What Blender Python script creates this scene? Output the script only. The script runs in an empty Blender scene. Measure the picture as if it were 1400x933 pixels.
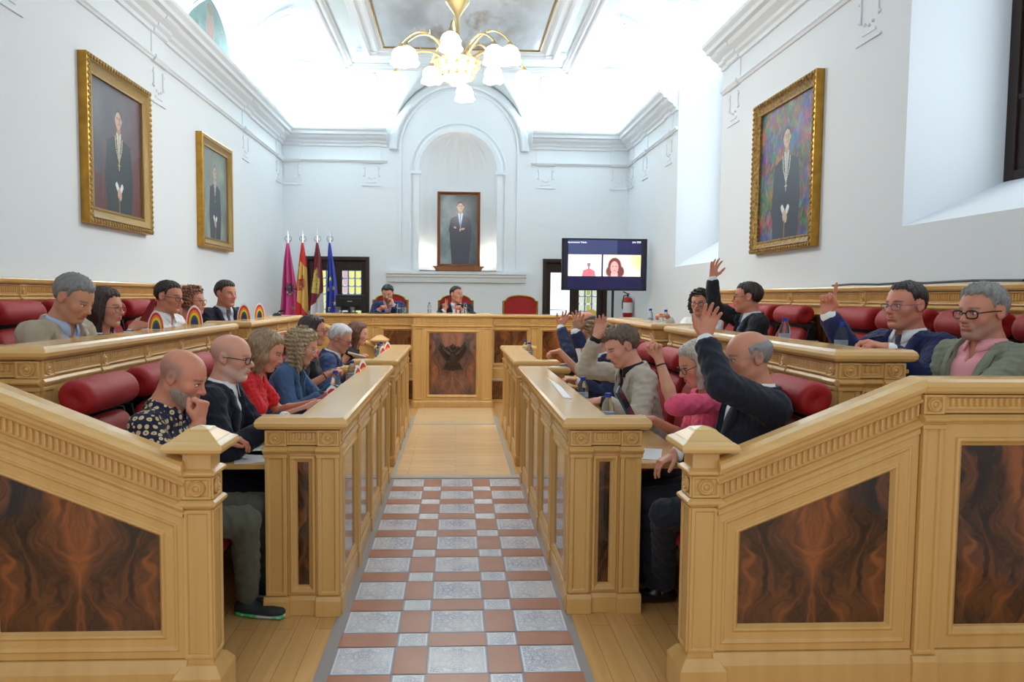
import bpy, bmesh, math, random
import numpy as np
from mathutils import Vector, Matrix
PI = math.pi
SC = bpy.context.scene
COL = SC.collection
random.seed(7)

# ---------------------------------------------------------------- camera
FOC = 1000.0                                   # focal length in pixels of the 1400x933 frame
cY = Vector((-.046, .0615, -1)).normalized()
cX = Vector((1, -.009, 0)); cX = (cX - cX.dot(cY) * cY).normalized()
cZ = cX.cross(cY)
CAM = Vector((0, 0, 1.6))
MR = Matrix((cX, cY, cZ))                      # camera -> world
cam_d = bpy.data.cameras.new('camera'); cam = bpy.data.objects.new('camera', cam_d); COL.objects.link(cam)
cam.matrix_world = Matrix.Translation(CAM) @ MR.to_4x4()
cam_d.sensor_width = 36; cam_d.lens = 36 * FOC / 1400; cam_d.shift_x = 30 / 1400
cam_d.clip_start = .05; cam_d.clip_end = 100
SC.camera = cam

def P(px, py, X=None, Y=None, Z=None):
    """where the line of sight of a photo pixel meets a plane of the room"""
    d = MR @ Vector(((px - 670) / FOC, -(py - 466.5) / FOC, -1))
    if X is not None: t = (X - CAM.x) / d.x
    elif Y is not None: t = (Y - CAM.y) / d.y
    else: t = (Z - CAM.z) / d.z
    return CAM + d * t

# ---------------------------------------------------------------- colours and materials
def s2l(c):
    return tuple(((x / 255) / 12.92 if x / 255 <= .04045 else ((x / 255 + .055) / 1.055) ** 2.4) for x in c)

def nd(nt, t, **kw):
    n = nt.nodes.new(t)
    for k, v in kw.items():
        if hasattr(n, k) and k not in ('Scale',): setattr(n, k, v)
    return n

def mat(name, rgb=(200, 200, 200), rough=.5, metal=0, coat=0, trans=0, ior=1.45, emit=None, estr=0, attr=None, sheen=0,
        noise=None, bump=None, spec=.5, alpha=1):
    """noise=(scale xyz, other colour, contrast); bump=(scale xyz, strength, distance)"""
    m = bpy.data.materials.new(name); m.use_nodes = True
    nt = m.node_tree; b = nt.nodes['Principled BSDF']; L = nt.links
    b.inputs['Base Color'].default_value = (*s2l(rgb), 1)
    b.inputs['Roughness'].default_value = rough; b.inputs['Metallic'].default_value = metal
    b.inputs['Coat Weight'].default_value = coat; b.inputs['Coat Roughness'].default_value = .12
    b.inputs['Transmission Weight'].default_value = trans; b.inputs['IOR'].default_value = ior
    b.inputs['Specular IOR Level'].default_value = spec
    b.inputs['Sheen Weight'].default_value = sheen
    if emit is not None:
        b.inputs['Emission Color'].default_value = (*s2l(emit), 1); b.inputs['Emission Strength'].default_value = estr
    if attr:
        a = nt.nodes.new('ShaderNodeAttribute'); a.attribute_name = attr
        L.new(a.outputs['Color'], b.inputs['Base Color'])
        if estr: L.new(a.outputs['Color'], b.inputs['Emission Color']); b.inputs['Emission Strength'].default_value = estr
    tc = None
    def coords(sc):
        nonlocal tc
        if tc is None: tc = nt.nodes.new('ShaderNodeTexCoord')
        mp = nt.nodes.new('ShaderNodeMapping'); mp.inputs['Scale'].default_value = sc
        L.new(tc.outputs['Object'], mp.inputs['Vector']); return mp.outputs['Vector']
    if noise:
        n = nt.nodes.new('ShaderNodeTexNoise'); n.inputs['Scale'].default_value = 1; n.inputs['Detail'].default_value = 4
        L.new(coords(noise[0]), n.inputs['Vector'])
        r = nt.nodes.new('ShaderNodeValToRGB'); c = noise[2]
        r.color_ramp.elements[0].position = .5 - c; r.color_ramp.elements[1].position = .5 + c
        r.color_ramp.elements[0].color = (*s2l(rgb), 1); r.color_ramp.elements[1].color = (*s2l(noise[1]), 1)
        L.new(n.outputs['Fac'], r.inputs['Fac']); L.new(r.outputs['Color'], b.inputs['Base Color'])
    if bump:
        n = nt.nodes.new('ShaderNodeTexNoise'); n.inputs['Scale'].default_value = 1; n.inputs['Detail'].default_value = 3
        L.new(coords(bump[0]), n.inputs['Vector'])
        bp = nt.nodes.new('ShaderNodeBump'); bp.inputs['Strength'].default_value = bump[1]; bp.inputs['Distance'].default_value = bump[2]
        L.new(n.outputs['Fac'], bp.inputs['Height']); L.new(bp.outputs['Normal'], b.inputs['Normal'])
    return m

def walnut_mat(cols=((34, 20, 12), (66, 38, 22), (104, 60, 32), (150, 84, 42)), nm='walnut_burr'):
    """bookmatched burr walnut veneer, from each panel's own UV in metres about its centre line"""
    m = bpy.data.materials.new(nm); m.use_nodes = True
    nt = m.node_tree; b = nt.nodes['Principled BSDF']; L = nt.links
    uv = nt.nodes.new('ShaderNodeUVMap'); uv.uv_map = 'UVMap'
    sp = nt.nodes.new('ShaderNodeSeparateXYZ'); L.new(uv.outputs['UV'], sp.inputs[0])
    ab = nt.nodes.new('ShaderNodeMath'); ab.operation = 'ABSOLUTE'; L.new(sp.outputs[0], ab.inputs[0])
    cb = nt.nodes.new('ShaderNodeCombineXYZ'); L.new(ab.outputs[0], cb.inputs[0]); L.new(sp.outputs[1], cb.inputs[1])
    def noise(vec, sc, det=3, dist=0):
        n = nt.nodes.new('ShaderNodeTexNoise'); n.inputs['Scale'].default_value = sc; n.inputs['Detail'].default_value = det
        n.inputs['Distortion'].default_value = dist; L.new(vec, n.inputs['Vector']); return n
    warp = noise(cb.outputs[0], 3.2, 3)
    vm = nt.nodes.new('ShaderNodeVectorMath'); vm.operation = 'MULTIPLY_ADD'
    L.new(warp.outputs['Color'], vm.inputs[0]); vm.inputs[1].default_value = (.45, .5, .3); L.new(cb.outputs[0], vm.inputs[2])
    mp = nt.nodes.new('ShaderNodeMapping'); mp.inputs['Scale'].default_value = (11, 2.2, 1); L.new(vm.outputs[0], mp.inputs['Vector'])
    g = noise(mp.outputs['Vector'], 1.0, 5, 1.2)
    mp2 = nt.nodes.new('ShaderNodeMapping'); mp2.inputs['Scale'].default_value = (60, 9, 1); L.new(vm.outputs[0], mp2.inputs['Vector'])
    g2 = noise(mp2.outputs['Vector'], 1.0, 3, .5)
    mx = nt.nodes.new('ShaderNodeMath'); mx.operation = 'MULTIPLY_ADD'; L.new(g2.outputs['Fac'], mx.inputs[0]); mx.inputs[1].default_value = .28
    L.new(g.outputs['Fac'], mx.inputs[2])
    # the smooth lighter flame that hangs from the top of the centre line
    fl = nt.nodes.new('ShaderNodeMath'); fl.operation = 'MULTIPLY_ADD'; L.new(sp.outputs[1], fl.inputs[0]); fl.inputs[1].default_value = .30; fl.inputs[2].default_value = .05
    df = nt.nodes.new('ShaderNodeMath'); df.operation = 'SUBTRACT'; L.new(fl.outputs[0], df.inputs[0]); L.new(ab.outputs[0], df.inputs[1])
    ss = nt.nodes.new('ShaderNodeMapRange'); ss.interpolation_type = 'SMOOTHSTEP'; L.new(df.outputs[0], ss.inputs['Value'])
    ss.inputs['From Min'].default_value = -.03; ss.inputs['From Max'].default_value = .03; ss.inputs['To Max'].default_value = .24
    ad = nt.nodes.new('ShaderNodeMath'); L.new(mx.outputs[0], ad.inputs[0]); L.new(ss.outputs[0], ad.inputs[1])
    r = nt.nodes.new('ShaderNodeValToRGB'); cr = r.color_ramp
    cr.elements[0].position = .46; cr.elements[0].color = (*s2l(cols[0]), 1)
    cr.elements[1].position = .95; cr.elements[1].color = (*s2l(cols[3]), 1)
    e = cr.elements.new(.6); e.color = (*s2l(cols[1]), 1)
    e = cr.elements.new(.74); e.color = (*s2l(cols[2]), 1)
    L.new(ad.outputs[0], r.inputs['Fac']); L.new(r.outputs['Color'], b.inputs['Base Color'])
    b.inputs['Roughness'].default_value = .2; b.inputs['Coat Weight'].default_value = .7; b.inputs['Coat Roughness'].default_value = .03; b.inputs['Coat IOR'].default_value = 1.5; b.inputs['Specular IOR Level'].default_value = .3
    return m

M = {}
WOOD = (220, 177, 110); WOOD2 = (204, 157, 90)
M['wood_v'] = mat('maple_upright', WOOD, .32, coat=.25, noise=((14, 14, .8), WOOD2, .3))
M['wood_h'] = mat('maple_rail', (226, 186, 120), .26, coat=.4, noise=((1.0, 1.0, 30), (212, 166, 100), .3))
M['walnut'] = walnut_mat()
M['walnut_light'] = walnut_mat(((72, 42, 24), (104, 62, 34), (134, 80, 42), (168, 98, 50)), 'walnut_figured')
M['plaster'] = mat('white_plaster', (226, 232, 237), .8, bump=((2.5, 2.5, 2.5), .12, .02))
M['plaster_trim'] = mat('white_moulding', (226, 233, 239), .7)
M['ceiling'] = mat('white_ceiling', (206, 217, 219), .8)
M['brass'] = mat('pale_brass', (206, 186, 138), .3, metal=.7, bump=((60, 60, 60), .3, .003))
M['red'] = mat('red_upholstery', (164, 9, 17), .6, sheen=.04, noise=((3, 3, 3), (144, 6, 13), .3), bump=((9, 9, 9), .25, .012))
M['black'] = mat('black_plastic', (16, 16, 18), .45)
M['dark_metal'] = mat('dark_metal', (30, 30, 34), .35, metal=.6)
M['gold'] = mat('gilt_wood', (196, 150, 62), .36, metal=.75, bump=((40, 40, 40), .4, .004), noise=((12, 12, 12), (150, 108, 40), .3))
M['gold_ornate'] = mat('carved_gilt', (176, 142, 78), .42, metal=.6, bump=((70, 70, 70), 1.0, .012), noise=((35, 35, 35), (96, 66, 30), .2))
M['gold_dull'] = mat('dull_gilt', (150, 122, 70), .5, metal=.4, bump=((60, 60, 60), .6, .006))
M['bronze'] = mat('dark_bronze', (66, 54, 44), .4, metal=.45, bump=((60, 60, 60), .5, .006))
M['brownwood'] = mat('dark_door_wood', (48, 30, 22), .4, noise=((8, 8, .8), (34, 21, 16), .3))
M['frame_wood'] = mat('walnut_frame', (132, 80, 38), .4, noise=((6, 6, 1), (110, 62, 28), .3))
M['painted'] = mat('painted_canvas', attr='Col', rough=.45, coat=.15)
M['flag'] = mat('flag_cloth', attr='Col', rough=.75, sheen=.2)
M['screen'] = mat('lit_screen', attr='Col', rough=.2, estr=.62)
M['print'] = mat('printed_card', attr='Col', rough=.5)
M['stained'] = mat('lit_stained_glass', attr='Col', rough=.2, estr=.6)
M['clear'] = mat('clear_plastic', (235, 243, 246), .05, trans=.96, ior=1.12)
M['glass'] = mat('clear_glass', (240, 248, 246), .03, trans=.95, ior=1.35)
M['label'] = mat('pale_label', (190, 208, 226), .4, trans=.5, ior=1.1)
M['cap_blue'] = mat('blue_cap', (28, 52, 150), .4)
M['paper'] = mat('white_paper', (236, 238, 242), .7)
M['lamp'] = mat('lit_frosted_glass', (255, 250, 240), .4, emit=(255, 246, 230), estr=6)
M['steel'] = mat('brushed_steel', (168, 170, 172), .35, metal=.8)
M['screw'] = mat('silver_finial', (190, 192, 196), .25, metal=.9)
M['ext_red'] = mat('extinguisher_red', (170, 20, 26), .3, coat=.4)
M['daylight'] = mat('window_daylight', (235, 245, 250), .3, emit=(228, 240, 250), estr=1.0)
M['white'] = mat('white_enamel', (235, 236, 238), .4)

# ---------------------------------------------------------------- mesh builder
def link(name, me, mats, parent=None):
    o = bpy.data.objects.new(name, me); COL.objects.link(o)
    for m in (mats if isinstance(mats, (list, tuple)) else [mats]): me.materials.append(M[m] if isinstance(m, str) else m)
    if parent is not None: o.parent = parent
    return o

def ploc(parent):
    v = Vector((0, 0, 0))
    while parent is not None: v += parent.location; parent = parent.parent
    return v

class MB:
    def __init__(s, T=None):
        s.v = []; s.f = []; s.mi = []; s.uv = {}; s.T = T or Matrix.Identity(4)
    def add(s, vs, fs, m=0, uvs=None):
        b = len(s.v); s.v += [s.T @ Vector(v) for v in vs]
        for f in fs: s.f.append([b + i for i in f]); s.mi.append(m)
        if uvs:
            for i, t in enumerate(uvs): s.uv[b + i] = t
        return s
    def box(s, x0, x1, y0, y1, z0, z1, m=0):
        return s.add([(x, y, z) for z in (z0, z1) for y in (y0, y1) for x in (x0, x1)],
                     [(0, 2, 3, 1), (4, 5, 7, 6), (0, 1, 5, 4), (2, 6, 7, 3), (0, 4, 6, 2), (1, 3, 7, 5)], m)
    def tube(s, pts, rad, n=8, m=0, cap=True):
        pts = [Vector(p) for p in pts]; k = len(pts)
        if not isinstance(rad, (list, tuple)): rad = [rad] * k
        vs = []; prev = None
        for i, p in enumerate(pts):
            d = (pts[min(i + 1, k - 1)] - pts[max(i - 1, 0)]); d = d.normalized() if d.length > 1e-9 else Vector((0, 0, 1))
            a = prev if prev is not None else (Vector((0, 0, 1)) if abs(d.z) < .9 else Vector((1, 0, 0)))
            a = a - d * a.dot(d)
            a = a.normalized() if a.length > 1e-6 else d.orthogonal().normalized()
            prev = a; b = d.cross(a)
            vs += [p + (a * math.cos(t) + b * math.sin(t)) * rad[i] for t in [2 * PI * j / n for j in range(n)]]
        fs = [(i * n + j, i * n + (j + 1) % n, (i + 1) * n + (j + 1) % n, (i + 1) * n + j) for i in range(k - 1) for j in range(n)]
        if cap: fs += [tuple(range(n))[::-1], tuple(range((k - 1) * n, k * n))]
        return s.add(vs, fs, m)
    def lathe(s, prof, c=(0, 0, 0), axis=(0, 0, 1), n=24, m=0, sx=1, sy=1):
        ax = Vector(axis).normalized(); a = ax.orthogonal().normalized() if abs(ax.z) < .99 else Vector((1, 0, 0)); b = ax.cross(a); c = Vector(c)
        vs = []
        for r, h in prof:
            vs += [c + ax * h + (a * math.cos(2 * PI * j / n) * sx + b * math.sin(2 * PI * j / n) * sy) * r for j in range(n)]
        k = len(prof)
        fs = [(i * n + j, i * n + (j + 1) % n, (i + 1) * n + (j + 1) % n, (i + 1) * n + j) for i in range(k - 1) for j in range(n)]
        if prof[0][0] > 1e-5: fs.append(tuple(range(n))[::-1])
        if prof[-1][0] > 1e-5: fs.append(tuple(range((k - 1) * n, k * n)))
        return s.add(vs, fs, m)
    def ball(s, c, r, n=12, m=0):
        if not isinstance(r, (list, tuple)): r = (r, r, r)
        vs = []; k = max(6, n // 2)
        for i in range(k + 1):
            t = PI * i / k
            vs += [(c[0] + r[0] * math.sin(t) * math.cos(2 * PI * j / n), c[1] + r[1] * math.sin(t) * math.sin(2 * PI * j / n), c[2] - r[2] * math.cos(t)) for j in range(n)]
        fs = [(i * n + j, i * n + (j + 1) % n, (i + 1) * n + (j + 1) % n, (i + 1) * n + j) for i in range(k) for j in range(n)]
        return s.add(vs, fs, m)
    def prism(s, poly, y0, y1, m=0):
        """poly in local x,z pulled along local y"""
        n = len(poly)
        return s.add([(x, y0, z) for x, z in poly] + [(x, y1, z) for x, z in poly],
                     [tuple(range(n)), tuple(range(n, 2 * n))[::-1]] + [(i, i + n, (i + 1) % n + n, (i + 1) % n) for i in range(n)], m)
    def pull(s, prof, x0, x1, m=0):
        """profile in local y,z pulled along local x"""
        n = len(prof)
        return s.add([(x0, y, z) for y, z in prof] + [(x1, y, z) for y, z in prof],
                     [tuple(range(n)), tuple(range(n, 2 * n))[::-1]] + [(i, i + n, (i + 1) % n + n, (i + 1) % n) for i in range(n)], m)
    def rings(s, poly, steps, m=0, fill=None):
        """poly (x,z) in a face plane, steps of (inset, y): connected rings = a mitred moulding round a panel"""
        base = len(s.v); n = len(poly); vs = []
        for o, y in steps: vs += [(x, y, z) for x, z in inset(poly, o)]
        fs = [(i * n + j, i * n + (j + 1) % n, (i + 1) * n + (j + 1) % n, (i + 1) * n + j) for i in range(len(steps) - 1) for j in range(n)]
        return s.add(vs, fs, m)
    def build(s, name, mats, parent=None, smooth=False, bevel=0, seg=2, world=True, recalc=True, subsurf=0, angle=.6):
        off = ploc(parent) if (world and parent is not None) else Vector((0, 0, 0))
        me = bpy.data.meshes.new(name); me.from_pydata([v - off for v in s.v], [], s.f)
        for i, p in enumerate(me.polygons): p.material_index = s.mi[i]; p.use_smooth = smooth
        if s.uv:
            ul = me.uv_layers.new(name='UVMap')
            for lp in me.loops: ul.data[lp.index].uv = s.uv.get(lp.vertex_index, (0, 0))
        if recalc:
            bm = bmesh.new(); bm.from_mesh(me); bmesh.ops.recalc_face_normals(bm, faces=bm.faces); bm.to_mesh(me); bm.free()
        o = link(name, me, mats, parent)
        if bevel:
            b = o.modifiers.new('bevel', 'BEVEL'); b.width = bevel; b.segments = seg; b.limit_method = 'ANGLE'; b.angle_limit = .7
            b.use_clamp_overlap = True
            b.harden_normals = False
        if subsurf:
            b = o.modifiers.new('sub', 'SUBSURF'); b.levels = b.render_levels = subsurf
        if smooth == 'auto' or (smooth and angle and not subsurf):
            for p in me.polygons: p.use_smooth = True
            me.set_sharp_from_angle(angle=angle)
        return o

def inset(poly, o):
    n = len(poly); out = []
    ar = sum(poly[i][0] * poly[(i + 1) % n][1] - poly[(i + 1) % n][0] * poly[i][1] for i in range(n))
    sg = 1 if ar > 0 else -1
    for i in range(n):
        p0, p, p1 = Vector(poly[i - 1]), Vector(poly[i]), Vector(poly[(i + 1) % n])
        a = (p - p0).normalized(); b = (p1 - p).normalized()
        na = Vector((-a.y, a.x)) * sg; nb = Vector((-b.y, b.x)) * sg
        k = na + nb; q = p + k * (o / max(.2, k.dot(na)))
        out.append((q.x, q.y))
    return out

def tag(o, label=None, cat=None, group=None, kind=None):
    if label: o['label'] = label
    if cat: o['category'] = cat
    if group: o['group'] = group
    if kind: o['kind'] = kind
    return o

def thing(name, label, cat, loc=(0, 0, 0), rz=0, group=None):
    o = bpy.data.objects.new(name, None); COL.objects.link(o); o.location = loc; o.rotation_euler = (0, 0, rz); o.empty_display_size = .1
    return tag(o, label, cat, group)

def dup(root, loc=None, rz=None, label=None, group=None):
    def cp(o, par):
        c = o.copy(); COL.objects.link(c)
        if par is not None: c.parent = par
        for k in [k for k in root_children[o.name]]: cp(k, c)
        return c
    root_children = {}
    def reg(o):
        root_children[o.name] = list(o.children)
        for k in o.children: reg(k)
    reg(root)
    r = cp(root, None)
    if loc is not None: r.location = loc
    if rz is not None: r.rotation_euler = (0, 0, rz)
    if label: r['label'] = label
    if group: r['group'] = group
    return r

def frame(o, u, n, shear=0):
    """local x runs along u, local y sticks out along n, z is up (plus shear*x)"""
    u = Vector((u[0], u[1], 0)); n = Vector((n[0], n[1], 0))
    return Matrix(((u.x, n.x, 0, o[0]), (u.y, n.y, 0, o[1]), (shear, 0, 1, o[2] if len(o) > 2 else 0), (0, 0, 0, 1)))

# ---------------------------------------------------------------- painting into vertex colours
class Paint:
    def __init__(s, W, H, asp=1.0, base=(200, 200, 200)):
        s.W, s.H = W, H
        s.x, s.y = np.meshgrid(np.linspace(0, 1, W), np.linspace(0, 1, H)); s.x = s.x * asp; s.a = asp   # x in 0..asp, y up 0..1
        s.c = np.ones((H, W, 3)) * np.array(base, float)
        s.rng = np.random.RandomState(3)
    def put(s, mask, rgb, k=1.0):
        m = np.asarray(mask, float)[..., None] * k
        s.c = s.c * (1 - m) + np.array(rgb, float) * m
    def ell(s, cx, cy, rx, ry, rgb, k=1.0, soft=.0, rot=0):
        dx, dy = s.x - cx, s.y - cy
        if rot: dx, dy = dx * math.cos(rot) + dy * math.sin(rot), -dx * math.sin(rot) + dy * math.cos(rot)
        d = np.sqrt((dx / rx) ** 2 + (dy / ry) ** 2)
        s.put(np.clip((1 - d) / soft, 0, 1) if soft else d < 1, rgb, k)
    def poly(s, pts, rgb, k=1.0):
        ins = np.zeros(s.x.shape, bool); n = len(pts)
        for i in range(n):
            x0, y0 = pts[i - 1]; x1, y1 = pts[i]
            c = ((y0 > s.y) != (y1 > s.y)) & (s.x < (x1 - x0) * (s.y - y0) / ((y1 - y0) or 1e-9) + x0)
            ins ^= c
        s.put(ins, rgb, k)
    def line(s, pts, w, rgb, k=1.0):
        for (x0, y0), (x1, y1) in zip(pts, pts[1:]):
            L2 = (x1 - x0) ** 2 + (y1 - y0) ** 2 + 1e-12
            t = np.clip(((s.x - x0) * (x1 - x0) + (s.y - y0) * (y1 - y0)) / L2, 0, 1)
            s.put(np.hypot(s.x - x0 - t * (x1 - x0), s.y - y0 - t * (y1 - y0)) < w / 2, rgb, k)
    def noise(s, n=8, sx=None, seed=1):
        r = np.random.RandomState(seed); g = r.rand(n + 1, (sx or n) + 1)
        yi = np.linspace(0, n - 1e-6, s.H); xi = np.linspace(0, (sx or n) - 1e-6, s.W)
        y0 = yi.astype(int); x0 = xi.astype(int); fy = (yi - y0)[:, None]; fx = (xi - x0)[None]
        fy = fy * fy * (3 - 2 * fy); fx = fx * fx * (3 - 2 * fx)
        a = g[np.ix_(y0, x0)]; b = g[np.ix_(y0, x0 + 1)]; c = g[np.ix_(y0 + 1, x0)]; d = g[np.ix_(y0 + 1, x0 + 1)]
        return (a * (1 - fx) + b * fx) * (1 - fy) + (c * (1 - fx) + d * fx) * fy
    def fbm(s, n=4, oct=4, seed=1):
        t = 0; a = .5; w = 0
        for i in range(oct): t = t + a * s.noise(n, seed=seed + i); w += a; n *= 2; a *= .55
        return t / w
    def mesh(s, name, pos, mats, parent=None, thick=None):
        """pos(u, v) arrays 0..1 -> x, y, z arrays (world)"""
        u, v = np.meshgrid(np.linspace(0, 1, s.W), np.linspace(0, 1, s.H))
        X, Y, Z = pos(u, v); off = ploc(parent) if parent is not None else Vector((0, 0, 0))
        co = np.stack([X - off.x, Y - off.y, Z - off.z], -1).reshape(-1, 3)
        i = np.arange(s.W * s.H).reshape(s.H, s.W)
        q = np.stack([i[:-1, :-1], i[:-1, 1:], i[1:, 1:], i[1:, :-1]], -1).reshape(-1, 4)
        me = raw_mesh(name, co, q)
        setcol(me, s.c.reshape(-1, 3))
        return link(name, me, mats, parent)

def raw_mesh(name, co, q, smooth=True):
    me = bpy.data.meshes.new(name); n = len(co); k = len(q); w = q.shape[1]
    me.vertices.add(n); me.vertices.foreach_set('co', np.ascontiguousarray(co, dtype=np.float32).ravel())
    me.loops.add(k * w); me.loops.foreach_set('vertex_index', np.ascontiguousarray(q, dtype=np.int32).ravel())
    me.polygons.add(k); me.polygons.foreach_set('loop_start', np.arange(0, k * w, w, dtype=np.int32))
    me.polygons.foreach_set('use_smooth', np.full(k, smooth, dtype=bool))
    me.update(calc_edges=True); me.validate()
    return me

def setcol(me, rgb255):
    c = np.clip(np.asarray(rgb255, float) / 255, 0, 1)
    l = np.where(c <= .04045, c / 12.92, ((c + .055) / 1.055) ** 2.4)
    a = me.color_attributes.new('Col', 'FLOAT_COLOR', 'POINT')
    a.data.foreach_set('color', np.concatenate([l, np.ones((len(l), 1))], 1).astype(np.float32).ravel())
# ================================================================ the room
WX = 3.15; YB = 13.5; YF = -.6; ZW = 5.75; TH = .75
ZC0, ZC1 = 4.57, 5.38                           # top of the cornice, flat ceiling
def struct(mb, name, mats, parent=None, **kw):
    o = mb.build(name, mats, parent, **kw)
    if parent is None: o['kind'] = 'structure'
    return o

# ---- floor: long maple planks, an inlaid tile runner, and a second plank field
def plank_mat(name, along_y, c1, c2):
    m = bpy.data.materials.new(name); m.use_nodes = True; nt = m.node_tree; b = nt.nodes['Principled BSDF']; L = nt.links
    tc = nt.nodes.new('ShaderNodeTexCoord'); mp = nt.nodes.new('ShaderNodeMapping')
    mp.inputs['Rotation'].default_value = (0, 0, PI / 2 if along_y else 0)
    L.new(tc.outputs['Object'], mp.inputs['Vector'])
    br = nt.nodes.new('ShaderNodeTexBrick'); br.inputs['Scale'].default_value = 1
    br.inputs['Brick Width'].default_value = 1.15; br.inputs['Row Height'].default_value = .095; br.inputs['Mortar Size'].default_value = .0018
    br.inputs['Color1'].default_value = (*s2l(c1), 1); br.inputs['Color2'].default_value = (*s2l(c2), 1); br.inputs['Mortar'].default_value = (*s2l((150, 108, 60)), 1)
    br.inputs['Mortar Smooth'].default_value = .6; br.offset = .37
    L.new(mp.outputs['Vector'], br.inputs['Vector'])
    mp2 = nt.nodes.new('ShaderNodeMapping'); mp2.inputs['Scale'].default_value = (1.4, 26, 1); L.new(mp.outputs['Vector'], mp2.inputs['Vector'])
    n = nt.nodes.new('ShaderNodeTexNoise'); n.inputs['Scale'].default_value = 1; L.new(mp2.outputs['Vector'], n.inputs['Vector'])
    mx = nt.nodes.new('ShaderNodeMixRGB'); mx.blend_type = 'MULTIPLY'; mx.inputs['Fac'].default_value = .35
    L.new(br.outputs['Color'], mx.inputs['Color1'])
    r = nt.nodes.new('ShaderNodeValToRGB'); r.color_ramp.elements[0].position = .3; r.color_ramp.elements[1].position = .65
    r.color_ramp.elements[0].color = (.62, .5, .38, 1); r.color_ramp.elements[1].color = (1, 1, 1, 1)
    L.new(n.outputs['Fac'], r.inputs['Fac']); L.new(r.outputs['Color'], mx.inputs['Color2']); L.new(mx.outputs['Color'], b.inputs['Base Color'])
    b.inputs['Roughness'].default_value = .28; b.inputs['Coat Weight'].default_value = .3
    return m
M['planks'] = plank_mat('maple_planks', True, (228, 184, 122), (214, 166, 102))
M['planks_x'] = plank_mat('maple_planks_across', False, (240, 210, 166), (232, 198, 150))

def azulejo(name, seed, cell):
    m = bpy.data.materials.new(name); m.use_nodes = True; nt = m.node_tree; b = nt.nodes['Principled BSDF']; L = nt.links
    uv = nt.nodes.new('ShaderNodeUVMap'); uv.uv_map = 'UVMap'
    vm = nt.nodes.new('ShaderNodeVectorMath'); vm.operation = 'ABSOLUTE'; L.new(uv.outputs['UV'], vm.inputs[0])
    n = nt.nodes.new('ShaderNodeTexNoise'); n.inputs['Scale'].default_value = cell; n.inputs['Detail'].default_value = 2.5; n.inputs['Distortion'].default_value = 1.5
    L.new(vm.outputs[0], n.inputs['Vector'])
    r = nt.nodes.new('ShaderNodeValToRGB'); cr = r.color_ramp; cr.interpolation = 'LINEAR'
    cr.elements[0].position = .40; cr.elements[0].color = (*s2l((222, 224, 228)), 1)
    cr.elements[1].position = .62; cr.elements[1].color = (*s2l((228, 228, 226)), 1)
    e = cr.elements.new(.47); e.color = (*s2l((112, 124, 172)), 1)
    e = cr.elements.new(.51); e.color = (*s2l((216, 218, 224)), 1)
    e = cr.elements.new(.56); e.color = (*s2l((168, 174, 200)), 1)
    L.new(n.outputs['Fac'], r.inputs['Fac'])
    n2 = nt.nodes.new('ShaderNodeTexNoise'); n2.inputs['Scale'].default_value = 5; tc = nt.nodes.new('ShaderNodeTexCoord'); L.new(tc.outputs['Object'], n2.inputs['Vector'])
    r2 = nt.nodes.new('ShaderNodeValToRGB'); r2.color_ramp.elements[0].position = .35; r2.color_ramp.elements[1].position = .7
    r2.color_ramp.elements[0].color = (.0, .0, .0, 1); r2.color_ramp.elements[1].color = (.75, .75, .75, 1); L.new(n2.outputs['Fac'], r2.inputs['Fac'])
    mx = nt.nodes.new('ShaderNodeMixRGB'); L.new(r2.outputs['Color'], mx.inputs['Fac']); L.new(r.outputs['Color'], mx.inputs['Color1']); mx.inputs['Color2'].default_value = (*s2l((222, 223, 224)), 1)
    L.new(mx.outputs['Color'], b.inputs['Base Color']); b.inputs['Roughness'].default_value = .22
    return m
M['azulejo'] = azulejo('painted_tile', 1, 34); M['azulejo_small'] = azulejo('painted_tile_small', 2, 60)
M['terracotta'] = mat('terracotta_tile', (178, 124, 100), .35, noise=((5, 5, 5), (162, 106, 84), .3))
M['tile_rim'] = mat('tile_blue_line', (150, 156, 184), .3)
M['grout'] = mat('grey_grout', (150, 146, 146), .4)
M['strip'] = mat('grey_metal_strip', (184, 184, 180), .32, metal=.25)

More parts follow.
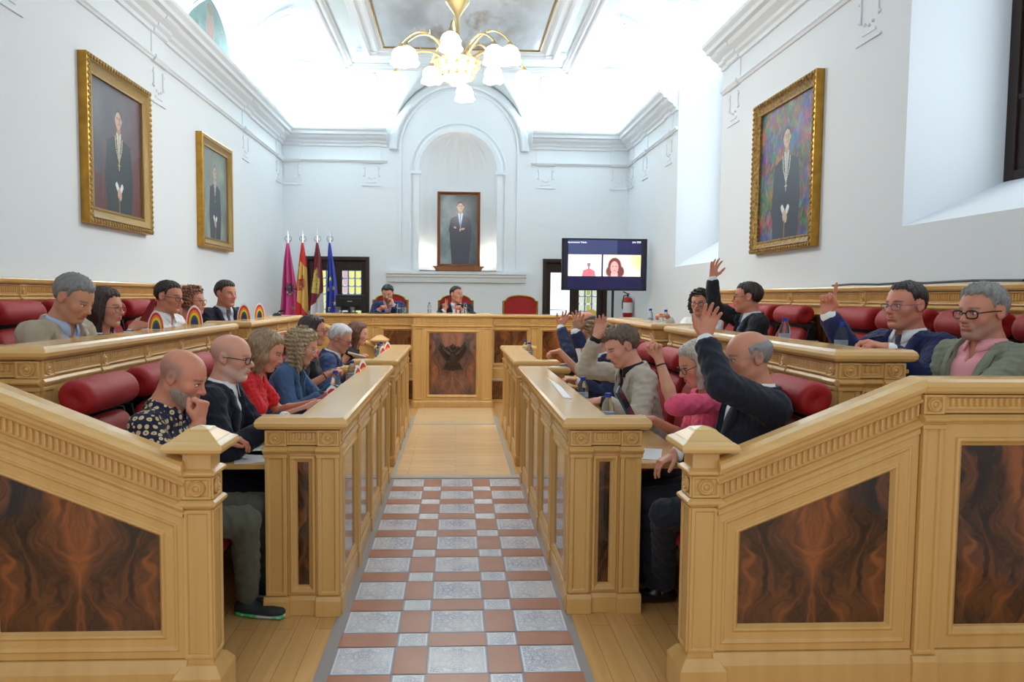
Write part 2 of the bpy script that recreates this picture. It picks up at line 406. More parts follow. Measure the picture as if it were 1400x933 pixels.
f = MB(); f.box(-3.9, 3.9, YF, YB + .2, -.12, 0); struct(f, 'floor', 'planks')
t = MB()
t.box(-.585, .585, .5, 6.32, 0, .004, 4)
r_ = random.Random(4)
y = 3.38 - .381 * 8
k = 0
def tile(x0, x1, y0, y1, m, rim=False):
    x0 = max(x0, -.548); x1 = min(x1, .548); y1 = min(y1, 6.31)
    if x1 - x0 < .02 or y1 - y0 < .01: return
    g = .002; x0 += g; x1 -= g; y0 += g; y1 -= g; cx, cy = (x0 + x1) / 2, (y0 + y1) / 2; zt = .008
    ox = r_.random() * 40; uvs = lambda a, b, c, d: [(a - cx + 0, c - cy), (b - cx, c - cy), (b - cx, d - cy), (a - cx, d - cy)]
    if rim:
        t.add([(x0, y0, zt - .001), (x1, y0, zt - .001), (x1, y1, zt - .001), (x0, y1, zt - .001)], [(0, 1, 2, 3)], 3)
        for e in (.006,):
            a, b, c, d = x0 + e, x1 - e, y0 + e, y1 - e
            t.add([(a, c, zt - .0005), (b, c, zt - .0005), (b, d, zt - .0005), (a, d, zt - .0005)], [(0, 1, 2, 3)], 5)
            e2 = .007; a += e2; b -= e2; c += e2; d -= e2
            if m == 0:   # four tiles to a block, each with its own mirrored figure
                for (p, q) in ((a, cx - .001), (cx + .001, b)):
                    for (u, w) in ((c, cy - .001), (cy + .001, d)):
                        k1, k2 = r_.choice(((.13, .13), (.31, .31), (.52, .13))), 0
                        k1 = k1 if isinstance(k1, tuple) else (k1, k1)
                        t.add([(p, u, zt), (q, u, zt), (q, w, zt), (p, w, zt)], [(0, 1, 2, 3)], m,
                              [(p - cx + 3 * math.copysign(1, p - cx) if 0 else (p - cx), u - cy) for p, u in ((p, u), (q, u), (q, w), (p, w))])
            else:
                t.add([(a, c, zt), (b, c, zt), (b, d, zt), (a, d, zt)], [(0, 1, 2, 3)], m, uvs(a, b, c, d))
    else:
        t.add([(x0, y0, zt), (x1, y0, zt), (x1, y1, zt), (x0, y1, zt)], [(0, 1, 2, 3)], m)
while y < 6.3:
    for j in (-1, 0, 1):
        cx = .0145 + j * .41
        tile(cx - .1325, cx + .1325, y, y + .245, 0, True)
        tile(cx - .1325, cx + .1325, y + .245, y + .381, 2)
    for j in (-.5, .5):
        cx = .0145 + j * .41
        tile(cx - .0725, cx + .0725, y, y + .245, 2)
        if abs(j) < 1: tile(cx - .0725, cx + .0725, y + .245, y + .381, 1, True)
    y += .381
M['tile_white'] = mat('tile_white', (224, 226, 228), .25)
o = struct(t, 'floor_tiles', ['azulejo', 'azulejo_small', 'terracotta', 'tile_rim', 'grout', 'tile_white'], recalc=False)
f = MB(); f.box(-.53, .50, 6.42, 10.4, 0, .006); struct(f, 'floor_planks_inner', 'planks_x')
f = MB(); f.box(-.57, .57, 6.32, 6.42, 0, .012); f.box(-.57, -.53, 6.42, 9.6, 0, .012); f.box(.50, .54, 6.42, 9.6, 0, .012); f.box(-.53, .5, 9.0, 9.05, 0, .010)
struct(f, 'floor_metal_strips', 'strip')
f = MB()
for s in (-1, 1):
    a, b = sorted((s * 1.95, s * WX)); f.box(a, b, 2.92, 9.2, 0, .33)
f.box(-WX, WX, 10.96, YB, 0, .33)
struct(f, 'floor_platform', 'planks')

# ---- walls
w = MB(); w.box(-WX - TH, -WX, YF, YB + .3, 0, ZW); struct(w, 'wall_left', 'plaster')
NY0, NY1 = 2.5, 5.08; NZ0, NZ1 = 2.12, 4.2        # near window recess
AY0, AY1 = 8.73, 10.47; AZ0, AZS = 2.05, 4.55     # tall arched recess
w = MB()
w.box(WX, WX + TH, YF, NY0, 0, ZW); w.box(WX, WX + TH, NY1, AY0, 0, ZW); w.box(WX, WX + TH, AY1, YB + .3, 0, ZW)
w.box(WX, WX + TH, NY0, NY1, 0, NZ0); w.box(WX, WX + TH, NY0, NY1, NZ1, ZW); w.box(WX, WX + TH, AY0, AY1, 0, AZ0)
Tw = Matrix(((0, 1, 0, 0), (1, 0, 0, 0), (0, 0, 1, 0), (0, 0, 0, 1)))   # local x = world y, local y = world x
w.T = Tw
w.prism([(NY0, NZ0), (NY1, NZ0), (NY1, NZ0 + .001), (NY0, NZ0 + .001)], WX, WX + .01)
ra = (AY1 - AY0) / 2; ca = (AY0 + AY1) / 2
arc = [(ca - ra * math.cos(PI * i / 24), AZS + ra * math.sin(PI * i / 24)) for i in range(25)]
for p, q in zip(arc, arc[1:]): w.prism([p, q, (q[0], ZW), (p[0], ZW)], WX, WX + TH)
w.T = Matrix.Identity(4)
w.T = frame((0, 0, 0), (0, 1), (1, 0))
# sloping sills
for (a, b, z0, z1) in ((NY0, NY1, NZ0, 2.455), (AY0, AY1, AZ0, 2.5)):
    w.T = Matrix.Identity(4)
    w.add([(WX, a, z0), (WX, b, z0), (WX + TH, b, z0), (WX + TH, a, z0), (WX + TH, a, z1), (WX + TH, b, z1)],
          [(0, 1, 2, 3), (0, 4, 5, 1), (3, 2, 5, 4), (0, 3, 4), (1, 5, 2)])
struct(w, 'wall_right', 'plaster')

# windows that close the two recesses (wooden frame, bright panes)
def window(n, y0, y1, z0, z1, arch=False):
    X = WX + TH - .03
    m = MB(); fw = .09
    m.box(X, X + .06, y0, y0 + fw, z0, z1); m.box(X, X + .06, y1 - fw, y1, z0, z1)
    m.box(X, X + .06, y0 + fw, y1 - fw, z0, z0 + fw); m.box(X, X + .06, y0 + fw, y1 - fw, z1 - fw, z1)
    m.box(X + .005, X + .055, (y0 + y1) / 2 - .04, (y0 + y1) / 2 + .04, z0 + fw, z1 - fw)
    for k in (1, 2): zz = z0 + (z1 - z0) * k / 3; m.box(X + .01, X + .05, y0 + fw, y1 - fw, zz - .02, zz + .02)
    m.box(X + .02, X + .03, y1 - .30, y1 - .09, z0 + .09, z1 - .09)       # folded shutter leaf
    o = struct(m, f'window_{n}', 'brownwood', bevel=.006)
    g = MB(); g.box(X + .04, X + .045, y0 + .05, y1 - .05, z0 + .05, z1 - .05); g.build('pane', 'daylight', o)
    return o
window(1, NY0, NY1, 2.42, NZ1); window(2, AY0, AY1, 2.47, AZS + ra)

# back wall: niche with a shell head, two door openings
NCX, NR, NZB, NZS = .02, .71, 2.07, 3.86
D1 = (-2.77, -1.59); D2 = (1.59, 2.79); DZ = 2.30
w = MB()
w.box(-WX - .2, D1[0], YB, YB + .3, 0, ZW); w.box(D2[1], WX + .2, YB, YB + .3, 0, ZW)
w.box(D1[0], D1[1], YB, YB + .3, DZ, ZW); w.box(D2[0], D2[1], YB, YB + .3, DZ, ZW)
w.box(D1[1], NCX - NR, YB, YB + .3, 0, ZW); w.box(NCX + NR, D2[0], YB, YB + .3, 0, ZW)
w.box(NCX - NR, NCX + NR, YB, YB + .3, 0, NZB)
arc = [(NCX - NR * math.cos(PI * i / 32), NZS + NR * math.sin(PI * i / 32)) for i in range(33)]
for p, q in zip(arc, arc[1:]): w.prism([p, q, (q[0], ZW), (p[0], ZW)], YB, YB + .05)
struct(w, 'wall_back', 'plaster')
n = 48; vs = []; fs = []
dep = .5
def nich(a, zz, r=1.0): return (NCX - NR * math.cos(a) * r, YB + dep * math.sin(a) * r, zz)
for i in range(n + 1): vs.append(nich(PI * i / n, NZB))
for i in range(n + 1): vs.append(nich(PI * i / n, NZS))
for k in range(1, 17):
    e = PI / 2 * k / 16
    for i in range(n + 1):
        sc = 1 + .035 * math.cos(i * 2 * PI / 6) * math.sin(PI * min(1, k / 15)) ** .5 * (1 if 0 < i < n else 0)
        vs.append((NCX - NR * math.cos(PI * i / n) * math.cos(e) * sc, YB + dep * math.sin(PI * i / n) * math.cos(e) * sc, NZS + NR * math.sin(e) * sc))
for k in range(17):
    for i in range(n): a = k * (n + 1) + i; fs.append((a, a + 1, a + n + 2, a + n + 1))
m = MB(); m.add(vs, fs); m.box(NCX - NR, NCX + NR, YB, YB + dep + .05, NZB - .03, NZB)
struct(m, 'wall_niche', 'plaster', recalc=False, smooth=True)
m = MB()  # band round the niche, imposts, flanking pilasters, big outer arch
def archband(m, cx, cz, r0, r1, d, zb=None, segs=40, a0=0, a1=PI):
    prof = [(r0, 0), (r0, d * .7), (r0 + (r1 - r0) * .2, d), (r1 - (r1 - r0) * .2, d), (r1, d * .6), (r1, 0)]
    vs = []; k = len(prof)
    angs = [a0 + (a1 - a0) * i / segs for i in range(segs + 1)]
    for a in angs:
        vs += [(cx - r * math.cos(a), YB - dd, cz + r * math.sin(a)) for r, dd in prof]
    fs = [(i * k + j, i * k + j + 1, (i + 1) * k + j + 1, (i + 1) * k + j) for i in range(segs) for j in range(k - 1)]
    m.add(vs, fs)
    if zb is not None:
        for s in (-1, 1):
            xs = sorted((cx + s * r0, cx + s * r1)); m.box(xs[0], xs[1], YB - d, YB, zb, cz)
archband(m, NCX, NZS, NR, NR + .10, .035, NZB)
archband(m, NCX, NZS, NR + .14, NR + .17, .02, NZB)
archband(m, .04, 4.24, 1.13, 1.27, .07)
archband(m, .04, 4.24, 1.05, 1.09, .03, 2.1)
for s in (-1, 1): m.box(NCX + s * .76 - .09, NCX + s * .76 + .09, YB - .06, YB, NZS - .05, NZS)
struct(m, 'trim_1', 'plaster_trim', smooth=True, angle=.5)
m = MB()   # ledge under the portrait
T = frame((0, YB, 0), (1, 0), (0, -1)); m.T = T
m.pull([(0, 1.85), (.05, 1.85), (.06, 1.89), (.07, 1.93), (.10, 1.95), (.10, 1.98), (.14, 2.0), (.14, 2.05), (0, 2.05)], -1.27, 1.27)
struct(m, 'trim_2', 'plaster_trim')

# cornice: stepped profile (out, z) run along the walls, broken by the arches
CP = [(0, 4.28), (.03, 4.28), (.035, 4.32), (.07, 4.34), (.08, 4.37), (.15, 4.41), (.17, 4.45), (.22, 4.46), (.23, 4.50), (.27, 4.53), (.28, 4.57), (0, 4.57)]
SP = [(0, 4.0), (.02, 4.0), (.03, 4.02), (.045, 4.03), (.045, 4.05), (0, 4.055)]
def runs(m, prof):
    e = .28
    m.T = frame((-WX, 0, 0), (0, 1), (1, 0)); m.pull(prof, YF, YB - .0)
    m.T = frame((WX, 0, 0), (0, 1), (-1, 0)); m.pull(prof, YF, AY0 - .02); m.pull(prof, AY1 + .02, YB)
    m.T = frame((0, YB, 0), (1, 0), (0, -1)); m.pull(prof, -WX, -1.27); m.pull(prof, 1.35, WX)
    m.T = Matrix.Identity(4)
m = MB(); runs(m, CP); struct(m, 'trim_3', 'plaster_trim')
m = MB(); runs(m, SP); struct(m, 'trim_4', 'plaster_trim')
# shallow projecting strips that break the cornice forward over each pilaster, and the little capitals below
m = MB()
def pil(T, u, wd=.34):
    m.T = T
    m.pull([(0, 4.05), (.012, 4.05), (.012, 4.28), (.045, 4.29), (.05, 4.33), (.085, 4.35), (.1, 4.39), (.165, 4.42), (.18, 4.45), (0, 4.45)], u - wd / 2, u + wd / 2)
    m.pull([(0, 3.99), (.035, 3.99), (.06, 4.03), (.06, 4.055), (0, 4.06)], u - wd / 2, u + wd / 2)
    z = 3.96
    for du in (-.12, .12): m.tube([(u + du, .006, z - .02), (u + du, .008, z - .22)], .008, 6)
    for du, dz in ((-.14, -.06), (.14, -.06), (-.14, -.2), (.14, -.2), (0, -.26), (-.05, -.24), (.06, -.24)): m.ball((u + du, .006, z + dz), .014, 8)
    m.box(u - .09, u + .09, 0, .012, z - .32, z - .30); m.box(u - wd / 2, u + wd / 2, 0, .018, z - .38, z - .365)
TL = frame((-WX, 0, 0), (0, 1), (1, 0)); TR = frame((WX, 0, 0), (0, 1), (-1, 0)); TB = frame((0, YB, 0), (1, 0), (0, -1))
for yy in (2.4, 5.4, 8.0, 11.2, 13.2): pil(TL, yy)
for yy in (5.6, 8.35, 10.9, 12.3, 13.25): pil(TR, yy)
for xx in (-2.98, -1.55, 1.62, 2.98): pil(TB, xx)
struct(m, 'trim_5', 'plaster_trim')

# ceiling as one vaulted shell: flat centre, quarter coves, lunettes cutting in from the sides and the end
cw, cl = 1.28, 1.1; LUN = [(9.6, .98), (6.9, .98), (4.2, .98), (12.15, .8)]
gx = np.linspace(-WX, WX, 190); gy = np.linspace(YF, YB, 420)
GX, GY = np.meshgrid(gx, gy)
def cove(d, wdt): t = np.clip(d / wdt, 0, 1); return ZC0 + (ZC1 - ZC0) * np.sqrt(1 - (1 - t) ** 2)
Zc = np.minimum(cove(WX - np.abs(GX), cw), cove(YB - GY, cl))
for yc, rr in LUN: Zc = np.maximum(Zc, np.where(np.abs(GY - yc) < rr, 4.45 + np.sqrt(np.maximum(0, rr * rr - (GY - yc) ** 2)), 0) - 0 * GX)
Zc = np.maximum(Zc, np.where(np.abs(GX - .04) < 1.24, 4.3 + np.sqrt(np.maximum(0, 1.24 ** 2 - (GX - .04) ** 2)) - .12 * (YB - GY) * 0, 0))
Zc = np.minimum(Zc, ZC1)
i = np.arange(GX.size).reshape(GX.shape)
q = np.stack([i[:-1, :-1], i[1:, :-1], i[1:, 1:], i[:-1, 1:]], -1).reshape(-1, 4)
me = raw_mesh('ceiling', np.stack([GX, GY, Zc], -1).reshape(-1, 3), q); o = link('ceiling', me, 'ceiling'); o['kind'] = 'structure'
m = MB(); m.box(-WX - TH, WX + TH, YF, YB + .3, ZW, ZW + .15); struct(m, 'ceiling_slab', 'plaster')
# ceiling mouldings: border of the flat field, frames in the coves, ribs on the lunette edges
m = MB()
def ceil_frame(m, x0, x1, y0, y1, z, w, h):
    poly = [(x0, y0), (x1, y0), (x1, y1), (x0, y1)]
    vs = []; steps = [(0, 0), (0, h), (w * .25, h * 1.1), (w * .35, h * .6), (w * .7, h * .7), (w * .8, h * .35), (w, h * .3), (w, 0)]
    for o_, hh in steps: vs += [(a, b, z - hh) for a, b in inset(poly, o_)]
    fs = [(i_ * 4 + j, i_ * 4 + (j + 1) % 4, (i_ + 1) * 4 + (j + 1) % 4, (i_ + 1) * 4 + j) for i_ in range(len(steps) - 1) for j in range(4)]
    m.add(vs, fs)
ceil_frame(m, -1.88, 1.88, 1, 12.42, ZC1, .16, .07)
struct(m, 'trim_6', 'plaster_trim')
m = MB()
for s in (-1, 1):
    for yc, rr in LUN:
        prev = None
        for off in (.0, .09):
            pts = []
            for kk in range(29):
                a = PI * kk / 28; r2 = rr + off - .02; yy = yc - r2 * math.cos(a); zz = 4.45 + r2 * math.sin(a)
                if zz < 4.6 or zz > ZC1 - .02: continue
                # distance from the wall where the cove reaches this height
                tt = 1 - math.sqrt(max(0, 1 - ((zz - ZC0) / (ZC1 - ZC0)) ** 2)); pts.append((s * (WX - tt * cw), yy, zz - .01))
            for half in ([p for p in pts if p[1] < yc], [p for p in pts if p[1] > yc]):
                if len(half) > 2: m.tube(half, .018, 6)
struct(m, 'trim_7', 'plaster_trim', smooth=True)
m = MB()   # raised frames on the end cove and round small bracket blocks on the cornice
for s in (-1, 1):
    for u0, u1 in ((1.42, 1.72),):
        pts = []
        for uu, vv in [(u0, .1), (u1, .1), (u1, .9), (u0, .9), (u0, .1)]:
            pts.append((uu, vv))
        path = []
        for (a, b), (c, d) in zip(pts, pts[1:]):
            for kk in range(8):
                uu = a + (c - a) * kk / 8; vv = b + (d - b) * kk / 8; e = vv * PI / 2 * .92
                path.append((s * uu + .02, YB - cl * (1 - math.cos(e)), ZC0 + (ZC1 - ZC0) * math.sin(e) - .01))
        path.append(path[0]); m.tube(path, .016, 6)
    for yy in (11.0, 11.2, 11.6, 12.0, 12.4): m.box(s * (WX - .26), s * (WX - .12), yy, yy + .07, 4.57, 4.66)
struct(m, 'trim_8', 'plaster_trim')

# lunette mural (left) and lunette window (right)
pt = Paint(90, 60, 2.0, (96, 140, 132))
nz = pt.fbm(5, 4, 9)[..., None]; pt.c = pt.c * (.55 + .9 * nz)
pt.ell(1.0, .45, .2, .36, (150, 160, 150)); pt.ell(1.0, .5, .13, .24, (190, 120, 100)); pt.ell(1.0, .82, .13, .09, (150, 110, 60))
for xx in (.55, 1.45, .25, 1.7): pt.ell(xx, .3, .07, .26, (168, 190, 186), .7, .4)
for a_ in range(9): pt.line([(1, .2), (1 + 1.2 * math.cos(a_ * PI / 8), .2 + 1.2 * math.sin(a_ * PI / 8))], .015, (64, 100, 98), .5)
def lun_pos(s, yc, r):
    def pos(u, v):
        a = PI * (1 - u); rr_ = r * v
        # map a rectangle on to a half disc
        x = (u - .5) * 2; h = np.sqrt(np.maximum(0, 1 - x * x)) * v
        return np.full_like(u, s * (WX - .03)), yc + r * x, ZC0 + .0 + (r - .12) * h
    return pos
pt.c = pt.c * .62
mu = pt.mesh('lunette_mural', lun_pos(-1, 9.6, .86), 'painted')
tag(mu, 'green arched mural with a coat of arms above the left cornice', 'mural')
pw = Paint(24, 20, 2.0, (205, 232, 226))
for xx in (.4, .8, 1.2, 1.6): pw.line([(xx, 0), (xx, 1)], .05, (90, 120, 110))
pw.line([(0, .5), (2, .5)], .05, (90, 120, 110))
lw = pw.mesh('window_3', lun_pos(1, 7.0, .86), 'stained'); lw['kind'] = 'structure'

# ---- doors in the back wall
def stained(W_, H_, asp, flower=False):
    p = Paint(W_, H_, asp, (216, 222, 206))
    n_ = 3; cw_ = asp / n_
    for a_ in range(n_):
        for b_ in range(8):
            p.poly([(a_ * cw_ + .012, b_ / 8 + .01), ((a_ + 1) * cw_ - .012, b_ / 8 + .01), ((a_ + 1) * cw_ - .012, (b_ + 1) / 8 - .01), (a_ * cw_ + .012, (b_ + 1) / 8 - .01)],
                   ((214, 214, 120) if a_ else (190, 168, 176)) if not flower else ((150, 160, 90) if a_ == 1 else (196, 202, 190)))
    for a_ in range(n_ + 1): p.line([(a_ * cw_, 0), (a_ * cw_, 1)], .014, (60, 72, 84))
    for b_ in range(9): p.line([(0, b_ / 8), (asp, b_ / 8)], .012, (70, 90, 120))
    for a_ in range(n_ + 1):
        for b_ in range(1, 8): p.ell(a_ * cw_, b_ / 8, .018, .018, (74, 96, 160))
    if flower:
        for xx, yy, c_ in ((.3, .3, (120, 96, 40)), (.5, .2, (40, 80, 60)), (.15, .2, (50, 90, 70)), (.42, .34, (150, 130, 60))): p.ell(xx * asp / .6, yy, .07, .07, c_)
    return p
def plane(x0, x1, Yp, z0, z1): return lambda u, v: (x0 + (x1 - x0) * u, np.full_like(u, Yp), z0 + (z1 - z0) * v)
def door(n_, x0, x1, left_open):
    m = MB(); fw = .07
    m.box(x0, x0 + fw, YB - .03, YB + .15, .33, DZ); m.box(x1 - fw, x1, YB - .03, YB + .15, .33, DZ); m.box(x0 + fw, x1 - fw, YB - .03, YB + .15, DZ - fw, DZ)
    o = struct(m, f'door_{n_}', 'brownwood', bevel=.006)
    mid = (x0 + x1) / 2
    m = MB()
    for a, b in ((x0 + fw, mid), (mid, x1 - fw)):
        m.box(a, a + .085, YB + .05, YB + .1, .33, DZ - fw); m.box(b - .085, b, YB + .05, YB + .1, .33, DZ - fw)
        m.box(a + .085, b - .085, YB + .05, YB + .1, DZ - .25, DZ - fw); m.box(a + .085, b - .085, YB + .05, YB + .1, .33, .9)
    m.build('door_leaf', 'brownwood', o, bevel=.006)
    for k, (a, b) in enumerate(((x0 + fw + .085, mid - .085), (mid + .085, x1 - fw - .085))):
        if k == 0 and left_open:
            g = MB(); g.box(a, b, YB + .07, YB + .075, .9, DZ - .25); g.build('pane', 'daylight', o)
            g = MB(); g.tube([(a, YB + .03, 1.36), (b - .06, YB + .03, 1.36), (b - .06, YB + .03, 1.1)], .008, 6); g.build('door_bar', 'dark_metal', o)
        else:
            stained(30, 80, .26, left_open).mesh('stained_glass', plane(a, b, YB + .06, .9, DZ - .25), 'stained', o)
    h = MB(); h.tube([(mid + .03, YB + .04, 1.3), (mid + .03, YB - .02, 1.3), (mid + .12, YB - .02, 1.3)], .009, 6); h.build('door_handle', 'steel', o)
    return o
door(1, D1[0], D1[1], False); door(2, D2[0], D2[1], True)

# ---- lights the room has
def area(name, loc, size, sy, power, rot, rgb=(1, 1, 1)):
    d = bpy.data.lights.new(name, 'AREA'); d.shape = 'RECTANGLE'; d.size = size; d.size_y = sy; d.energy = power; d.color = rgb
    o = bpy.data.objects.new(name, d); COL.objects.link(o); o.location = loc; o.rotation_euler = rot; return o
def point(name, loc, power, r=.06, rgb=(1, 1, 1)):
    d = bpy.data.lights.new(name, 'POINT'); d.energy = power; d.shadow_soft_size = r; d.color = rgb
    o = bpy.data.objects.new(name, d); COL.objects.link(o); o.location = loc; return o
COOL = (.87, .95, 1.0); WARM = (1, .94, .84)
for s in (-1, 1):   # strips of light lying on the cornice, shining up into the coves
    area('cove_strip', (s * (WX - .17), 11.7, 4.62), .08, 3.0, 85, (0, PI, 0), COOL); area('cove_strip', (s * (WX - .17), 6.0, 4.62), .08, 8.0, 40, (0, PI, 0), COOL)
area('cove_strip_end', (-2.2, YB - .17, 4.62), 1.7, .08, 50, (PI, 0, 0), COOL); area('cove_strip_end', (2.25, YB - .17, 4.62), 1.7, .08, 50, (PI, 0, 0), COOL)
area('window_light', (WX + TH - .08, (NY0 + NY1) / 2, 3.3), 1.6, 2.2, 8, (0, PI / 2, 0), COOL)
area('window_light', (WX + TH - .08, ca, 3.7), 2.4, 1.5, 6, (0, PI / 2, 0), COOL)
for s in (-1, 1): point('niche_light', (NCX + s * .5, YB + .14, 2.35), 3.2, .05, (1, .9, .76))
point('niche_light', (NCX, YB - .1, 4.3), 1.0, .05, WARM)
# ================================================================ joinery
def rosette(T, u, z, r=.034, d=.0, parent=None):
    m = MB(T)
    m.lathe([(r, 0), (r, .006), (r * .9, .010), (r * .78, .006), (r * .66, .005), (r * .6, .011), (r * .46, .012), (r * .36, .007), (r * .26, .013), (0, .017)],
            (u, d, z), (0, 1, 0), 20)
    return m
def rosettes(T, pos, parent, r=.034, d=.014):
    for u, z in pos: rosette(T, u, z, r, d).build('rosette', 'wood_v', parent, smooth=True, angle=.7)

class Wood:
    """parts of one piece of joinery: a mesh each"""
    def __init__(s, root):
        s.root = root; s.k = {}
    def g(s, name, mat='wood_v'):
        if name not in s.k: s.k[name] = (MB(), mat)
        return s.k[name][0]
    def done(s, bevel=.003):
        for n, (m, mt) in s.k.items(): m.build(n, mt, s.root, bevel=bevel, smooth='auto' if 0 else False)

PANEL = ['walnut']
def walnut_panel(T, poly, d, root):
    """poly in local (u, z); uv in metres about the centre line, v from the middle"""
    us = [p[0] for p in poly]; zs = [p[1] for p in poly]; uc = (min(us) + max(us)) / 2; zc = (min(zs) + max(zs)) / 2
    m = MB(T); wd = max(us) - min(us); off = random.random() * 3 if wd < .5 else 0
    m.add([(u, d, z) for u, z in poly], [tuple(range(len(poly)))], 0, [(u - uc + off, z - zc + off) for u, z in poly])
    return m.build('walnut_panel', PANEL[0], root, recalc=False)

def frame_panel(W, T, O, stile, root, walnut=True, d=0, name='panel_frame'):
    m = W.g(name); old = m.T; m.T = T
    m.rings(O, [(0, d - .02), (0, d), (stile, d), (stile + .004, d + .012), (stile + .014, d + .014), (stile + .024, d + .002), (stile + .034, d - .006), (stile + .036, d - .016), (stile + .040, d - .016)])
    inner = inset(O, stile + .038)
    m.T = old
    if walnut: walnut_panel(T, inner, d - .0155, root)
    else:
        m2 = W.g('field_panel'); m2.T = T; m2.add([(u, d - .0155, z) for u, z in inner], [tuple(range(len(inner)))])
        m2.T = Matrix.Identity(4)

def pilaster(W, T, u, wd, zb, zs, zf, zt, rose=True, plinth=.1, d=0):
    """zb foot, zs string course, zf..zt frieze; one mesh each"""
    h = wd / 2; m = MB(T)
    m.box(u - h, u + h, d - .01, d + .010, zb, zt)
    m.rings([(u - h, zb + plinth + .005), (u + h, zb + plinth + .005), (u + h, zs - .012), (u - h, zs - .012)], [(0, d + .008), (0, d + .020), (wd * .18, d + .020), (wd * .2 + .004, d + .009)])
    m.box(u - h - .006, u + h + .006, d, d + .027, zs - .03, zs - .012)
    m.pull([(d - .01, zb), (d + .035, zb), (d + .035, zb + plinth - .02), (d + .024, zb + plinth), (d - .01, zb + plinth)], u - h - .01, u + h + .01)
    m.pull(STR(zs, d + .018), u - h - .008, u + h + .008)
    m.rings([(u - h, zf), (u + h, zf), (u + h, zt), (u - h, zt)], [(0, d + .009), (0, d + .018), (.01, d + .018), (.014, d + .009)])
    m.build('pilaster', 'wood_v', W.root, bevel=.003)

def STR(z, d=0): return [(-.01, z - .012), (d + .006, z - .012), (d + .010, z - .004), (d + .022, z + .002), (d + .026, z + .012), (d + .014, z + .020), (d + .006, z + .026), (-.01, z + .026)]

def flutes(W, T, u0, u1, zf, zt, d=0, pitch=.0225):
    m = W.g('frieze'); m.T = T
    m.rings([(u0, zf), (u1, zf), (u1, zt), (u0, zt)], [(0, d - .01), (0, d + .008), (.008, d + .008), (.013, d - .002)])
    m.box(u0 + .012, u1 - .012, d - .012, d - .002, zf + .012, zt - .012)
    m = MB(T)
    a, b = u0 + .02, u1 - .02; n = max(2, int((b - a) / pitch)); p = (b - a) / n; z0, z1 = zf + .024, zt - .013; w = p * .30
    for i in range(n):
        c = a + (i + .5) * p
        m.add([(c - w, d - .004, z0), (c - w, d - .004, z1), (c + w, d - .004, z1), (c + w, d - .004, z0),
               (c - w * .5, d + .009, z0 + .006), (c - w * .5, d + .009, z1), (c + w * .5, d + .009, z1), (c + w * .5, d + .009, z0 + .006)],
              [(0, 4, 5, 1), (3, 2, 6, 7), (4, 7, 6, 5), (0, 3, 7, 4)])
    m.build('fluting', 'wood_v', W.root)

def face(W, T, L, zb, zt, pils, root, wal=True, walmin=.0, plinth=.1, fr=.082, u0=0.0, step=.0, roses=True, stile=.05, panels='walnut'):
    """one joinery face: pils = [(centre, width)], zt = underside of the top"""
    zf, zs = zt - fr, zt - fr - .028
    zf2 = zf
    b = W.g('carcass'); b.T = T; b.box(u0, L, -.045, -.02, zb, zt)
    for u, w in pils:
        pilaster(W, T, u, w, zb, zs, zf, zt - .004, plinth=plinth)
    if roses: rosettes(T, [(u, (zf + zt) / 2) for u, w in pils], root, r=min(.034, min(w for _, w in pils) * .36), d=.012)
    edges = [u0] + [e for u, w in pils for e in (u - w / 2, u + w / 2)] + [L]
    bays = [(edges[i], edges[i + 1]) for i in range(0, len(edges), 2) if edges[i + 1] - edges[i] > .03]
    for a, c in bays:
        flutes(W, T, a, c, zf + .004, zt - .006)
        m = W.g('string_moulding'); m.T = T; m.pull(STR(zs), a, c)
        m = MB(T); m.pull([(-.03, zb), (.016, zb), (.016, zb + plinth - .02), (.006, zb + plinth), (-.03, zb + plinth)], a, c); m.build('plinth', 'wood_v', root, bevel=.003)
        O = [(a, zb + plinth), (c, zb + plinth), (c, zs - .010), (a, zs - .010)]
        frame_panel(W, T, O, min(stile, (c - a) * .22), root, walnut=(panels == 'walnut'))
    return zs

def topslab(W, pts_z, x0, x1, y0, y1, z1, th=.062, over=.045, shelf=None):
    m = W.g('top', 'wood_h'); m.T = Matrix.Identity(4)
    x0, x1 = min(x0, x1), max(x0, x1)
    # rounded edge as stacked outlines
    prof = [(over - .030, 0), (over - .012, .006), (over - .002, .018), (over, .034), (over - .006, .050), (over - .02, th)]
    vs = []; n = len(prof)
    for o, h in prof: vs += [(x0 - o, y0 - o, z1 - th + h), (x1 + o, y0 - o, z1 - th + h), (x1 + o, y1 + o, z1 - th + h), (x0 - o, y1 + o, z1 - th + h)]
    fs = [(i * 4 + j, i * 4 + (j + 1) % 4, (i + 1) * 4 + (j + 1) % 4, (i + 1) * 4 + j) for i in range(n - 1) for j in range(4)] + [(0, 3, 2, 1), tuple(range(4 * n - 4, 4 * n))]
    m.add(vs, fs)
    # a flat border strip round the top
    m.rings

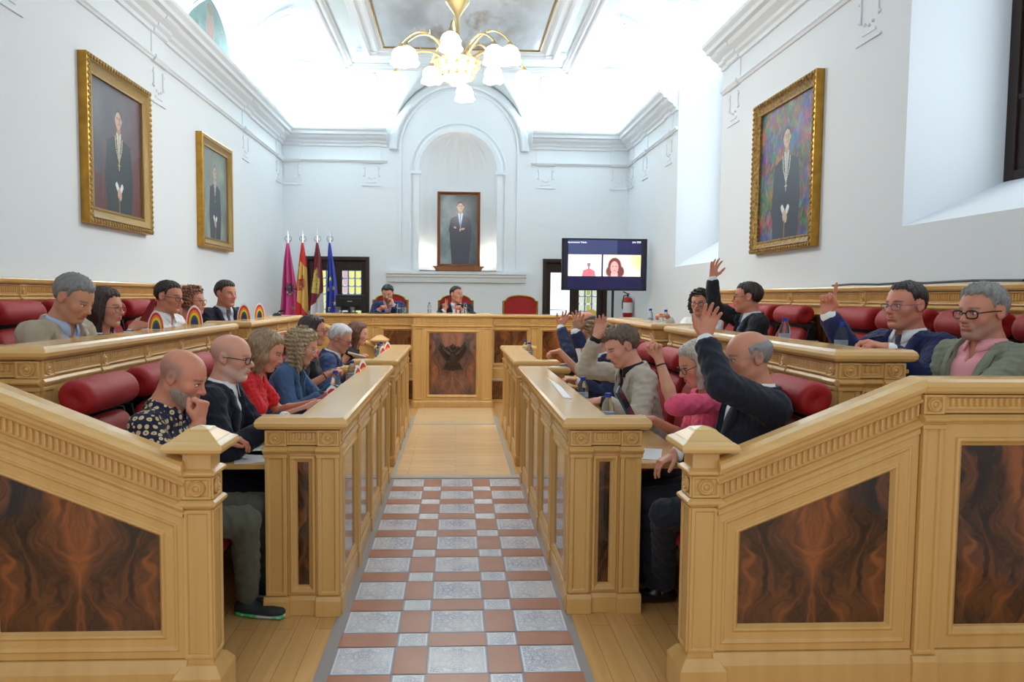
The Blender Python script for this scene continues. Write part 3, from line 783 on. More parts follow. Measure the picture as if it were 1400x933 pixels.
def desk(side, y0, y1, xin, xout, zb, zt, label, group, nb, table=True, tdepth=.32, far_end=True, name='council_desk'):
    """continuous counter along the aisle: side -1 left, 1 right; xin = face nearest the aisle"""
    root = thing(name, label, 'desk', (side * (xin + xout) / 2, (y0 + y1) / 2, zb), group=group)
    W = Wood(root); zu = zt - .062
    L = y1 - y0; pw = .10
    # face towards the aisle
    T = frame((side * xin, y0, 0), (0, 1), (-side * .5, 0))
    pils = [(pw / 2 + i * (L - pw) / nb, pw if i in (0, nb) else .085) for i in range(nb + 1)]
    face(W, T, L, zb, zu, pils, root, stile=.028)
    # near end
    wd = xout - xin
    T2 = frame((side * xin, y0, 0), (side, 0), (0, -1))
    pe = .105 if wd > .3 else .09
    face(W, T2, wd, zb, zu, [(pe / 2, pe), (wd - pe / 2, pe)], root, stile=.010)
    T3 = frame((side * xin, y1, 0), (side, 0), (0, 1))
    face(W, T3, wd, zb, zu, [(pe / 2, pe), (wd - pe / 2, pe)], root, stile=.03)
    c = W.g('carcass'); c.T = Matrix.Identity(4)
    a, b = sorted((side * (xin + .04), side * (xin + .075))); c.box(a, b, y0 + .03, y1 - .03, zb, zu)
    for (p, q) in ((y0 + .03, y0 + .06), (y1 - .06, y1 - .03)):
        a, b = sorted((side * (xin + .04), side * (xout - .01))); c.box(a, b, p, q, zb, zu)
    # ledge top: wide capping along the aisle and a return at both ends
    m = W.g('top', 'wood_h')
    a, b = sorted((side * xin, side * xout)); ai, bi = sorted((side * xin, side * (xin + .17)))
    topslab(W, None, ai, bi, y0 + .0, y1, zt); topslab(W, None, a, b, y0, y0 + .05, zt + .0005); topslab(W, None, a, b, y1 - .05, y1, zt + .0005)
    m.T = Matrix.Identity(4)
    # writing table behind it
    zw = zb + .75
    a, b = sorted((side * (xin + .08), side * (xout + tdepth)))
    W.g('writing_table', 'wood_h').box(a, b, y0 + .07, y1 - .07, zw - .03, zw)
    a, b = sorted((side * (xout + tdepth - .03), side * (xout + tdepth)))
    W.g('writing_table').box(a, b, y0 + .07, y1 - .07, zw - .065, zw - .03)
    if side:
        a, b = sorted((side * (xin + .07), side * (xin + (.32 if name == 'council_desk' else .40)))); W.g('shelf', 'wood_h').box(a, b, y0 + .07, y1 - .07, zt - (.172 if name == 'council_desk' else .125), zt - (.15 if name == 'council_desk' else .105))
    W.done()
    return root

ZT1, ZT2 = 1.0, 1.36
GD = 'long council desks'
desk(-1, 3.61, 6.27, .575, .935, 0, ZT1, 'nearest long wooden desk left of the aisle, beside the man in the patterned shirt', GD, 4)
desk(1, 3.61, 6.27, .575, .935, 0, ZT1, 'nearest long wooden desk right of the aisle, beside the raised-arm bald man', GD, 4)
desk(-1, 6.82, 8.85, .58, .93, 0, ZT1 + .005, 'farther wooden aisle desk on the left, in front of the white-haired man', GD, 3)
desk(1, 6.82, 8.85, .58, .93, 0, ZT1 + .005, 'farther wooden aisle desk on the right, ending before the president podium', GD, 3)
GU = 'upper tier council desks'
desk(-1, 3.34, 6.12, 1.85, 2.18, 0, ZT2, 'upper tier wooden desk nearest the camera on the left, with rainbow cards', GU, 5, tdepth=.2, name='upper_desk')
desk(1, 3.45, 6.25, 1.85, 2.18, 0, ZT2, 'upper tier wooden desk nearest the camera on the right, with microphone and bottles', GU, 5, tdepth=.2, name='upper_desk')
desk(-1, 6.6, 8.7, 1.85, 2.18, 0, ZT2, 'upper tier wooden desk farther back on the left, before the man with the laptop', GU, 4, tdepth=.2, name='upper_desk')
desk(1, 6.75, 8.7, 1.85, 2.18, 0, ZT2, 'upper tier wooden desk farther back on the right, before the woman in white', GU, 4, tdepth=.2, name='upper_desk')

# ---- newel and raking balustrade at the ends of the seating
def newel(m_T, root, u0, u1, z, depth, zb=0):
    """square post with pyramid cap; local frame, u0..u1 across, y=0 is the front"""
    n = thing
def balustrade(side, yf, flip, label, group, full=True):
    T0 = frame((0, yf, 0), (side, 0), (0, -flip))
    root = thing('balustrade', label, 'balustrade', (side * 1.6, yf + flip * .05, 0), group=group)
    W = Wood(root); sl = .405; ua = 1.03; up = 1.845
    def Ts(): return frame((side * ua, yf, 0), (side, 0), (0, -flip), sl)        # sheared: x measured from ua
    # newel post
    c = (.985, .055); hw = .054
    m = W.g('newel_post'); m.T = T0
    x0, x1, d0, d1 = c[0] - hw, c[0] + hw, -.108, .0
    m.box(x0, x1, d0, d1, .14, 1.0)
    for (TT, uu) in ((T0, c[0]), (frame((side * x0, yf, 0), (0, flip), (-side, 0)), .054)):
        m.T = TT
        m.rings([(uu - hw, .19), (uu + hw, .19), (uu + hw, .775), (uu - hw, .775)], [(0, .0), (0, .008), (.014, .008), (.018, .001)])
        m.rings([(uu - hw, .815), (uu + hw, .815), (uu + hw, .90), (uu - hw, .90)], [(0, 0), (0, .008), (.008, .008), (.012, .002)])
    rosette(T0, c[0], .858, .032, .003).build('rosette', 'wood_v', root, smooth=True, angle=.7)
    rosette(frame((side * x0, yf, 0), (0, flip), (-side, 0)), .054, .858, .032, .003).build('rosette', 'wood_v', root, smooth=True, angle=.7)
    m = W.g('newel_post'); m.T = T0
    def ring(z0, prof):
        vs = []; k = len(prof)
        for o, h in prof: vs += [(x0 - o, d1 + o, z0 + h), (x1 + o, d1 + o, z0 + h), (x1 + o, d0 - o, z0 + h), (x0 - o, d0 - o, z0 + h)]
        m.add(vs, [(i * 4 + j, i * 4 + (j + 1) % 4, (i + 1) * 4 + (j + 1) % 4, (i + 1) * 4 + j) for i in range(k - 1) for j in range(4)] + [(0, 3, 2, 1), tuple(range(4 * k - 4, 4 * k))])
    ring(.78, [(0, 0), (.012, .002), (.022, .012), (.022, .022), (.01, .032), (0, .034)])
    ring(.902, [(0, 0), (.012, .002), (.022, .010), (.020, .02), (.008, .028), (0, .03)])
    ring(0, [(.04, 0), (.04, .125), (.03, .14), (.012, .165), (0, .17)])
    m = W.g('newel_cap', 'wood_h'); m.T = T0
    ring_m = m
    prof = [(0, .985), (.012, .992), (.03, .998), (.056, 1.004), (.062, 1.018), (.056, 1.034), (.036, 1.044), (.03, 1.05), (-.005, 1.075), (-.012, 1.083), (-.0535, 1.094)]
    vs = []; k = len(prof)
    for o, h in prof: vs += [(x0 - o, d1 + o, h), (x1 + o, d1 + o, h), (x1 + o, d0 - o, h), (x0 - o, d0 - o, h)]
    m.add(vs, [(i * 4 + j, i * 4 + (j + 1) % 4, (i + 1) * 4 + (j + 1) % 4, (i + 1) * 4 + j) for i in range(k - 1) for j in range(4)] + [(0, 3, 2, 1)])
    # raking rail: z at ua on top = .965
    zr = .962; S = Ts(); uL = up - ua
    RP = [(-.095, -.06), (.015, -.06), (.030, -.048), (.038, -.03), (.034, -.012), (.02, -.001), (-.02, .004), (-.08, .002), (-.10, -.01), (-.108, -.03)]
    m = W.g('hand_rail', 'wood_h'); m.T = S; m.pull([(y, z + zr) for y, z in RP], 0, uL)
    m.T = T0; zp = zr + sl * uL
    uend = 3.14
    m.pull([(y, z + zp) for y, z in RP], up, uend)
    # body
    b = W.g('carcass'); zb_ = .0
    b.T = T0; b.prism([(ua, zb_), (uend, zb_), (uend, zp - .06), (up, zp - .06), (ua, zr - .06)], -.085, -.02)
    # raking frieze
    m = W.g('frieze'); m.T = S
    m.box(0, uL, -.02, .004, zr - .085, zr - .058); m.pull([(-.02, zr - .10), (.012, zr - .096), (.02, zr - .088), (.004, zr - .078), (-.02, zr - .078)], 0, uL)
    m.box(0, uL, -.02, -.008, zr - .175, zr - .08)
    m2 = W.g('frieze_rib'); m2.T = S; n = 34; p = uL / n
    for i in range(n):
        cc = (i + .5) * p; w = p * .30
        m2.add([(cc - w, -.008, zr - .155), (cc - w, -.008, zr - .10), (cc + w, -.008, zr - .10), (cc + w, -.008, zr - .155), (cc - w * .5, .005, zr - .148), (cc - w * .5, .005, zr - .10), (cc + w * .5, .005, zr - .10), (cc + w * .5, .005, zr - .148)],
               [(0, 4, 5, 1), (3, 2, 6, 7), (4, 7, 6, 5), (0, 3, 7, 4)])
    m = W.g('string_moulding'); m.T = S; m.pull(STR(zr - .19), 0, uL); m.pull([(-.02, zr - .222), (.008, zr - .222), (.008, zr - .20), (-.02, zr - .2)], 0, uL)
    # raking panel
    zbase = .19; zl = zr - .222
    O = [(ua, zbase), (up, zbase), (up, zl + sl * uL), (ua, zl)]
    m = W.g('panel_frame'); m.T = T0
    m.rings(O, [(0, -.02), (0, 0), (.030, .0), (.034, .008), (.04, .006), (.046, 0), (.078, -.002), (.084, .006), (.092, .006), (.102, -.010), (.106, -.016)])
    walnut_panel(T0, inset(O, .104), -.0155, root)
    # upright at the knee, then level panels
    T = T0; zt = zp - .06
    for uu in (up + .045, up + .045 + .92):
        pilaster(W, T, uu, .085, 0, zt - .11, zt - .082, zt - .004, plinth=.17)
        rosettes(T, [(uu, zt - .043)], root, r=.03, d=.012)
    for a, c in ((up + .09, up + .92), (up + 1.01, uend)):
        flutes(W, T, a, c, zt - .078, zt - .006, pitch=.024)
        m = W.g('string_moulding'); m.T = T; m.pull(STR(zt - .11), a, c)
        frame_panel(W, T, [(a, zbase), (c, zbase), (c, zt - .12), (a, zt - .12)], .055, root)
    m = W.g('plinth'); m.T = T; m.pull([(-.02, 0), (.022, 0), (.022, .14), (.014, .165), (.004, .185), (-.02, .19)], ua, uend)
    W.done()
    return root
GB = 'raking balustrades closing the seating'
balustrade(-1, 2.8, 1, 'nearest raking wooden balustrade with newel post at the left front corner', GB)
balustrade(1, 2.8, 1, 'nearest raking wooden balustrade with newel post at the right front corner', GB)
balustrade(-1, 9.55, -1, 'far raking balustrade with newel cap at the left, before the flags', GB)

# ---- wainscot behind the back row
def wainscot(side, y0, y1, label):
    root = thing('wall_panelling', label, 'panelling', (side * 3.12, (y0 + y1) / 2, .33), group='panelling behind the back rows')
    W = Wood(root); T = frame((side * 3.09, y0, 0), (0, 1), (-side, 0)); L = y1 - y0; nb = 5
    pils = [(.04 + i * (L - .08) / nb, .08) for i in range(nb + 1)]
    face(W, T, L, .33, 1.66, pils, root, fr=.09)
    m = W.g('top', 'wood_h'); m.T = T
    m.pull([(-.05, 1.66), (.02, 1.66), (.035, 1.672), (.04, 1.69), (.03, 1.702), (-.05, 1.705)], 0, L)
    W.done()
wainscot(-1, 2.95, 8.95, 'carved wooden wall panelling behind the left back row')
wainscot(1, 2.95, 9.1, 'carved wooden wall panelling behind the right back row')
m = MB(); pts = [P(x, y, X=3.10) for x, y in ((1138, 396), (1165, 393.5), (1200, 393), (1240, 393), (1262, 389), (1330, 389), (1400, 386.5))]
pts = [Vector((3.1, p.y, 1.714 + .007 * (i % 2))) for i, p in enumerate(pts)]
tag(m.tube(pts, .008, 8).build('cable', 'black', smooth=True), 'black cable lying along the top of the right wall panelling', 'cable')

# ---- president's podium and its wings
ZD = .33
root = thing('president_desk', 'wide wooden president desk with a carved eagle on its central podium', 'desk', (-.05, 11.1, 0))
W = Wood(root)
pc0, pc1 = -.60, .50; PANEL[0] = 'walnut_light'
T = frame((pc0, 10.46, 0), (1, 0), (0, -1)); L = pc1 - pc0
zf = 1.34 - .05; face(W, T, L, 0, zf, [(.065, .13), (L - .065, .13)], root, fr=.1, stile=.045, roses=True)
for xs, s in ((pc0, -1), (pc1, 1)):
    T = frame((xs, 10.46, 0), (0, 1), (s, 0)); face(W, T, .4, 0, zf, [(.05, .1)], root, fr=.1)
for (a, b, pl) in ((-2.05, pc0, [.06, .52, 1.40]), (pc1, 2.02, [.07, .62, 1.46])):
    T = frame((a, 10.86, 0), (1, 0), (0, -1)); L = b - a
    zt = 1.325 - .05
    if a < -1:
        face(W, T, .91, .38, zt, [(.06, .1), (.86, .1)], root, fr=.085, stile=.06, plinth=.16, panels='plain')
        face(W, T, L, .38, zt, [], root, fr=.085, stile=.03, plinth=.16, u0=.91, roses=False)
    else: face(W, T, L, .38, zt, [(.67, .1), (1.46, .1)], root, fr=.085, stile=.03, plinth=.16)
    m = W.g('base'); m.T = T; m.box(0, L, -.04, -.01, 0, .06)
    for u0, u1 in ((0.02, L - .02),):
        walnut_panel(T, [(u0, .06), (u1, .06), (u1, .34), (u0, .34)], -.009, root)
        m.box(0, L, -.04, .01, .335, .36)
m = W.g('top', 'wood_h'); m.T = Matrix.Identity(4)
topslab(W, None, pc0, pc1, 10.46, 11.3, 1.345, th=.055, over=.03)
topslab(W, None, -2.05, 2.02, 10.86, 11.3, 1.33, th=.05, over=.03)
for a, s in ((-2.05, -1), (2.02, 1)):
    T = frame((a, 10.86, 0), (0, 1), (s, 0)); face(W, T, .44, .0, 1.28, [(.05, .1), (.39, .1)], root, fr=.085)
W.g('writing_table', 'wood_h').T = Matrix.Identity(4); W.g('writing_table').box(-2.0, 1.97, 11.3, 11.33, 1.0, 1.3)
W.done()

# ---- theatre seats
def make_seat():
    t = thing('theatre_seat', 'red theatre seat', 'seat')
    # seat cushion with a rounded waterfall front
    def pad(name, prof, y0, y1, sub=1):
        m = MB(frame((0, 0, 0), (0, 1), (1, 0)))    # local x = y, local y = x
        n = len(prof)
        ys = [y0, y0 + .02, y0 + .05, (y0 + y1) / 2, y1 - .05, y1 - .02, y1]; cx = sum(p[0] for p in prof) / n; cz = sum(p[1] for p in prof) / n
        ks = [.82, .95, 1, 1.02, 1, .95, .82]
        vs = []
        for yy, k in zip(ys, ks): vs += [(yy, cx + (x - cx) * (1 - (1 - k) * .5), cz + (z - cz) * k) for x, z in prof]
        fs = [(i * n + j, i * n + (j + 1) % n, (i + 1) * n + (j + 1) % n, (i + 1) * n + j) for i in range(len(ys) - 1) for j in range(n)] + [tuple(range(n))[::-1], tuple(range((len(ys) - 1) * n, len(ys) * n))]
        m.add(vs, fs)
        return m.build(name, 'red', t, smooth=True, angle=None, subsurf=1)
    pad('seat_cushion', [(-.20, .33), (.14, .33), (.27, .36), (.30, .40), (.29, .445), (.23, .465), (0, .46), (-.20, .44)], -.245, .245)
    pad('backrest', [(-.15, .44), (-.165, .62), (-.19, .80), (-.235, .99), (-.29, 1.05), (-.33, .98), (-.30, .75), (-.27, .55), (-.25, .42), (-.20, .40)], -.245, .245)
    # head roll
    prof = [(-.245 + .012, .0), (-.245, .05), (-.245, .078), (-.235, .093), (-.20, .10), (0, .102), (.20, .10), (.235, .093), (.245, .078), (.245, .05), (.233, 0)]
    m = MB(); m.lathe([(r, h) for h, r in prof], (-.285, 0, 1.135), (0, 1, 0), 28, sx=.74, sy=.86); m.build('head_roll', 'red', t, smooth=True, angle=1.0)
    m = MB()
    for s in (-1, 1):
        y = s * .262
        m.T = frame((0, y, 0), (1, 0), (0, 1))
        m.prism([(-.36, 0), (-.10, 0), (-.12, .30), (.10, .33), (.10, .37), (-.17, .38), (-.28, .94), (-.30, 1.03), (-.36, 1.03), (-.38, .9)], -.009, .009)
    m.T = Matrix.Identity(4)
    m.box(-.36, -.33, -.25, .25, .30, 1.06)
    m.build('side_frame', 'black', t, bevel=.004)
    m = MB()
    for s in (-1, 1): m.box(-.12, .12, s * .265 - .022, s * .265 + .022, .60, .63)
    m.build('armrest', 'black', t, bevel=.006)
    return t
seat0 = make_seat(); first = [True]
def seat(x, y, z, side, label, group):
    rz = 0 if side < 0 else PI
    if first[0]:
        first[0] = False; seat0.location = (x, y, z); seat0.rotation_euler = (0, 0, rz); seat0['label'] = label; seat0['group'] = group; return seat0
    return dup(seat0, (x, y, z), rz, label, group)
# ================================================================ seats in their rows
ORD = ['nearest the camera', 'second from the camera', 'third from the camera', 'fourth from the camera', 'fifth from the camera', 'sixth from the camera', 'seventh from the camera', 'eighth from the camera']
SEATS = {(-1, 1): [3.50, 4.12, 4.76, 5.40, 6.02, 7.2, 7.82, 8.44], (1, 1): [3.52, 4.14, 4.90, 5.52, 6.14, 6.76, 7.45, 8.07],
         (-1, 2): [3.18, 3.80, 4.42, 5.04, 5.66, 6.28, 6.9, 7.52], (1, 2): [3.42, 4.04, 4.66, 5.24, 6.28, 6.90, 7.52, 8.14]}
for (sd, tier), ys in SEATS.items():
    for k, yy in enumerate(ys):
        x = sd * (1.38 if tier == 1 else 2.66)
        seat(x, yy, 0.0 if tier == 1 else .33, sd,
             f'red theatre seat with head roll in the {"left" if sd < 0 else "right"} {"lower" if tier == 1 else "upper"} row, {ORD[k]}',
             f'{"left" if sd < 0 else "right"} {"lower" if tier == 1 else "upper"} row of red seats')

# ---- armchairs behind the president's desk
def make_armchair():
    t = thing('armchair', 'gilt armchair', 'chair')
    def outline(w, h0, h1, k=14):
        # shouldered arch
        pts = [(-w, h0), (-w, h1 - .10), (-w + .04, h1 - .095)]
        for i in range(k + 1):
            a = PI - PI * i / k; pts.append(((w - .05) * math.cos(a), h1 - .09 + .09 * math.sin(a)))
        return pts + [(w - .04, h1 - .095), (w, h1 - .10), (w, h0)]
    m = MB(frame((0, .26, 0), (1, 0), (0, 1)))
    O = outline(.30, .50, 1.30)
    vs = []; steps = [(0, .0), (0, -.05), (.012, -.058), (.03, -.05), (.036, -.03)]
    m.rings(O, steps); m.add([(x, 0, z) for x, z in O], [tuple(range(len(O)))]); m.build('back_frame', 'gold', t, bevel=0)
    m = MB(frame((0, .26, 0), (1, 0), (0, 1))); I = inset(O, .034); m.prism(I, -.045, -.01); m.build('backrest', 'red', t, bevel=.008)
    m = MB(); m.box(-.26, .26, -.26, .22, .40, .50); m.build('seat', 'red', t, bevel=.03, seg=3)
    m = MB(); m.box(-.28, .28, -.28, .26, .34, .40); m.build('seat_rail', 'gold', t, bevel=.006)
    for sx in (-1, 1):
        m = MB(); m.tube([(sx * .29, .24, .72), (sx * .30, .0, .73), (sx * .30, -.18, .72), (sx * .30, -.24, .68)], .02, 8); m.tube([(sx * .29, -.18, .38), (sx * .30, -.18, .72)], .016, 8)
        m.build('arm', 'gold', t, smooth=True, angle=.8)
        for sy in (-.25, .24):
            m = MB(); m.tube([(sx * .26, sy, 0), (sx * .26, sy, .12), (sx * .26, sy, .36)], [.014, .018, .024], 8); m.build('leg', 'gold', t, smooth=True, angle=.8)
    return t
ac = make_armchair()
for k, (px, lb) in enumerate(((531, 'gilt framed red armchair at the left, behind the man resting his cheek'), (623, 'gilt framed red armchair in the middle, behind the president'), (714, 'empty gilt framed red armchair right of the president'))):
    p = P(px, 430, Y=11.85)
    o = ac if k == 0 else dup(ac); o.location = (p.x, 12.0, ZD); o['label'] = lb; o['group'] = 'armchairs at the president desk'

# ---- framed portraits
def picture(name, label, T, w, h, z0, fw, fd, pt, mats, group=None, ornate=True):
    """T: frame with x along the wall, y out of it"""
    c = T @ Vector((w / 2, 0, z0)); root = thing(name, label, 'painting', c, group=group)
    m = MB(T); O = [(0, z0), (w, z0), (w, z0 + h), (0, z0 + h)]
    m.rings(O, [(0, 0), (0, fd), (fw * .12, fd * 1.05), (fw * .30, fd * .95)]); m.build('outer_frame', mats[0], root)
    m = MB(T); m.rings(O, [(fw * .28, fd * .97), (fw * .36, fd * 1.08), (fw * .5, fd * .8), (fw * .8, fd * .55), (fw * .86, fd * .62), (fw * .98, fd * .6), (fw, fd * .3)])
    if ornate:   # carved leaf tips round the edge
        n = int(h / .05)
        for i in range(n):
            zz = z0 + (i + .5) * h / n
            for uu in (fw * .16, w - fw * .16): m.ball((uu, fd * 1.02, zz), (fw * .14, fd * .16, .018), 6)
        n = int(w / .05)
        for i in range(n):
            uu = (i + .5) * w / n
            for zz in (z0 + fw * .16, z0 + h - fw * .16): m.ball((uu, fd * 1.02, zz), (.018, fd * .16, fw * .14), 6)
    m.build('inner_frame', mats[1], root, smooth=True, angle=.7)
    g = fw * .97
    def pos(u, v):
        a = np.asarray(T)
        U = g + (w - 2 * g) * u; V = z0 + g + (h - 2 * g) * v; D = np.full_like(u, fd * .32)
        return tuple(a[i, 0] * U + a[i, 1] * D + a[i, 2] * V + a[i, 3] for i in range(3))
    pt.mesh('canvas', pos, 'painted', root)
    return root

def figure(p, cx, top, h, suit, shirt, tie, skin=(206, 160, 132), hair=(60, 44, 36), chain=None, pose='folded', wdt=1.0):
    """a standing man in a suit: cx, top of head, total height to the frame's foot"""
    s = h / 7.6; f_ = top - s * .55
    p.poly([(cx - .95 * s * wdt, f_ - 1.25 * s), (cx + .95 * s * wdt, f_ - 1.25 * s), (cx + 1.12 * s * wdt, f_ - 3.2 * s), (cx + .85 * s * wdt, f_ - 7 * s), (cx - .85 * s * wdt, f_ - 7 * s), (cx - 1.12 * s * wdt, f_ - 3.2 * s)], suit)
    p.ell(cx, f_ - 1.6 * s, .98 * s * wdt, .62 * s, suit)
    p.poly([(cx - .3 * s, f_ - .7 * s), (cx + .3 * s, f_ - .7 * s), (cx + .05 * s, f_ - 2.4 * s), (cx - .05 * s, f_ - 2.4 * s)], shirt)
    p.line([(cx, f_ - .8 * s), (cx, f_ - 2.2 * s)], .13 * s, tie)
    dk = tuple(x * .75 for x in suit)
    p.line([(cx - .1 * s, f_ - 2.4 * s), (cx - .04 * s, f_ - 4.1 * s)], .05 * s, dk)
    for q in (-1, 1): p.line([(cx + q * .34 * s, f_ - .8 * s), (cx + q * .06 * s, f_ - 2.4 * s)], .10 * s, tuple(x * 1.25 for x in suit))
    p.ell(cx, f_ - .55 * s, .22 * s, .3 * s, tuple(x * .85 for x in skin))
    p.ell(cx, f_ + .12 * s, .40 * s, .46 * s, hair)
    p.ell(cx - .02 * s, f_ - .05 * s, .36 * s, .47 * s, skin)
    p.ell(cx + .14 * s, f_ - .08 * s, .18 * s, .4 * s, tuple(x * .82 for x in skin), .6, .5)
    for q in (-1, 1):
        p.ell(cx + q * .14 * s, f_ + .02 * s, .06 * s, .025 * s, (50, 36, 30)); p.line([(cx + (q * .14 - .08) * s, f_ + .11 * s), (cx + (q * .14 + .08) * s, f_ + .11 * s)], .035 * s, hair)
        p.ell(cx + q * .37 * s, f_ - .03 * s, .05 * s, .11 * s, skin)
    p.line([(cx, f_ + .02 * s), (cx + .03 * s, f_ - .13 * s)], .04 * s, tuple(x * .8 for x in skin)); p.line([(cx - .1 * s, f_ - .24 * s), (cx + .1 * s, f_ - .24 * s)], .035 * s, (150, 84, 76))
    if pose == 'folded':
        for q in (-1, 1): p.line([(cx + q * .95 * s, f_ - 1.6 * s), (cx + q * 1.15 * s, f_ - 2.75 * s), (cx - q * .35 * s, f_ - 2.55 * s)], .42 * s, suit); p.line([(cx + q * 1.0 * s, f_ - 2.95 * s), (cx - q * .3 * s, f_ - 2.75 * s)], .04 * s, dk)
        p.ell(cx + .28 * s, f_ - 2.5 * s, .24 * s, .12 * s, skin, rot=.2); p.ell(cx - .62 * s, f_ - 2.35 * s, .18 * s, .11 * s, skin, rot=-.5); p.line([(cx - .02 * s, f_ - 2.5 * s), (cx - .05 * s, f_ - 2.75 * s)], .09 * s, (225, 225, 230))
    else:
        for q in (-1, 1): p.line([(cx + q * .95 * s, f_ - 1.7 * s), (cx + q * 1.05 * s, f_ - 2.9 * s), (cx + q * .25 * s, f_ - 3.75 * s)], .4 * s, suit)
        p.line([(cx + .3 * s, f_ - 3.65 * s), (cx + .16 * s, f_ - 3.85 * s)], .3 * s, (225, 225, 225)); p.line([(cx - .35 * s, f_ - 3.6 * s), (cx - .2 * s, f_ - 3.8 * s)], .3 * s, (225, 225, 225))
        p.ell(cx - .02 * s, f_ - 4.1 * s, .24 * s, .34 * s, skin, rot=.3); p.line([(cx - .05 * s, f_ - 4.3 * s), (cx - .08 * s, f_ - 6.5 * s)], .08 * s, (150, 110, 70))
    if chain:
        pts = [(cx + .42 * s * math.sin(t) * 1.1, f_ - .9 * s - 1.35 * s * (1 - math.cos(t)) * .5 * 1.0) for t in np.linspace(-1.4, 1.4, 9)]
        L = [(cx - .42 * s, f_ - .95 * s), (cx - .34 * s, f_ - 1.6 * s), (cx, f_ - 2.3 * s), (cx + .34 * s, f_ - 1.6 * s), (cx + .42 * s, f_ - .95 * s)]
        for (a, b), (c, d) in zip(L, L[1:]):
            for k in range(6): p.ell(a + (c - a) * k / 6, b + (d - b) * k / 6, .055 * s, .055 * s, chain)
        p.line([(cx, f_ - 2.3 * s), (cx, f_ - 2.75 * s)], .07 * s, chain); p.line([(cx - .12 * s, f_ - 2.5 * s), (cx + .12 * s, f_ - 2.5 * s)], .07 * s, chain)

def onwall(side, xa, ya0, ya1, xb, out=.0):
    a = P(xa, ya0, X=side * WX); b = P(xb, ya0, X=side * WX); c = P(xa, ya1, X=side * WX)
    return a, b, c
X_ = WX - .06
def wallpic(side, xn, yt, yb, xf, label, pt, mats, ornate, fw=.14):
    """near edge px xn (top yt, bottom yb), far edge px xf"""
    n0 = P(xn, yt, X=side * X_); n1 = P(xn, yb, X=side * X_); f0 = P(xf, yt, X=side * X_)
    T = frame((side * (WX - .001), n0.y, 0), (0, 1), (-side, 0))
    if side > 0: T = frame((side * (WX - .001), f0.y, 0), (0, -1), (-side, 0))
    else: T = frame((side * (WX - .001), n0.y, 0), (0, 1), (-side, 0))
    return picture('portrait_painting', label, T, abs(f0.y - n0.y), n0.z - n1.z, n1.z, fw, .075, pt, mats, 'portraits on the side walls', ornate)

A1 = 1.28 / 1.44
p = Paint(150, 170, A1, (70, 62, 66)); nz = p.fbm(4, 5, 3)[..., None]
p.c = np.array([64, 60, 70]) * (.6 + .8 * nz) + np.array([46, 16, 12]) * (p.x / A1)[..., None] * (1 - .3 * p.y[..., None])
p.poly([(.0, 0), (A1, 0), (A1, .12), (.0, .3)], (86, 28, 26), .75); p.poly([(.62, .1), (A1, .08), (A1, .55), (.72, .45)], (96, 40, 28), .6)
p.line([(.18, .1), (.2, .55)], .03, (110, 60, 50), .6); p.ell(.1, .75, .2, .3, (118, 112, 122), .5, .9)
figure(p, .47, .84, 1.12, (27, 34, 42), (206, 200, 190), (150, 146, 140), skin=(196, 158, 136), hair=(46, 40, 38), chain=(206, 186, 130), pose='cane', wdt=1.5)
wallpic(-1, 115, 68, 303, 203, 'large gilt framed portrait of a man with gold chain, nearest on the left wall', p, ['gold', 'gold_dull'], True, .15)
p = Paint(120, 140, .9, (128, 136, 128)); nz = p.fbm(4, 4, 5)[..., None]; p.c = np.array([112, 122, 116]) * (.7 + .6 * nz); p.ell(.45, .7, .4, .5, (150, 156, 140), .4, .9)
figure(p, .46, .84, 1.08, (40, 44, 58), (196, 200, 206), (120, 40, 40), skin=(190, 156, 134), hair=(110, 100, 92), pose='cane', wdt=1.35)
wallpic(-1, 274, 179, 336, 316, 'gilt framed portrait of a balding man, farther along the left wall', p, ['gold', 'gold_dull'], False, .13)
p = Paint(170, 200, .83, (90, 84, 100))
r1 = np.stack([p.fbm(7, 4, s_) for s_ in (11, 21, 31)], -1); r2 = np.stack([p.fbm(22, 3, s_) for s_ in (12, 22, 32)], -1)
p.c = np.array([96, 84, 98]) + (r1 - .5) * np.array([230, 120, 190]) + (r2 - .5) * np.array([150, 110, 110])
rr = np.random.RandomState(5)
for k in range(330):
    x, y, a = rr.rand() * .83, rr.rand(), rr.uniform(.8, 2.0); l = rr.uniform(.02, .07)
    c_ = [(150, 74, 74), (70, 84, 130), (178, 150, 150), (60, 60, 78), (190, 110, 60), (110, 130, 150), (86, 60, 96)][rr.randint(7)]
    p.line([(x, y), (x + l * math.cos(a), y + l * math.sin(a))], .010, c_, .7)
p.ell(.2, .35, .1, .08, (200, 140, 60), .5, .8)
figure(p, .44, .82, 1.08, (44, 52, 66), (200, 196, 190), (170, 170, 160), skin=(204, 176, 154), hair=(44, 48, 66), chain=(196, 200, 186), pose='cane', wdt=1.4)
wallpic(1, 1119, 93, 335, 1034, 'ornately framed expressive portrait on the right wall', p, ['gold', 'gold_ornate'], True, .12)

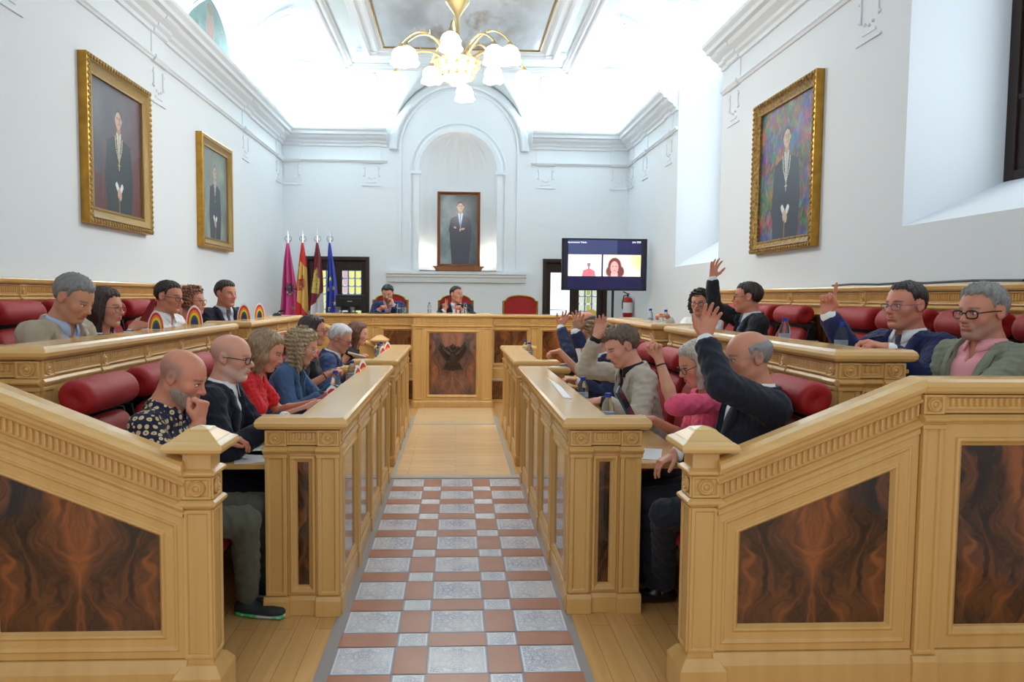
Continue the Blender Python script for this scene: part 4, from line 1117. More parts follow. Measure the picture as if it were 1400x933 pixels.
# portrait in the niche, standing on the ledge
p = Paint(110, 200, .55, (84, 92, 98)); nz = p.fbm(4, 4, 8)[..., None]; p.c = (np.array([70, 78, 84]) + np.array([60, 66, 64]) * (1 - p.x / .55)[..., None] ** 1.5) * (.65 + .7 * nz)
figure(p, .30, .90, .97, (58, 60, 74), (214, 220, 230), (130, 160, 200), skin=(206, 160, 136), hair=(64, 50, 44), pose='folded', wdt=1.12)
a = P(598, 262, Y=13.36); b = P(656, 364, Y=13.36)
T = frame((a.x, 13.40, 0), (1, 0), (0, -1))
rt = picture('portrait_painting', 'tall portrait of a man with folded arms standing in the niche', T, b.x - a.x, a.z - 2.13, 2.13, .055, .05, p, ['frame_wood', 'frame_wood'], None, False)
m = MB(frame((a.x, 13.42, 0), (1, 0), (0, -1))); w_ = b.x - a.x
m.prism([(-.02, 2.055), (w_ + .02, 2.055), (w_ + .05, 2.11), (w_ + .08, 2.13), (w_ + .08, 2.14), (-.08, 2.14), (-.08, 2.13), (-.05, 2.11)], 0, .09); m.build('frame_bracket', 'frame_wood', rt, bevel=.004)

# ---- ceiling painting
p = Paint(240, 300, .5, (150, 156, 164)); f1 = p.fbm(5, 5, 41)[..., None]; f2 = p.fbm(9, 4, 51)[..., None]
p.c = np.array([196, 206, 216]) * (.72 + .4 * f1); sh = np.clip((f2 - .45) * 5, 0, 1) * np.clip(1.4 - 3.2 * np.abs(p.x / .5 - .5)[..., None], 0, 1)
p.c = p.c * (1 - sh) + np.array([140, 128, 118]) * sh
dk_ = np.clip((p.fbm(4, 3, 61)[..., None] - .5) * 5, 0, 1) * np.clip(1.2 - 2.6 * np.abs(p.x / .5 - .52)[..., None], 0, 1); p.c = p.c * (1 - .6 * dk_) + np.array([86, 82, 92]) * .6 * dk_
root = thing('ceiling_painting', 'large cloudy painted canvas in a gilt moulding on the ceiling', 'painting', (.05, 9.0, ZC1 - .02))
x0, x1, y0, y1 = -1.10, 1.22, 6.2, 11.35
p.mesh('canvas', lambda u, v: (x0 + (x1 - x0) * u, y0 + (y1 - y0) * v, np.full_like(u, ZC1 - .03)), 'painted', root)
m = MB(); ceil_frame(m, x0 - .04, x1 + .04, y0 - .04, y1 + .04, ZC1 - .012, .05, .03); m.build('inner_frame', 'gold_dull', root)
m = MB(); ceil_frame(m, x0 - .34, x1 + .34, y0 - .34, y1 + .34, ZC1 - .005, .30, .075)
for sx in (x0 - .30, x1 + .30):
    for k in (0, 1): m.box(sx - .16, sx + .16, y1 + .16 + k * .1, y1 + .26 + k * .1, ZC1 - .05 - .02 * (1 - k), ZC1 - .004)
m.build('outer_frame', 'plaster_trim', root)

# ---- chandelier
cx, cy = .0, 8.0
c0 = P(625, 116, Y=cy); cx = c0.x; zb = c0.z
root = thing('chandelier', 'brass chandelier with lit flower-shaped glass shades', 'chandelier', (cx, cy, zb))
m = MB(); m.tube([(cx, cy, zb + .5), (cx, cy, ZC1 - .05)], .014, 8)
m.lathe([(.02, 0), (.035, .06), (.03, .14), (.05, .2), (.028, .26), (.022, .42), (.03, .46), (.10, .56), (.13, .60), (.10, .6), (.03, .52), (.02, .62)], (cx, cy, zb + .26), (0, 0, 1), 16)
m.lathe([(.05, 0), (.09, .02), (.05, .05)], (cx, cy, ZC1 - .08), (0, 0, 1), 16); m.build('stem', 'brass', root, smooth=True)
na = 10
for k in range(na):
    a = 2 * PI * k / na + .2; up = k % 2; R_ = .60 if up else .74; zt = zb + (.34 if up else .22)
    pts = []
    for t in np.linspace(0, 1, 12):
        r = .05 + (R_ - .05) * t; z = zb + .22 + .30 * math.sin(PI * min(1, t * 1.0) * .82) * (1 if up else .8) - (0 if up else .10) * t
        pts.append((cx + r * math.cos(a), cy + r * math.sin(a), z))
    m = MB(); m.tube(pts, [.015 - .006 * t for t in np.linspace(0, 1, 12)], 7)
    e = pts[-1]
    m.lathe([(.012, 0), (.03, -.02), (.034, -.05), (.02, -.06)], e, (0, 0, 1), 10)
    for t in (3, 6, 8): q = pts[t]; m.tube([q, (q[0] + .03 * math.cos(a + 1), q[1] + .03 * math.sin(a + 1), q[2] + .05)], [.008, .002], 5)
    ar = m.build('arm', 'brass', root, smooth=True)
    s = MB(); n = 20; prof = [(.03, -.04), (.078, -.07), (.102, -.12), (.096, -.17), (.118, -.215)]
    vs = []
    for i, (r, h) in enumerate(prof):
        for j in range(n):
            rr_ = r * (1 + (.10 if i > 2 else .03) * math.cos(5 * 2 * PI * j / n)); vs.append((e[0] + rr_ * math.cos(2 * PI * j / n), e[1] + rr_ * math.sin(2 * PI * j / n), e[2] + h + (.012 * math.cos(10 * PI * j / n) if i == 4 else 0)))
    s.add(vs, [(i * n + j, i * n + (j + 1) % n, (i + 1) * n + (j + 1) % n, (i + 1) * n + j) for i in range(len(prof) - 1) for j in range(n)] + [tuple(range((len(prof) - 1) * n, len(prof) * n))])
    s.build('glass_shade', 'lamp', root, smooth=True)
m = MB()   # basket of leaves under the stem with inner lamps
for k in range(12):
    a = 2 * PI * k / 12; pts = [(cx + r * math.cos(a), cy + r * math.sin(a), zb + h) for r, h in ((.05, .01), (.13, .05), (.20, .13), (.24, .24), (.27, .27), (.29, .23))]
    m.tube(pts, [.010, .009, .008, .007, .006, .003], 6)
    for r, h in ((.17, .09), (.22, .18)): m.ball((cx + r * math.cos(a), cy + r * math.sin(a), zb + h), (.024, .024, .03), 7)
m.lathe([(.055, -.01), (.075, 0), (.06, .02), (.0, .02)], (cx, cy, zb), (0, 0, 1), 16); m.lathe([(.245, 0), (.255, .008), (.245, .016)], (cx, cy, zb + .23), (0, 0, 1), 32)
m.build('basket', 'brass', root, smooth=True)
for k in range(6):
    a = 2 * PI * k / 6 + .3; m = MB(); m.lathe([(.0, -.02), (.05, .02), (.066, .08), (.055, .15), (.07, .18)], (cx + .11 * math.cos(a), cy + .11 * math.sin(a), zb + .06), (0, 0, 1), 12); m.build('lamp_cup', 'lamp', root, smooth=True)
point('chandelier_light', (cx, cy, zb - .05), 120, .35, (1, .97, .92))

# ---- eagle emblem on the podium (relief, built by the field mesher below)
EAGLE_AT = (-.055, 10.445)

# ---- flags
def flag(px, w_bot, cols, label, face_fn, ybot, twist=0, fy=12.35, w_top=.03, name='flag'):
    tp = P(px, 333, Y=fy); z1 = tp.z; z0 = P(px, ybot, Y=fy).z; x = tp.x; r_ = random.Random(px)
    root = thing(name, label, 'flag', (x, fy, ZD), group='flags on stands beside the president desk')
    m = MB(); m.tube([(x, fy, ZD + .02), (x, fy, z1 + .04)], .014, 8); m.build('pole', 'frame_wood', root, smooth=True)
    m = MB(); m.lathe([(.2, 0), (.2, .02), (.05, .05), (.03, .1)], (x, fy, ZD), (0, 0, 1), 20); m.build('stand', 'steel', root, smooth=True)
    m = MB(); m.tube([(x, fy, z1), (x, fy, z1 + .10), (x, fy, z1 + .22)], [.02, .012, .002], 8)
    for s in (-1, 1): m.tube([(x, fy, z1 + .03), (x + s * .04, fy, z1 + .04), (x + s * .055, fy, z1 + .08), (x + s * .035, fy, z1 + .12), (x + s * .012, fy, z1 + .10)], [.009, .009, .008, .007, .004], 6)
    m.build('finial', 'screw', root, smooth=True)
    p = Paint(70, 150, 1.0, cols[0]); face_fn(p)
    ph = r_.random() * 6
    def pos(u, v):
        h = 1 - v; wd = w_top + (w_bot - w_top) * np.clip(h * 1.15, 0, 1) ** .75
        sh = .03 * np.sin(3 * h + ph) * h + twist * h
        fold = (.035 + .03 * h) * np.sin(u * PI * 5 + ph + 1.2 * h) * np.clip(h * 3, 0.1, 1) * (w_bot / .3)
        return x + sh + (u - .5) * wd + .3 * fold * np.cos(u * 9), fy - .03 - .05 * np.sin(PI * u) - fold, z1 + .01 - (z1 - z0) * h
    c = p.mesh('cloth', pos, 'flag', root); sd = c.modifiers.new('thick', 'SOLIDIFY'); sd.thickness = .004
def f_pink(p):
    p.c[:] = (206, 66, 138)
    p.ell(.6, .40, .26, .075, (70, 40, 90), 1, .2); p.ell(.62, .39, .17, .055, (214, 190, 150)); p.ell(.6, .385, .1, .035, (150, 40, 60))
    for a in range(10): p.line([(.6, .41), (.6 + .38 * math.cos(a * .63), .41 + .085 * math.sin(a * .63))], .022, (66, 38, 90))
    p.ell(.75, .17, .1, .02, (196, 150, 80)); p.line([(.3, .47), (.8, .475)], .012, (90, 50, 60))
def f_spain(p):
    p.c[:] = (226, 186, 96)
    a = p.y + .12 * p.x; p.put((a > .80), (206, 32, 36)); p.put((p.y - .0 + .28 * p.x < .34), (206, 32, 36)); p.put((p.x < .12) & (p.y > .7), (206, 32, 36))
    p.ell(.55, .47, .26, .085, (190, 96, 60)); p.line([(.3, .52), (.75, .53)], .02, (190, 30, 40)); p.line([(.5, .57), (.5, .47)], .08, (190, 30, 40)); p.ell(.55, .57, .12, .02, (150, 110, 40)); p.ell(.5, .42, .18, .035, (214, 160, 70)); p.ell(.62, .45, .07, .025, (60, 66, 130)); p.line([(.3, .4), (.5, .4)], .012, (196, 40, 40)); p.line([(.3, .42), (.5, .42)], .012, (196, 40, 40))
def f_clm(p):
    p.c[:] = (122, 28, 48)
    p.put(p.y < .16 + .42 * (1 - p.x) * 0 + .30 * (p.x - .3), (222, 222, 226))
    c_ = (214, 196, 104)
    p.poly([(.1, .34), (.68, .32), (.78, .52), (.62, .54), (.6, .58), (.52, .585), (.5, .55), (.38, .56), (.36, .60), (.28, .60), (.26, .55), (.14, .54)], c_)
    p.poly([(.36, .55), (.62, .53), (.62, .66), (.56, .66), (.55, .63), (.50, .635), (.49, .665), (.44, .665), (.43, .64), (.38, .64)], c_)
    for x, y in ((.25, .46), (.5, .45), (.5, .58)): p.line([(x - .04, y), (x + .04, y + .004)], .018, (70, 80, 130))
    p.line([(.1, .4), (.7, .38)], .006, (160, 140, 70)); p.line([(.14, .5), (.76, .49)], .006, (160, 140, 70))
def f_eu(p):
    p.c[:] = (30, 52, 160)
    for x, y in ((.5, .52), (.18, .38), (.75, .40), (.35, .13), (.8, .2)):
        pts = []
        for k in range(10): rr_ = .14 if k % 2 == 0 else .055; a = PI / 2 + k * PI / 5; pts.append((x + rr_ * 1.2 * math.cos(a), y + rr_ * .28 * math.sin(a)))
        p.poly(pts, (226, 214, 96))
flag(394, .32, [(206, 66, 138)], 'magenta flag with a dark crest, leftmost of the flags', f_pink, 440)
flag(414, .24, [(206, 32, 36)], 'red and yellow flag with coat of arms beside the magenta flag', f_spain, 440, .0)
flag(434, .26, [(122, 28, 48)], 'maroon and white flag with a yellow castle', f_clm, 436, 0)
flag(451, .20, [(30, 52, 160)], 'blue flag with yellow stars, rightmost of the flags', f_eu, 436, .02)

# ---- television on its stand
Yt = 11.6; a = P(768.5, 329, Y=Yt); b = P(883.5, 398, Y=Yt); wv = b.x - a.x; hv = a.z - b.z + .0
b_ = P(883.5, 328, Y=Yt)
root = thing('television', 'large black television on a stand showing a video call', 'television', ((a.x + b.x) / 2, Yt, ZD))
T = frame((a.x, Yt, 0), (1, 0), (0, -1)); z0 = b.z; z1 = a.z + .04
m = MB(T); m.box(0, wv, -.05, 0, z0, z1); m.rings([(0, z0), (wv, z0), (wv, z1), (0, z1)], [(0, 0), (0, .008), (.022, .008), (.024, .002)]); m.build('television_body', 'black', root, bevel=.004)
p = Paint(300, 180, 1.68, (26, 26, 66)); W_ = 1.68
p.c[:] = np.array([30, 30, 74]); p.put(p.y < .30, (22, 20, 54)); p.put((p.y > .7) & (p.x < 1.15), (62, 72, 108), .8); p.put((p.x < .1) | (p.x > 1.6), (18, 18, 34))
def cell(x0, x1, y0, y1, c_): p.poly([(x0, y0), (x1, y0), (x1, y1), (x0, y1)], c_)
cell(.1, .78, .26, .70, (240, 240, 250)); cell(.81, 1.58, .26, .70, (250, 236, 222)); p.ell(1.6, .6, .35, .3, (250, 214, 130), .8, .8)
p.put((p.y > .70) & (p.x > 1.1), (30, 30, 74)); p.put(p.x > 1.585, (18, 18, 34))
p.c[(p.y < .26)] = p.c[(p.y < .26)]; p.ell(.12, .45, .05, .15, (196, 196, 240), .6, .9)
p.poly([(.38, .26), (.41, .38), (.50, .41), (.56, .41), (.64, .37), (.66, .26)], (226, 110, 124)); p.line([(.52, .41), (.525, .35)], .008, (180, 60, 80)); p.ell(.52, .50, .035, .055, (160, 112, 110)); p.ell(.51, .545, .035, .025, (230, 220, 220)); p.line([(.49, .51), (.545, .515)], .01, (60, 50, 60)); p.line([(.52, .45), (.52, .41)], .03, (170, 116, 110))
p.ell(1.05, .47, .145, .185, (112, 58, 58), 1, .15); p.ell(.95, .36, .09, .12, (120, 66, 64), 1, .3); p.ell(1.16, .36, .10, .13, (112, 58, 58), 1, .3); p.ell(1.045, .30, .07, .08, (232, 180, 180)); p.ell(1.045, .44, .088, .14, (222, 166, 158), 1, .12); p.ell(1.09, .43, .04, .1, (216, 160, 160), .5, .6)
for q in (-1, 1): p.ell(1.045 + q * .035, .465, .016, .01, (120, 70, 90))
p.line([(1.03, .375), (1.065, .375)], .012, (206, 80, 110)); p.c[(p.y < .26) & (p.x > .1) & (p.x < 1.6)] = (24, 22, 60)
root_tv = root
p.mesh('screen', lambda u, v: (a.x + .024 + (wv - .048) * u, np.full_like(u, Yt - .006), z0 + .024 + (z1 - z0 - .048) * v), 'screen', root)
def text(s, loc, rot, size, parent, name, matn, ext=.001):
    c = bpy.data.curves.new(name, 'FONT'); c.body = s; c.size = size; c.extrude = ext; c.align_x = 'LEFT'
    o = bpy.data.objects.new(name, c); COL.objects.link(o); dg = bpy.context.evaluated_depsgraph_get(); me = bpy.data.meshes.new_from_object(o.evaluated_get(dg)); bpy.data.objects.remove(o)
    me.transform(Matrix.Translation(Vector(loc) - ploc(parent)) @ Matrix.Rotation(rot, 4, 'X')); return link(name, me, matn, parent)
M['letter'] = mat('lit_letters', (240, 240, 250), .4, emit=(240, 240, 250), estr=1.2); M['screen_grey'] = mat('dark_screen', (40, 50, 60), .1)
text('Ayuntamiento Toledo', (a.x + .09, Yt - .011, z1 - .075), PI / 2, .034, root, 'lettering', 'letter')
text('July 11 2023'.replace('July 11', 'Julio'), (b.x - .24, Yt - .011, z1 - .065), PI / 2, .034, root, 'lettering', 'letter')
m = MB()
for u in (.60, .84): m.box(a.x + u - .018, a.x + u + .018, Yt + .05, Yt + .09, ZD + .04, z1 - .2)
m.box(a.x + .3, a.x + 1.12, Yt - .2, Yt + .35, ZD, ZD + .05); m.build('stand', 'black', root, bevel=.004)

# ---- fire extinguisher on the right wall
e0 = P(859, 434, X=3.06); e1 = P(859, 406, X=3.06); zz = e0.z; hh = e1.z - e0.z
root = thing('fire_extinguisher', 'red fire extinguisher hanging on the far right wall below the television', 'fire extinguisher', (3.04, e0.y, zz))
ex = 3.045; ey = e0.y
m = MB(); m.lathe([(.0, 0), (.075, .0), (.085, .02), (.085, hh * .82), (.07, hh * .93), (.03, hh)], (ex, ey, zz), (0, 0, 1), 24); m.build('cylinder_body', 'ext_red', root, smooth=True)
m = MB(); m.lathe([(.0862, 0), (.0862, hh * .5)], (ex, ey, zz + hh * .22), (0, 0, 1), 24); m.build('paper_label', 'paper', root, smooth=True)
m = MB(); m.tube([(ex, ey, zz + hh), (ex, ey, zz + hh + .05)], .016, 8); m.tube([(ex - .09, ey, zz + hh + .09), (ex, ey, zz + hh + .05), (ex + .03, ey, zz + hh + .05)], .009, 6); m.tube([(ex, ey, zz + hh + .03), (ex - .07, ey, zz + hh + .02), (ex - .1, ey, zz + hh * .7), (ex - .095, ey, zz + hh * .4)], .009, 6); m.build('valve_and_hose', 'black', root, smooth=True)

# ---- monitor on the president's desk
a = P(459, 403, Y=11.05); b = P(499, 428, Y=11.05)
root = thing('computer_monitor', 'black computer monitor seen from behind on the left end of the president desk', 'monitor', ((a.x + b.x) / 2, 11.05, 1.33))
m = MB(); m.box(a.x, b.x, 11.05, 11.08, 1.37, a.z); m.box(a.x + .06, b.x - .06, 11.02, 11.05, 1.42, a.z - .05); m.build('monitor_case', 'black', root, bevel=.01, seg=3)
m = MB(); c_ = (a.x + b.x) / 2; m.box(c_ - .03, c_ + .03, 11.03, 11.08, 1.335, 1.4); m.box(c_ - .1, c_ + .1, 10.97, 11.15, 1.331, 1.345); m.build('monitor_stand', 'black', root, bevel=.004)
m = MB(); m.box(c_ - .04, c_ + .03, 11.016, 11.02, 1.50, 1.512); m.build('badge', 'steel', root)

# ================================================================ things on the desks
ZSH = .852
def bottle(x, y, z, s=1.0):
    t = thing('water_bottle', 'bottle', 'bottle', (x, y, z))
    m = MB(); H = .20 * s; r = .032 * s
    m.lathe([(0, .001), (r * .9, .001), (r, .01), (r, H * .16), (r * .93, H * .19), (r, H * .22), (r, H * .34), (r * .94, H * .37), (r, H * .40), (r, H * .62), (r * .85, H * .76), (r * .45, H * .87), (r * .40, H * .93)], (x, y, z), (0, 0, 1), 20)
    m.build('bottle_body', 'clear', t, smooth=True, angle=1.2)
    m = MB(); m.lathe([(r * 1.012, H * .42), (r * 1.012, H * .54)], (x, y, z), (0, 0, 1), 20); m.build('bottle_label', 'label', t, smooth=True)
    m = MB(); m.lathe([(r * .5, H * .90), (r * .5, H * 1.0), (0, H)], (x, y, z), (0, 0, 1), 16); m.build('cap', 'cap_blue', t, smooth=True)
    return t
def tumbler(x, y, z):
    m = MB(); m.lathe([(0, .004), (.026, .004), (.034, .05), (.036, .095), (.034, .095), (.032, .05), (.024, .01), (0, .01)], (x, y, z), (0, 0, 1), 20)
    return m.build('drinking_glass', 'glass', smooth=True)
def place(px, py, Z):
    return P(px, py, Z=Z)
ZW1, ZW2 = .75, 1.08
BOT = [ # px, py of base, plane z, depth Y, label
 (820, 566, 3.95, ZW1, 1, 'blue-capped water bottle on the right desk nearest the near corner'),
 (775, 541, 4.75, ZW1, 1, 'blue-capped water bottle on the right desk in front of the man in the beige suit'),
 (718, 489, 8.3, ZW1, 1, 'blue-capped water bottle on the far right aisle desk'),
 (707, 486, 8.75, ZW1, 1, 'dark-capped small bottle at the end of the far right aisle desk'),
 (1112, 470, 3.95, ZW2, 2, 'water bottle with blue cap before the man raising a finger'),
 (1042, 463, 4.65, ZW2, 2, 'water bottle with blue cap right of the man in the dark suit with raised arm'),
 (912, 441, 7.6, ZW2, 2, 'water bottle nearest the woman in white on the right upper desk'),
 (889, 440, 8.2, ZW2, 2, 'water bottle farthest back on the right upper desk'),
 (489, 512, 5.9, ZW1, 1, 'blue-capped bottle before the white-haired man on the left desk'),
 (519, 487, 7.9, ZW1, 1, 'front one of two bottles on the far left aisle desk'),
 (522, 485, 8.2, ZW1, 1, 'rear one of two bottles on the far left aisle desk'),
 (472, 532, 5.1, ZW1, 1, 'crumpled clear bottle lying before the woman in denim'),
 (352, 433, 7.4, ZW2, 2, 'small bottle between the rainbow cards on the left upper desk'),
]
ZSH = .852; NB = {}
for px, py, Y_, z_, tier, lb in BOT:
    q = P(px, py, Y=Y_); zz = z_
    sx = -1 if q.x < 0 else 1
    lim = (.835, .86) if tier == 1 else (2.08, 2.3)
    if tier == 1: zz = ZSH + (.005 if Y_ > 6.5 else 0)
    else: zz = ZT2 - .103; lim = (2.13, 2.2)
    x = sx * min(max(abs(q.x), lim[0]), lim[1])
    o = bottle(x, Y_, zz, 1.1 if tier == 2 else 1.12); o['label'] = lb; o['group'] = 'water bottles on the desks'
for px, lb in ((499 / 1, 'bottle standing on the president desk left of the president'), (636, 'bottle standing on the president desk right of the president'), (545, 'bottle on the president desk before the man resting his cheek')):
    px = {499: 587}.get(int(px), px)
    q = P(px, 428, Y=10.95); o = bottle(q.x, 10.95 if px != 636 else 10.8, 1.345 if px == 636 else 1.33, .85); o['label'] = lb; o['group'] = 'water bottles on the desks'
GL = [(1143, 469, 3.7, ZW2, 2, 'drinking glass beside the bottle before the man raising a finger'), (1062, 466, 4.3, ZW2, 2, 'drinking glass beside the bottle nearest the dark-suited man with raised arm'),
      (758, 523, 5.2, ZW1, 1, 'upturned glass at the middle of the right desk'), (742, 512, 6.1, ZW1, 1, 'upturned glass at the far end of the near right desk'), (768, 520, 5.6, ZW1, 1, 'upturned glass beside the bottle on the near right desk'),
      (712, 484, 8.5, ZW1, 1, 'glass by the bottles on the far right aisle desk'), (905, 441, 7.9, ZW2, 2, 'glass left of the woman in white'), (76, 462, 3.6, ZW2, 2, 'glass in front of the man in the beige suit at upper left'),
      (440, 560, 4.55, ZW1, 1, 'tall glass before the woman in red'), (462, 545, 5.0, ZW1, 1, 'glass next to the crumpled bottle'), (538, 472, 8.4, ZW1, 1, 'glass behind the rainbow card on the far left desk')]
for px, py, Y_, z_, tier, lb in GL:
    q = P(px, py, Y=Y_); lim = (.83, .86) if tier == 1 else (2.14, 2.2); x = (-1 if q.x < 0 else 1) * min(max(abs(q.x), lim[0]), lim[1]); z_ = (ZSH + (.005 if Y_ > 6.5 else 0)) if tier == 1 else ZT2 - .103
    tag(tumbler(x, Y_, z_), lb, 'glass', 'drinking glasses on the desks')
for px, lb in ((463, 'stemmed glass below the monitor, left'), (482, 'stemmed glass below the monitor, right'), (552, 'small glass right of the man resting his cheek')):
    q = P(px, 429, Y=10.93); tag(tumbler(q.x, 10.93, 1.33), lb, 'glass', 'glasses on the president desk')

def rainbow(px, py, Y_, zb, h, yaw, label, X=None):
    q = P(px, py, Y=Y_); x = X if X is not None else q.x
    T = Matrix.Translation((x, Y_, zb)) @ Matrix.Rotation(yaw, 4, 'Z')
    root = thing('rainbow_card', label, 'card', (x, Y_, zb), group='rainbow cards on the desks')
    w = h * .40
    def half(w_, h_, z0=0): return [(-w_, z0)] + [(w_ * -math.cos(t), z0 + h_ * math.sin(t)) for t in np.linspace(.15, PI - .15, 19)] + [(w_, z0)]
    m = MB(T); m.prism(half(w, h), -.003, .003); m.build('card', 'paper', root)
    m = MB(T); ks = [.88, .74, .61, .48, .35]
    cols = ['rb_red', 'rb_orange', 'rb_yellow', 'rb_green', 'rb_navy']
    for i, k in enumerate(ks): m.prism(half(w * k, h * (k - .0), .002), -.0036 - .0004 * i, .0036 + .0004 * i, i)
    m.build('printed_rainbow', cols, root)
    m = MB(T); m.box(-w * .3, w * .3, .002, .05, 0, .003); m.build('foot', 'paper', root)
for n_, c_ in (('rb_red', (214, 48, 42)), ('rb_orange', (236, 130, 40)), ('rb_yellow', (232, 208, 60)), ('rb_green', (34, 104, 70)), ('rb_navy', (60, 44, 110))): M[n_] = mat(n_[3:] + '_print', c_, .5)
RZ = .24
rainbow(222, 437, 4.95, ZT2 + .0015, .125, .35, 'rainbow card in front of the man in the white polo', -1.99)
rainbow(273, 446, 5.72, ZT2 + .0015, .15, .30, 'rainbow card in front of the woman in coral red', -2.01)
rainbow(338, 440, 7.0, ZT2 + .0015, .15, .25, 'rainbow card in front of the laptop', -2.00)
rainbow(359, 438, 7.5, ZT2 + .0015, .15, .75, 'rainbow card farthest back on the left upper desk', -1.99)
rainbow(455, 560, 4.72, ZSH, .165, .35, 'rainbow card nearest on the left aisle desk, by the tall glass', -.795)
rainbow(492, 515, 5.75, ZSH, .20, 1.25, 'rainbow card seen edge-on before the white-haired man', -.77)
rainbow(502, 505, 6.1, ZSH, .21, 1.15, 'rainbow card seen edge-on at the far end of the near left desk', -.775)
rainbow(527, 488, 7.9, ZSH + .005, .20, 1.1, 'front edge-on rainbow card on the far left aisle desk', -.79)
rainbow(531, 485, 8.3, ZSH + .005, .22, 1.1, 'rear edge-on rainbow card on the far left aisle desk', -.775)

def sheet(name, label, cat, pts, z, matn='paper', th=.003, group=None):
    m = MB(); n = len(pts); m.add([(x, y, z) for x, y in pts] + [(x, y, z + th) for x, y in pts], [tuple(range(n))[::-1], tuple(range(n, 2 * n))] + [(i, (i + 1) % n, (i + 1) % n + n, i + n) for i in range(n)])
    return tag(m.build(name, matn), label, cat, group)
def rect(x, y, w, h, a): c_, s_ = math.cos(a), math.sin(a); return [(x + u * c_ - v * s_, y + u * s_ + v * c_) for u, v in ((-w, -h), (w, -h), (w, h), (-w, h))]
sheet('paper_sheet', 'white papers on the near left table beside the newel post', 'paper', rect(-1.05, 3.83, .10, .14, .3), .7505)
sheet('paper_sheet', 'second white paper tucked under the near left papers', 'paper', rect(-1.0, 4.0, .10, .14, -.2), .7505)
sheet('paper_sheet', 'long paper strip lying on top of the near right desk', 'paper', [(.64, 4.3), (.68, 4.25), (.70, 4.8), (.675, 5.4), (.66, 4.9)], 1.0015)
sheet('paper_sheet', 'crumpled papers held by the man in the beige suit', 'paper', rect(.86, 4.72, .11, .10, .5), .7505)
sheet('paper_sheet', 'white papers beside the bald man with raised arm', 'paper', rect(1.02, 3.9, .10, .14, -.3), .7505)
sheet('magazine', 'pink printed leaflet before the woman in red', 'leaflet', rect(-.98, 4.35, .09, .12, .2), .7505, mat('pink_print', (214, 130, 140), .4, noise=((30, 30, 30), (236, 226, 226), .1)))
sheet('folder', 'open folder before the woman in denim', 'folder', rect(-.98, 5.2, .13, .10, .1), .7505, mat('cream_card', (206, 176, 140), .5))
sheet('tablet_computer', 'black tablet lying on the president desk', 'tablet', rect(P(518, 428, Y=11.0).x, 11.02, .17, .11, 0), 1.331, 'black', .012)
def slab(name, label, cat, c, w, h, th, M3, m1='black', m2=None):
    m = MB(Matrix.Translation(c) @ M3); m.box(-w, w, -th, th, -h, h)
    o = thing(name, label, cat, c); m.build('casing', m1, o, bevel=.003)
    if m2: m = MB(Matrix.Translation(c) @ M3); m.box(-w * .93, w * .93, -th - .001, -th, -h * .93, h * .93); m.build('screen', m2, o)
    return o
# laptop
q = P(322, 440, Y=7.0); lx = -2.25
root = thing('laptop', 'dark laptop open before the man in the navy suit', 'laptop', (lx, 6.85, ZW2))
m = MB(); m.box(lx - .10, lx + .12, 6.70, 7.04, ZW2, ZW2 + .016); m.build('keyboard_deck', 'black', root, bevel=.003)
m = MB(); m.T = Matrix.Translation((lx + .12, 6.87, ZW2 + .016)) @ Matrix.Rotation(-.25, 4, 'Y').inverted(); m.box(-.005, .005, -.17, .17, 0, .22); m.build('lid', 'black', root, bevel=.003)
# microphones
def mic(x, y, z, dx, dy, h, label):
    root = thing('microphone', label, 'microphone', (x, y, z))
    m = MB(); m.lathe([(.05, 0), (.05, .012), (.03, .03), (0, .032)], (x, y, z), (0, 0, 1), 18); m.build('base', 'black', root, smooth=True)
    pts = [(x + dx * t, y + dy * t, z + .02 + h * math.sin(t * PI * .5)) for t in np.linspace(0, 1, 10)]
    m = MB(); m.tube(pts, .0045, 6); m.build('gooseneck', 'black', root, smooth=True)
    e = Vector(pts[-1]); d = (Vector(pts[-1]) - Vector(pts[-2])).normalized()
    m = MB(); m.tube([e - d * .01, e + d * .01, e + d * .05, e + d * .06], [.008, .014, .014, .006], 10); m.build('capsule', 'black', root, smooth=True)
q0 = P(1015, 464, Y=4.8); q1 = P(998, 436, Y=4.8)
mic(2.10, 4.85, ZW2, q1.x - 2.0, .05, .24, 'black gooseneck microphone before the dark-suited man raising his arm')
q = P(628, 412, Y=10.9); mic(.24, 10.75, 1.345, -.18, .05, .11, 'black gooseneck microphone in front of the president')
mic(-2.02, 8.35, ZT2, .03, 0, .03, 'small black microphone on the far end of the left upper desk')
q = P(535, 425, Y=10.95)
mic(-.80, 4.95, ZW1, .0, -.05, .20, 'black foam microphone before the woman in denim')
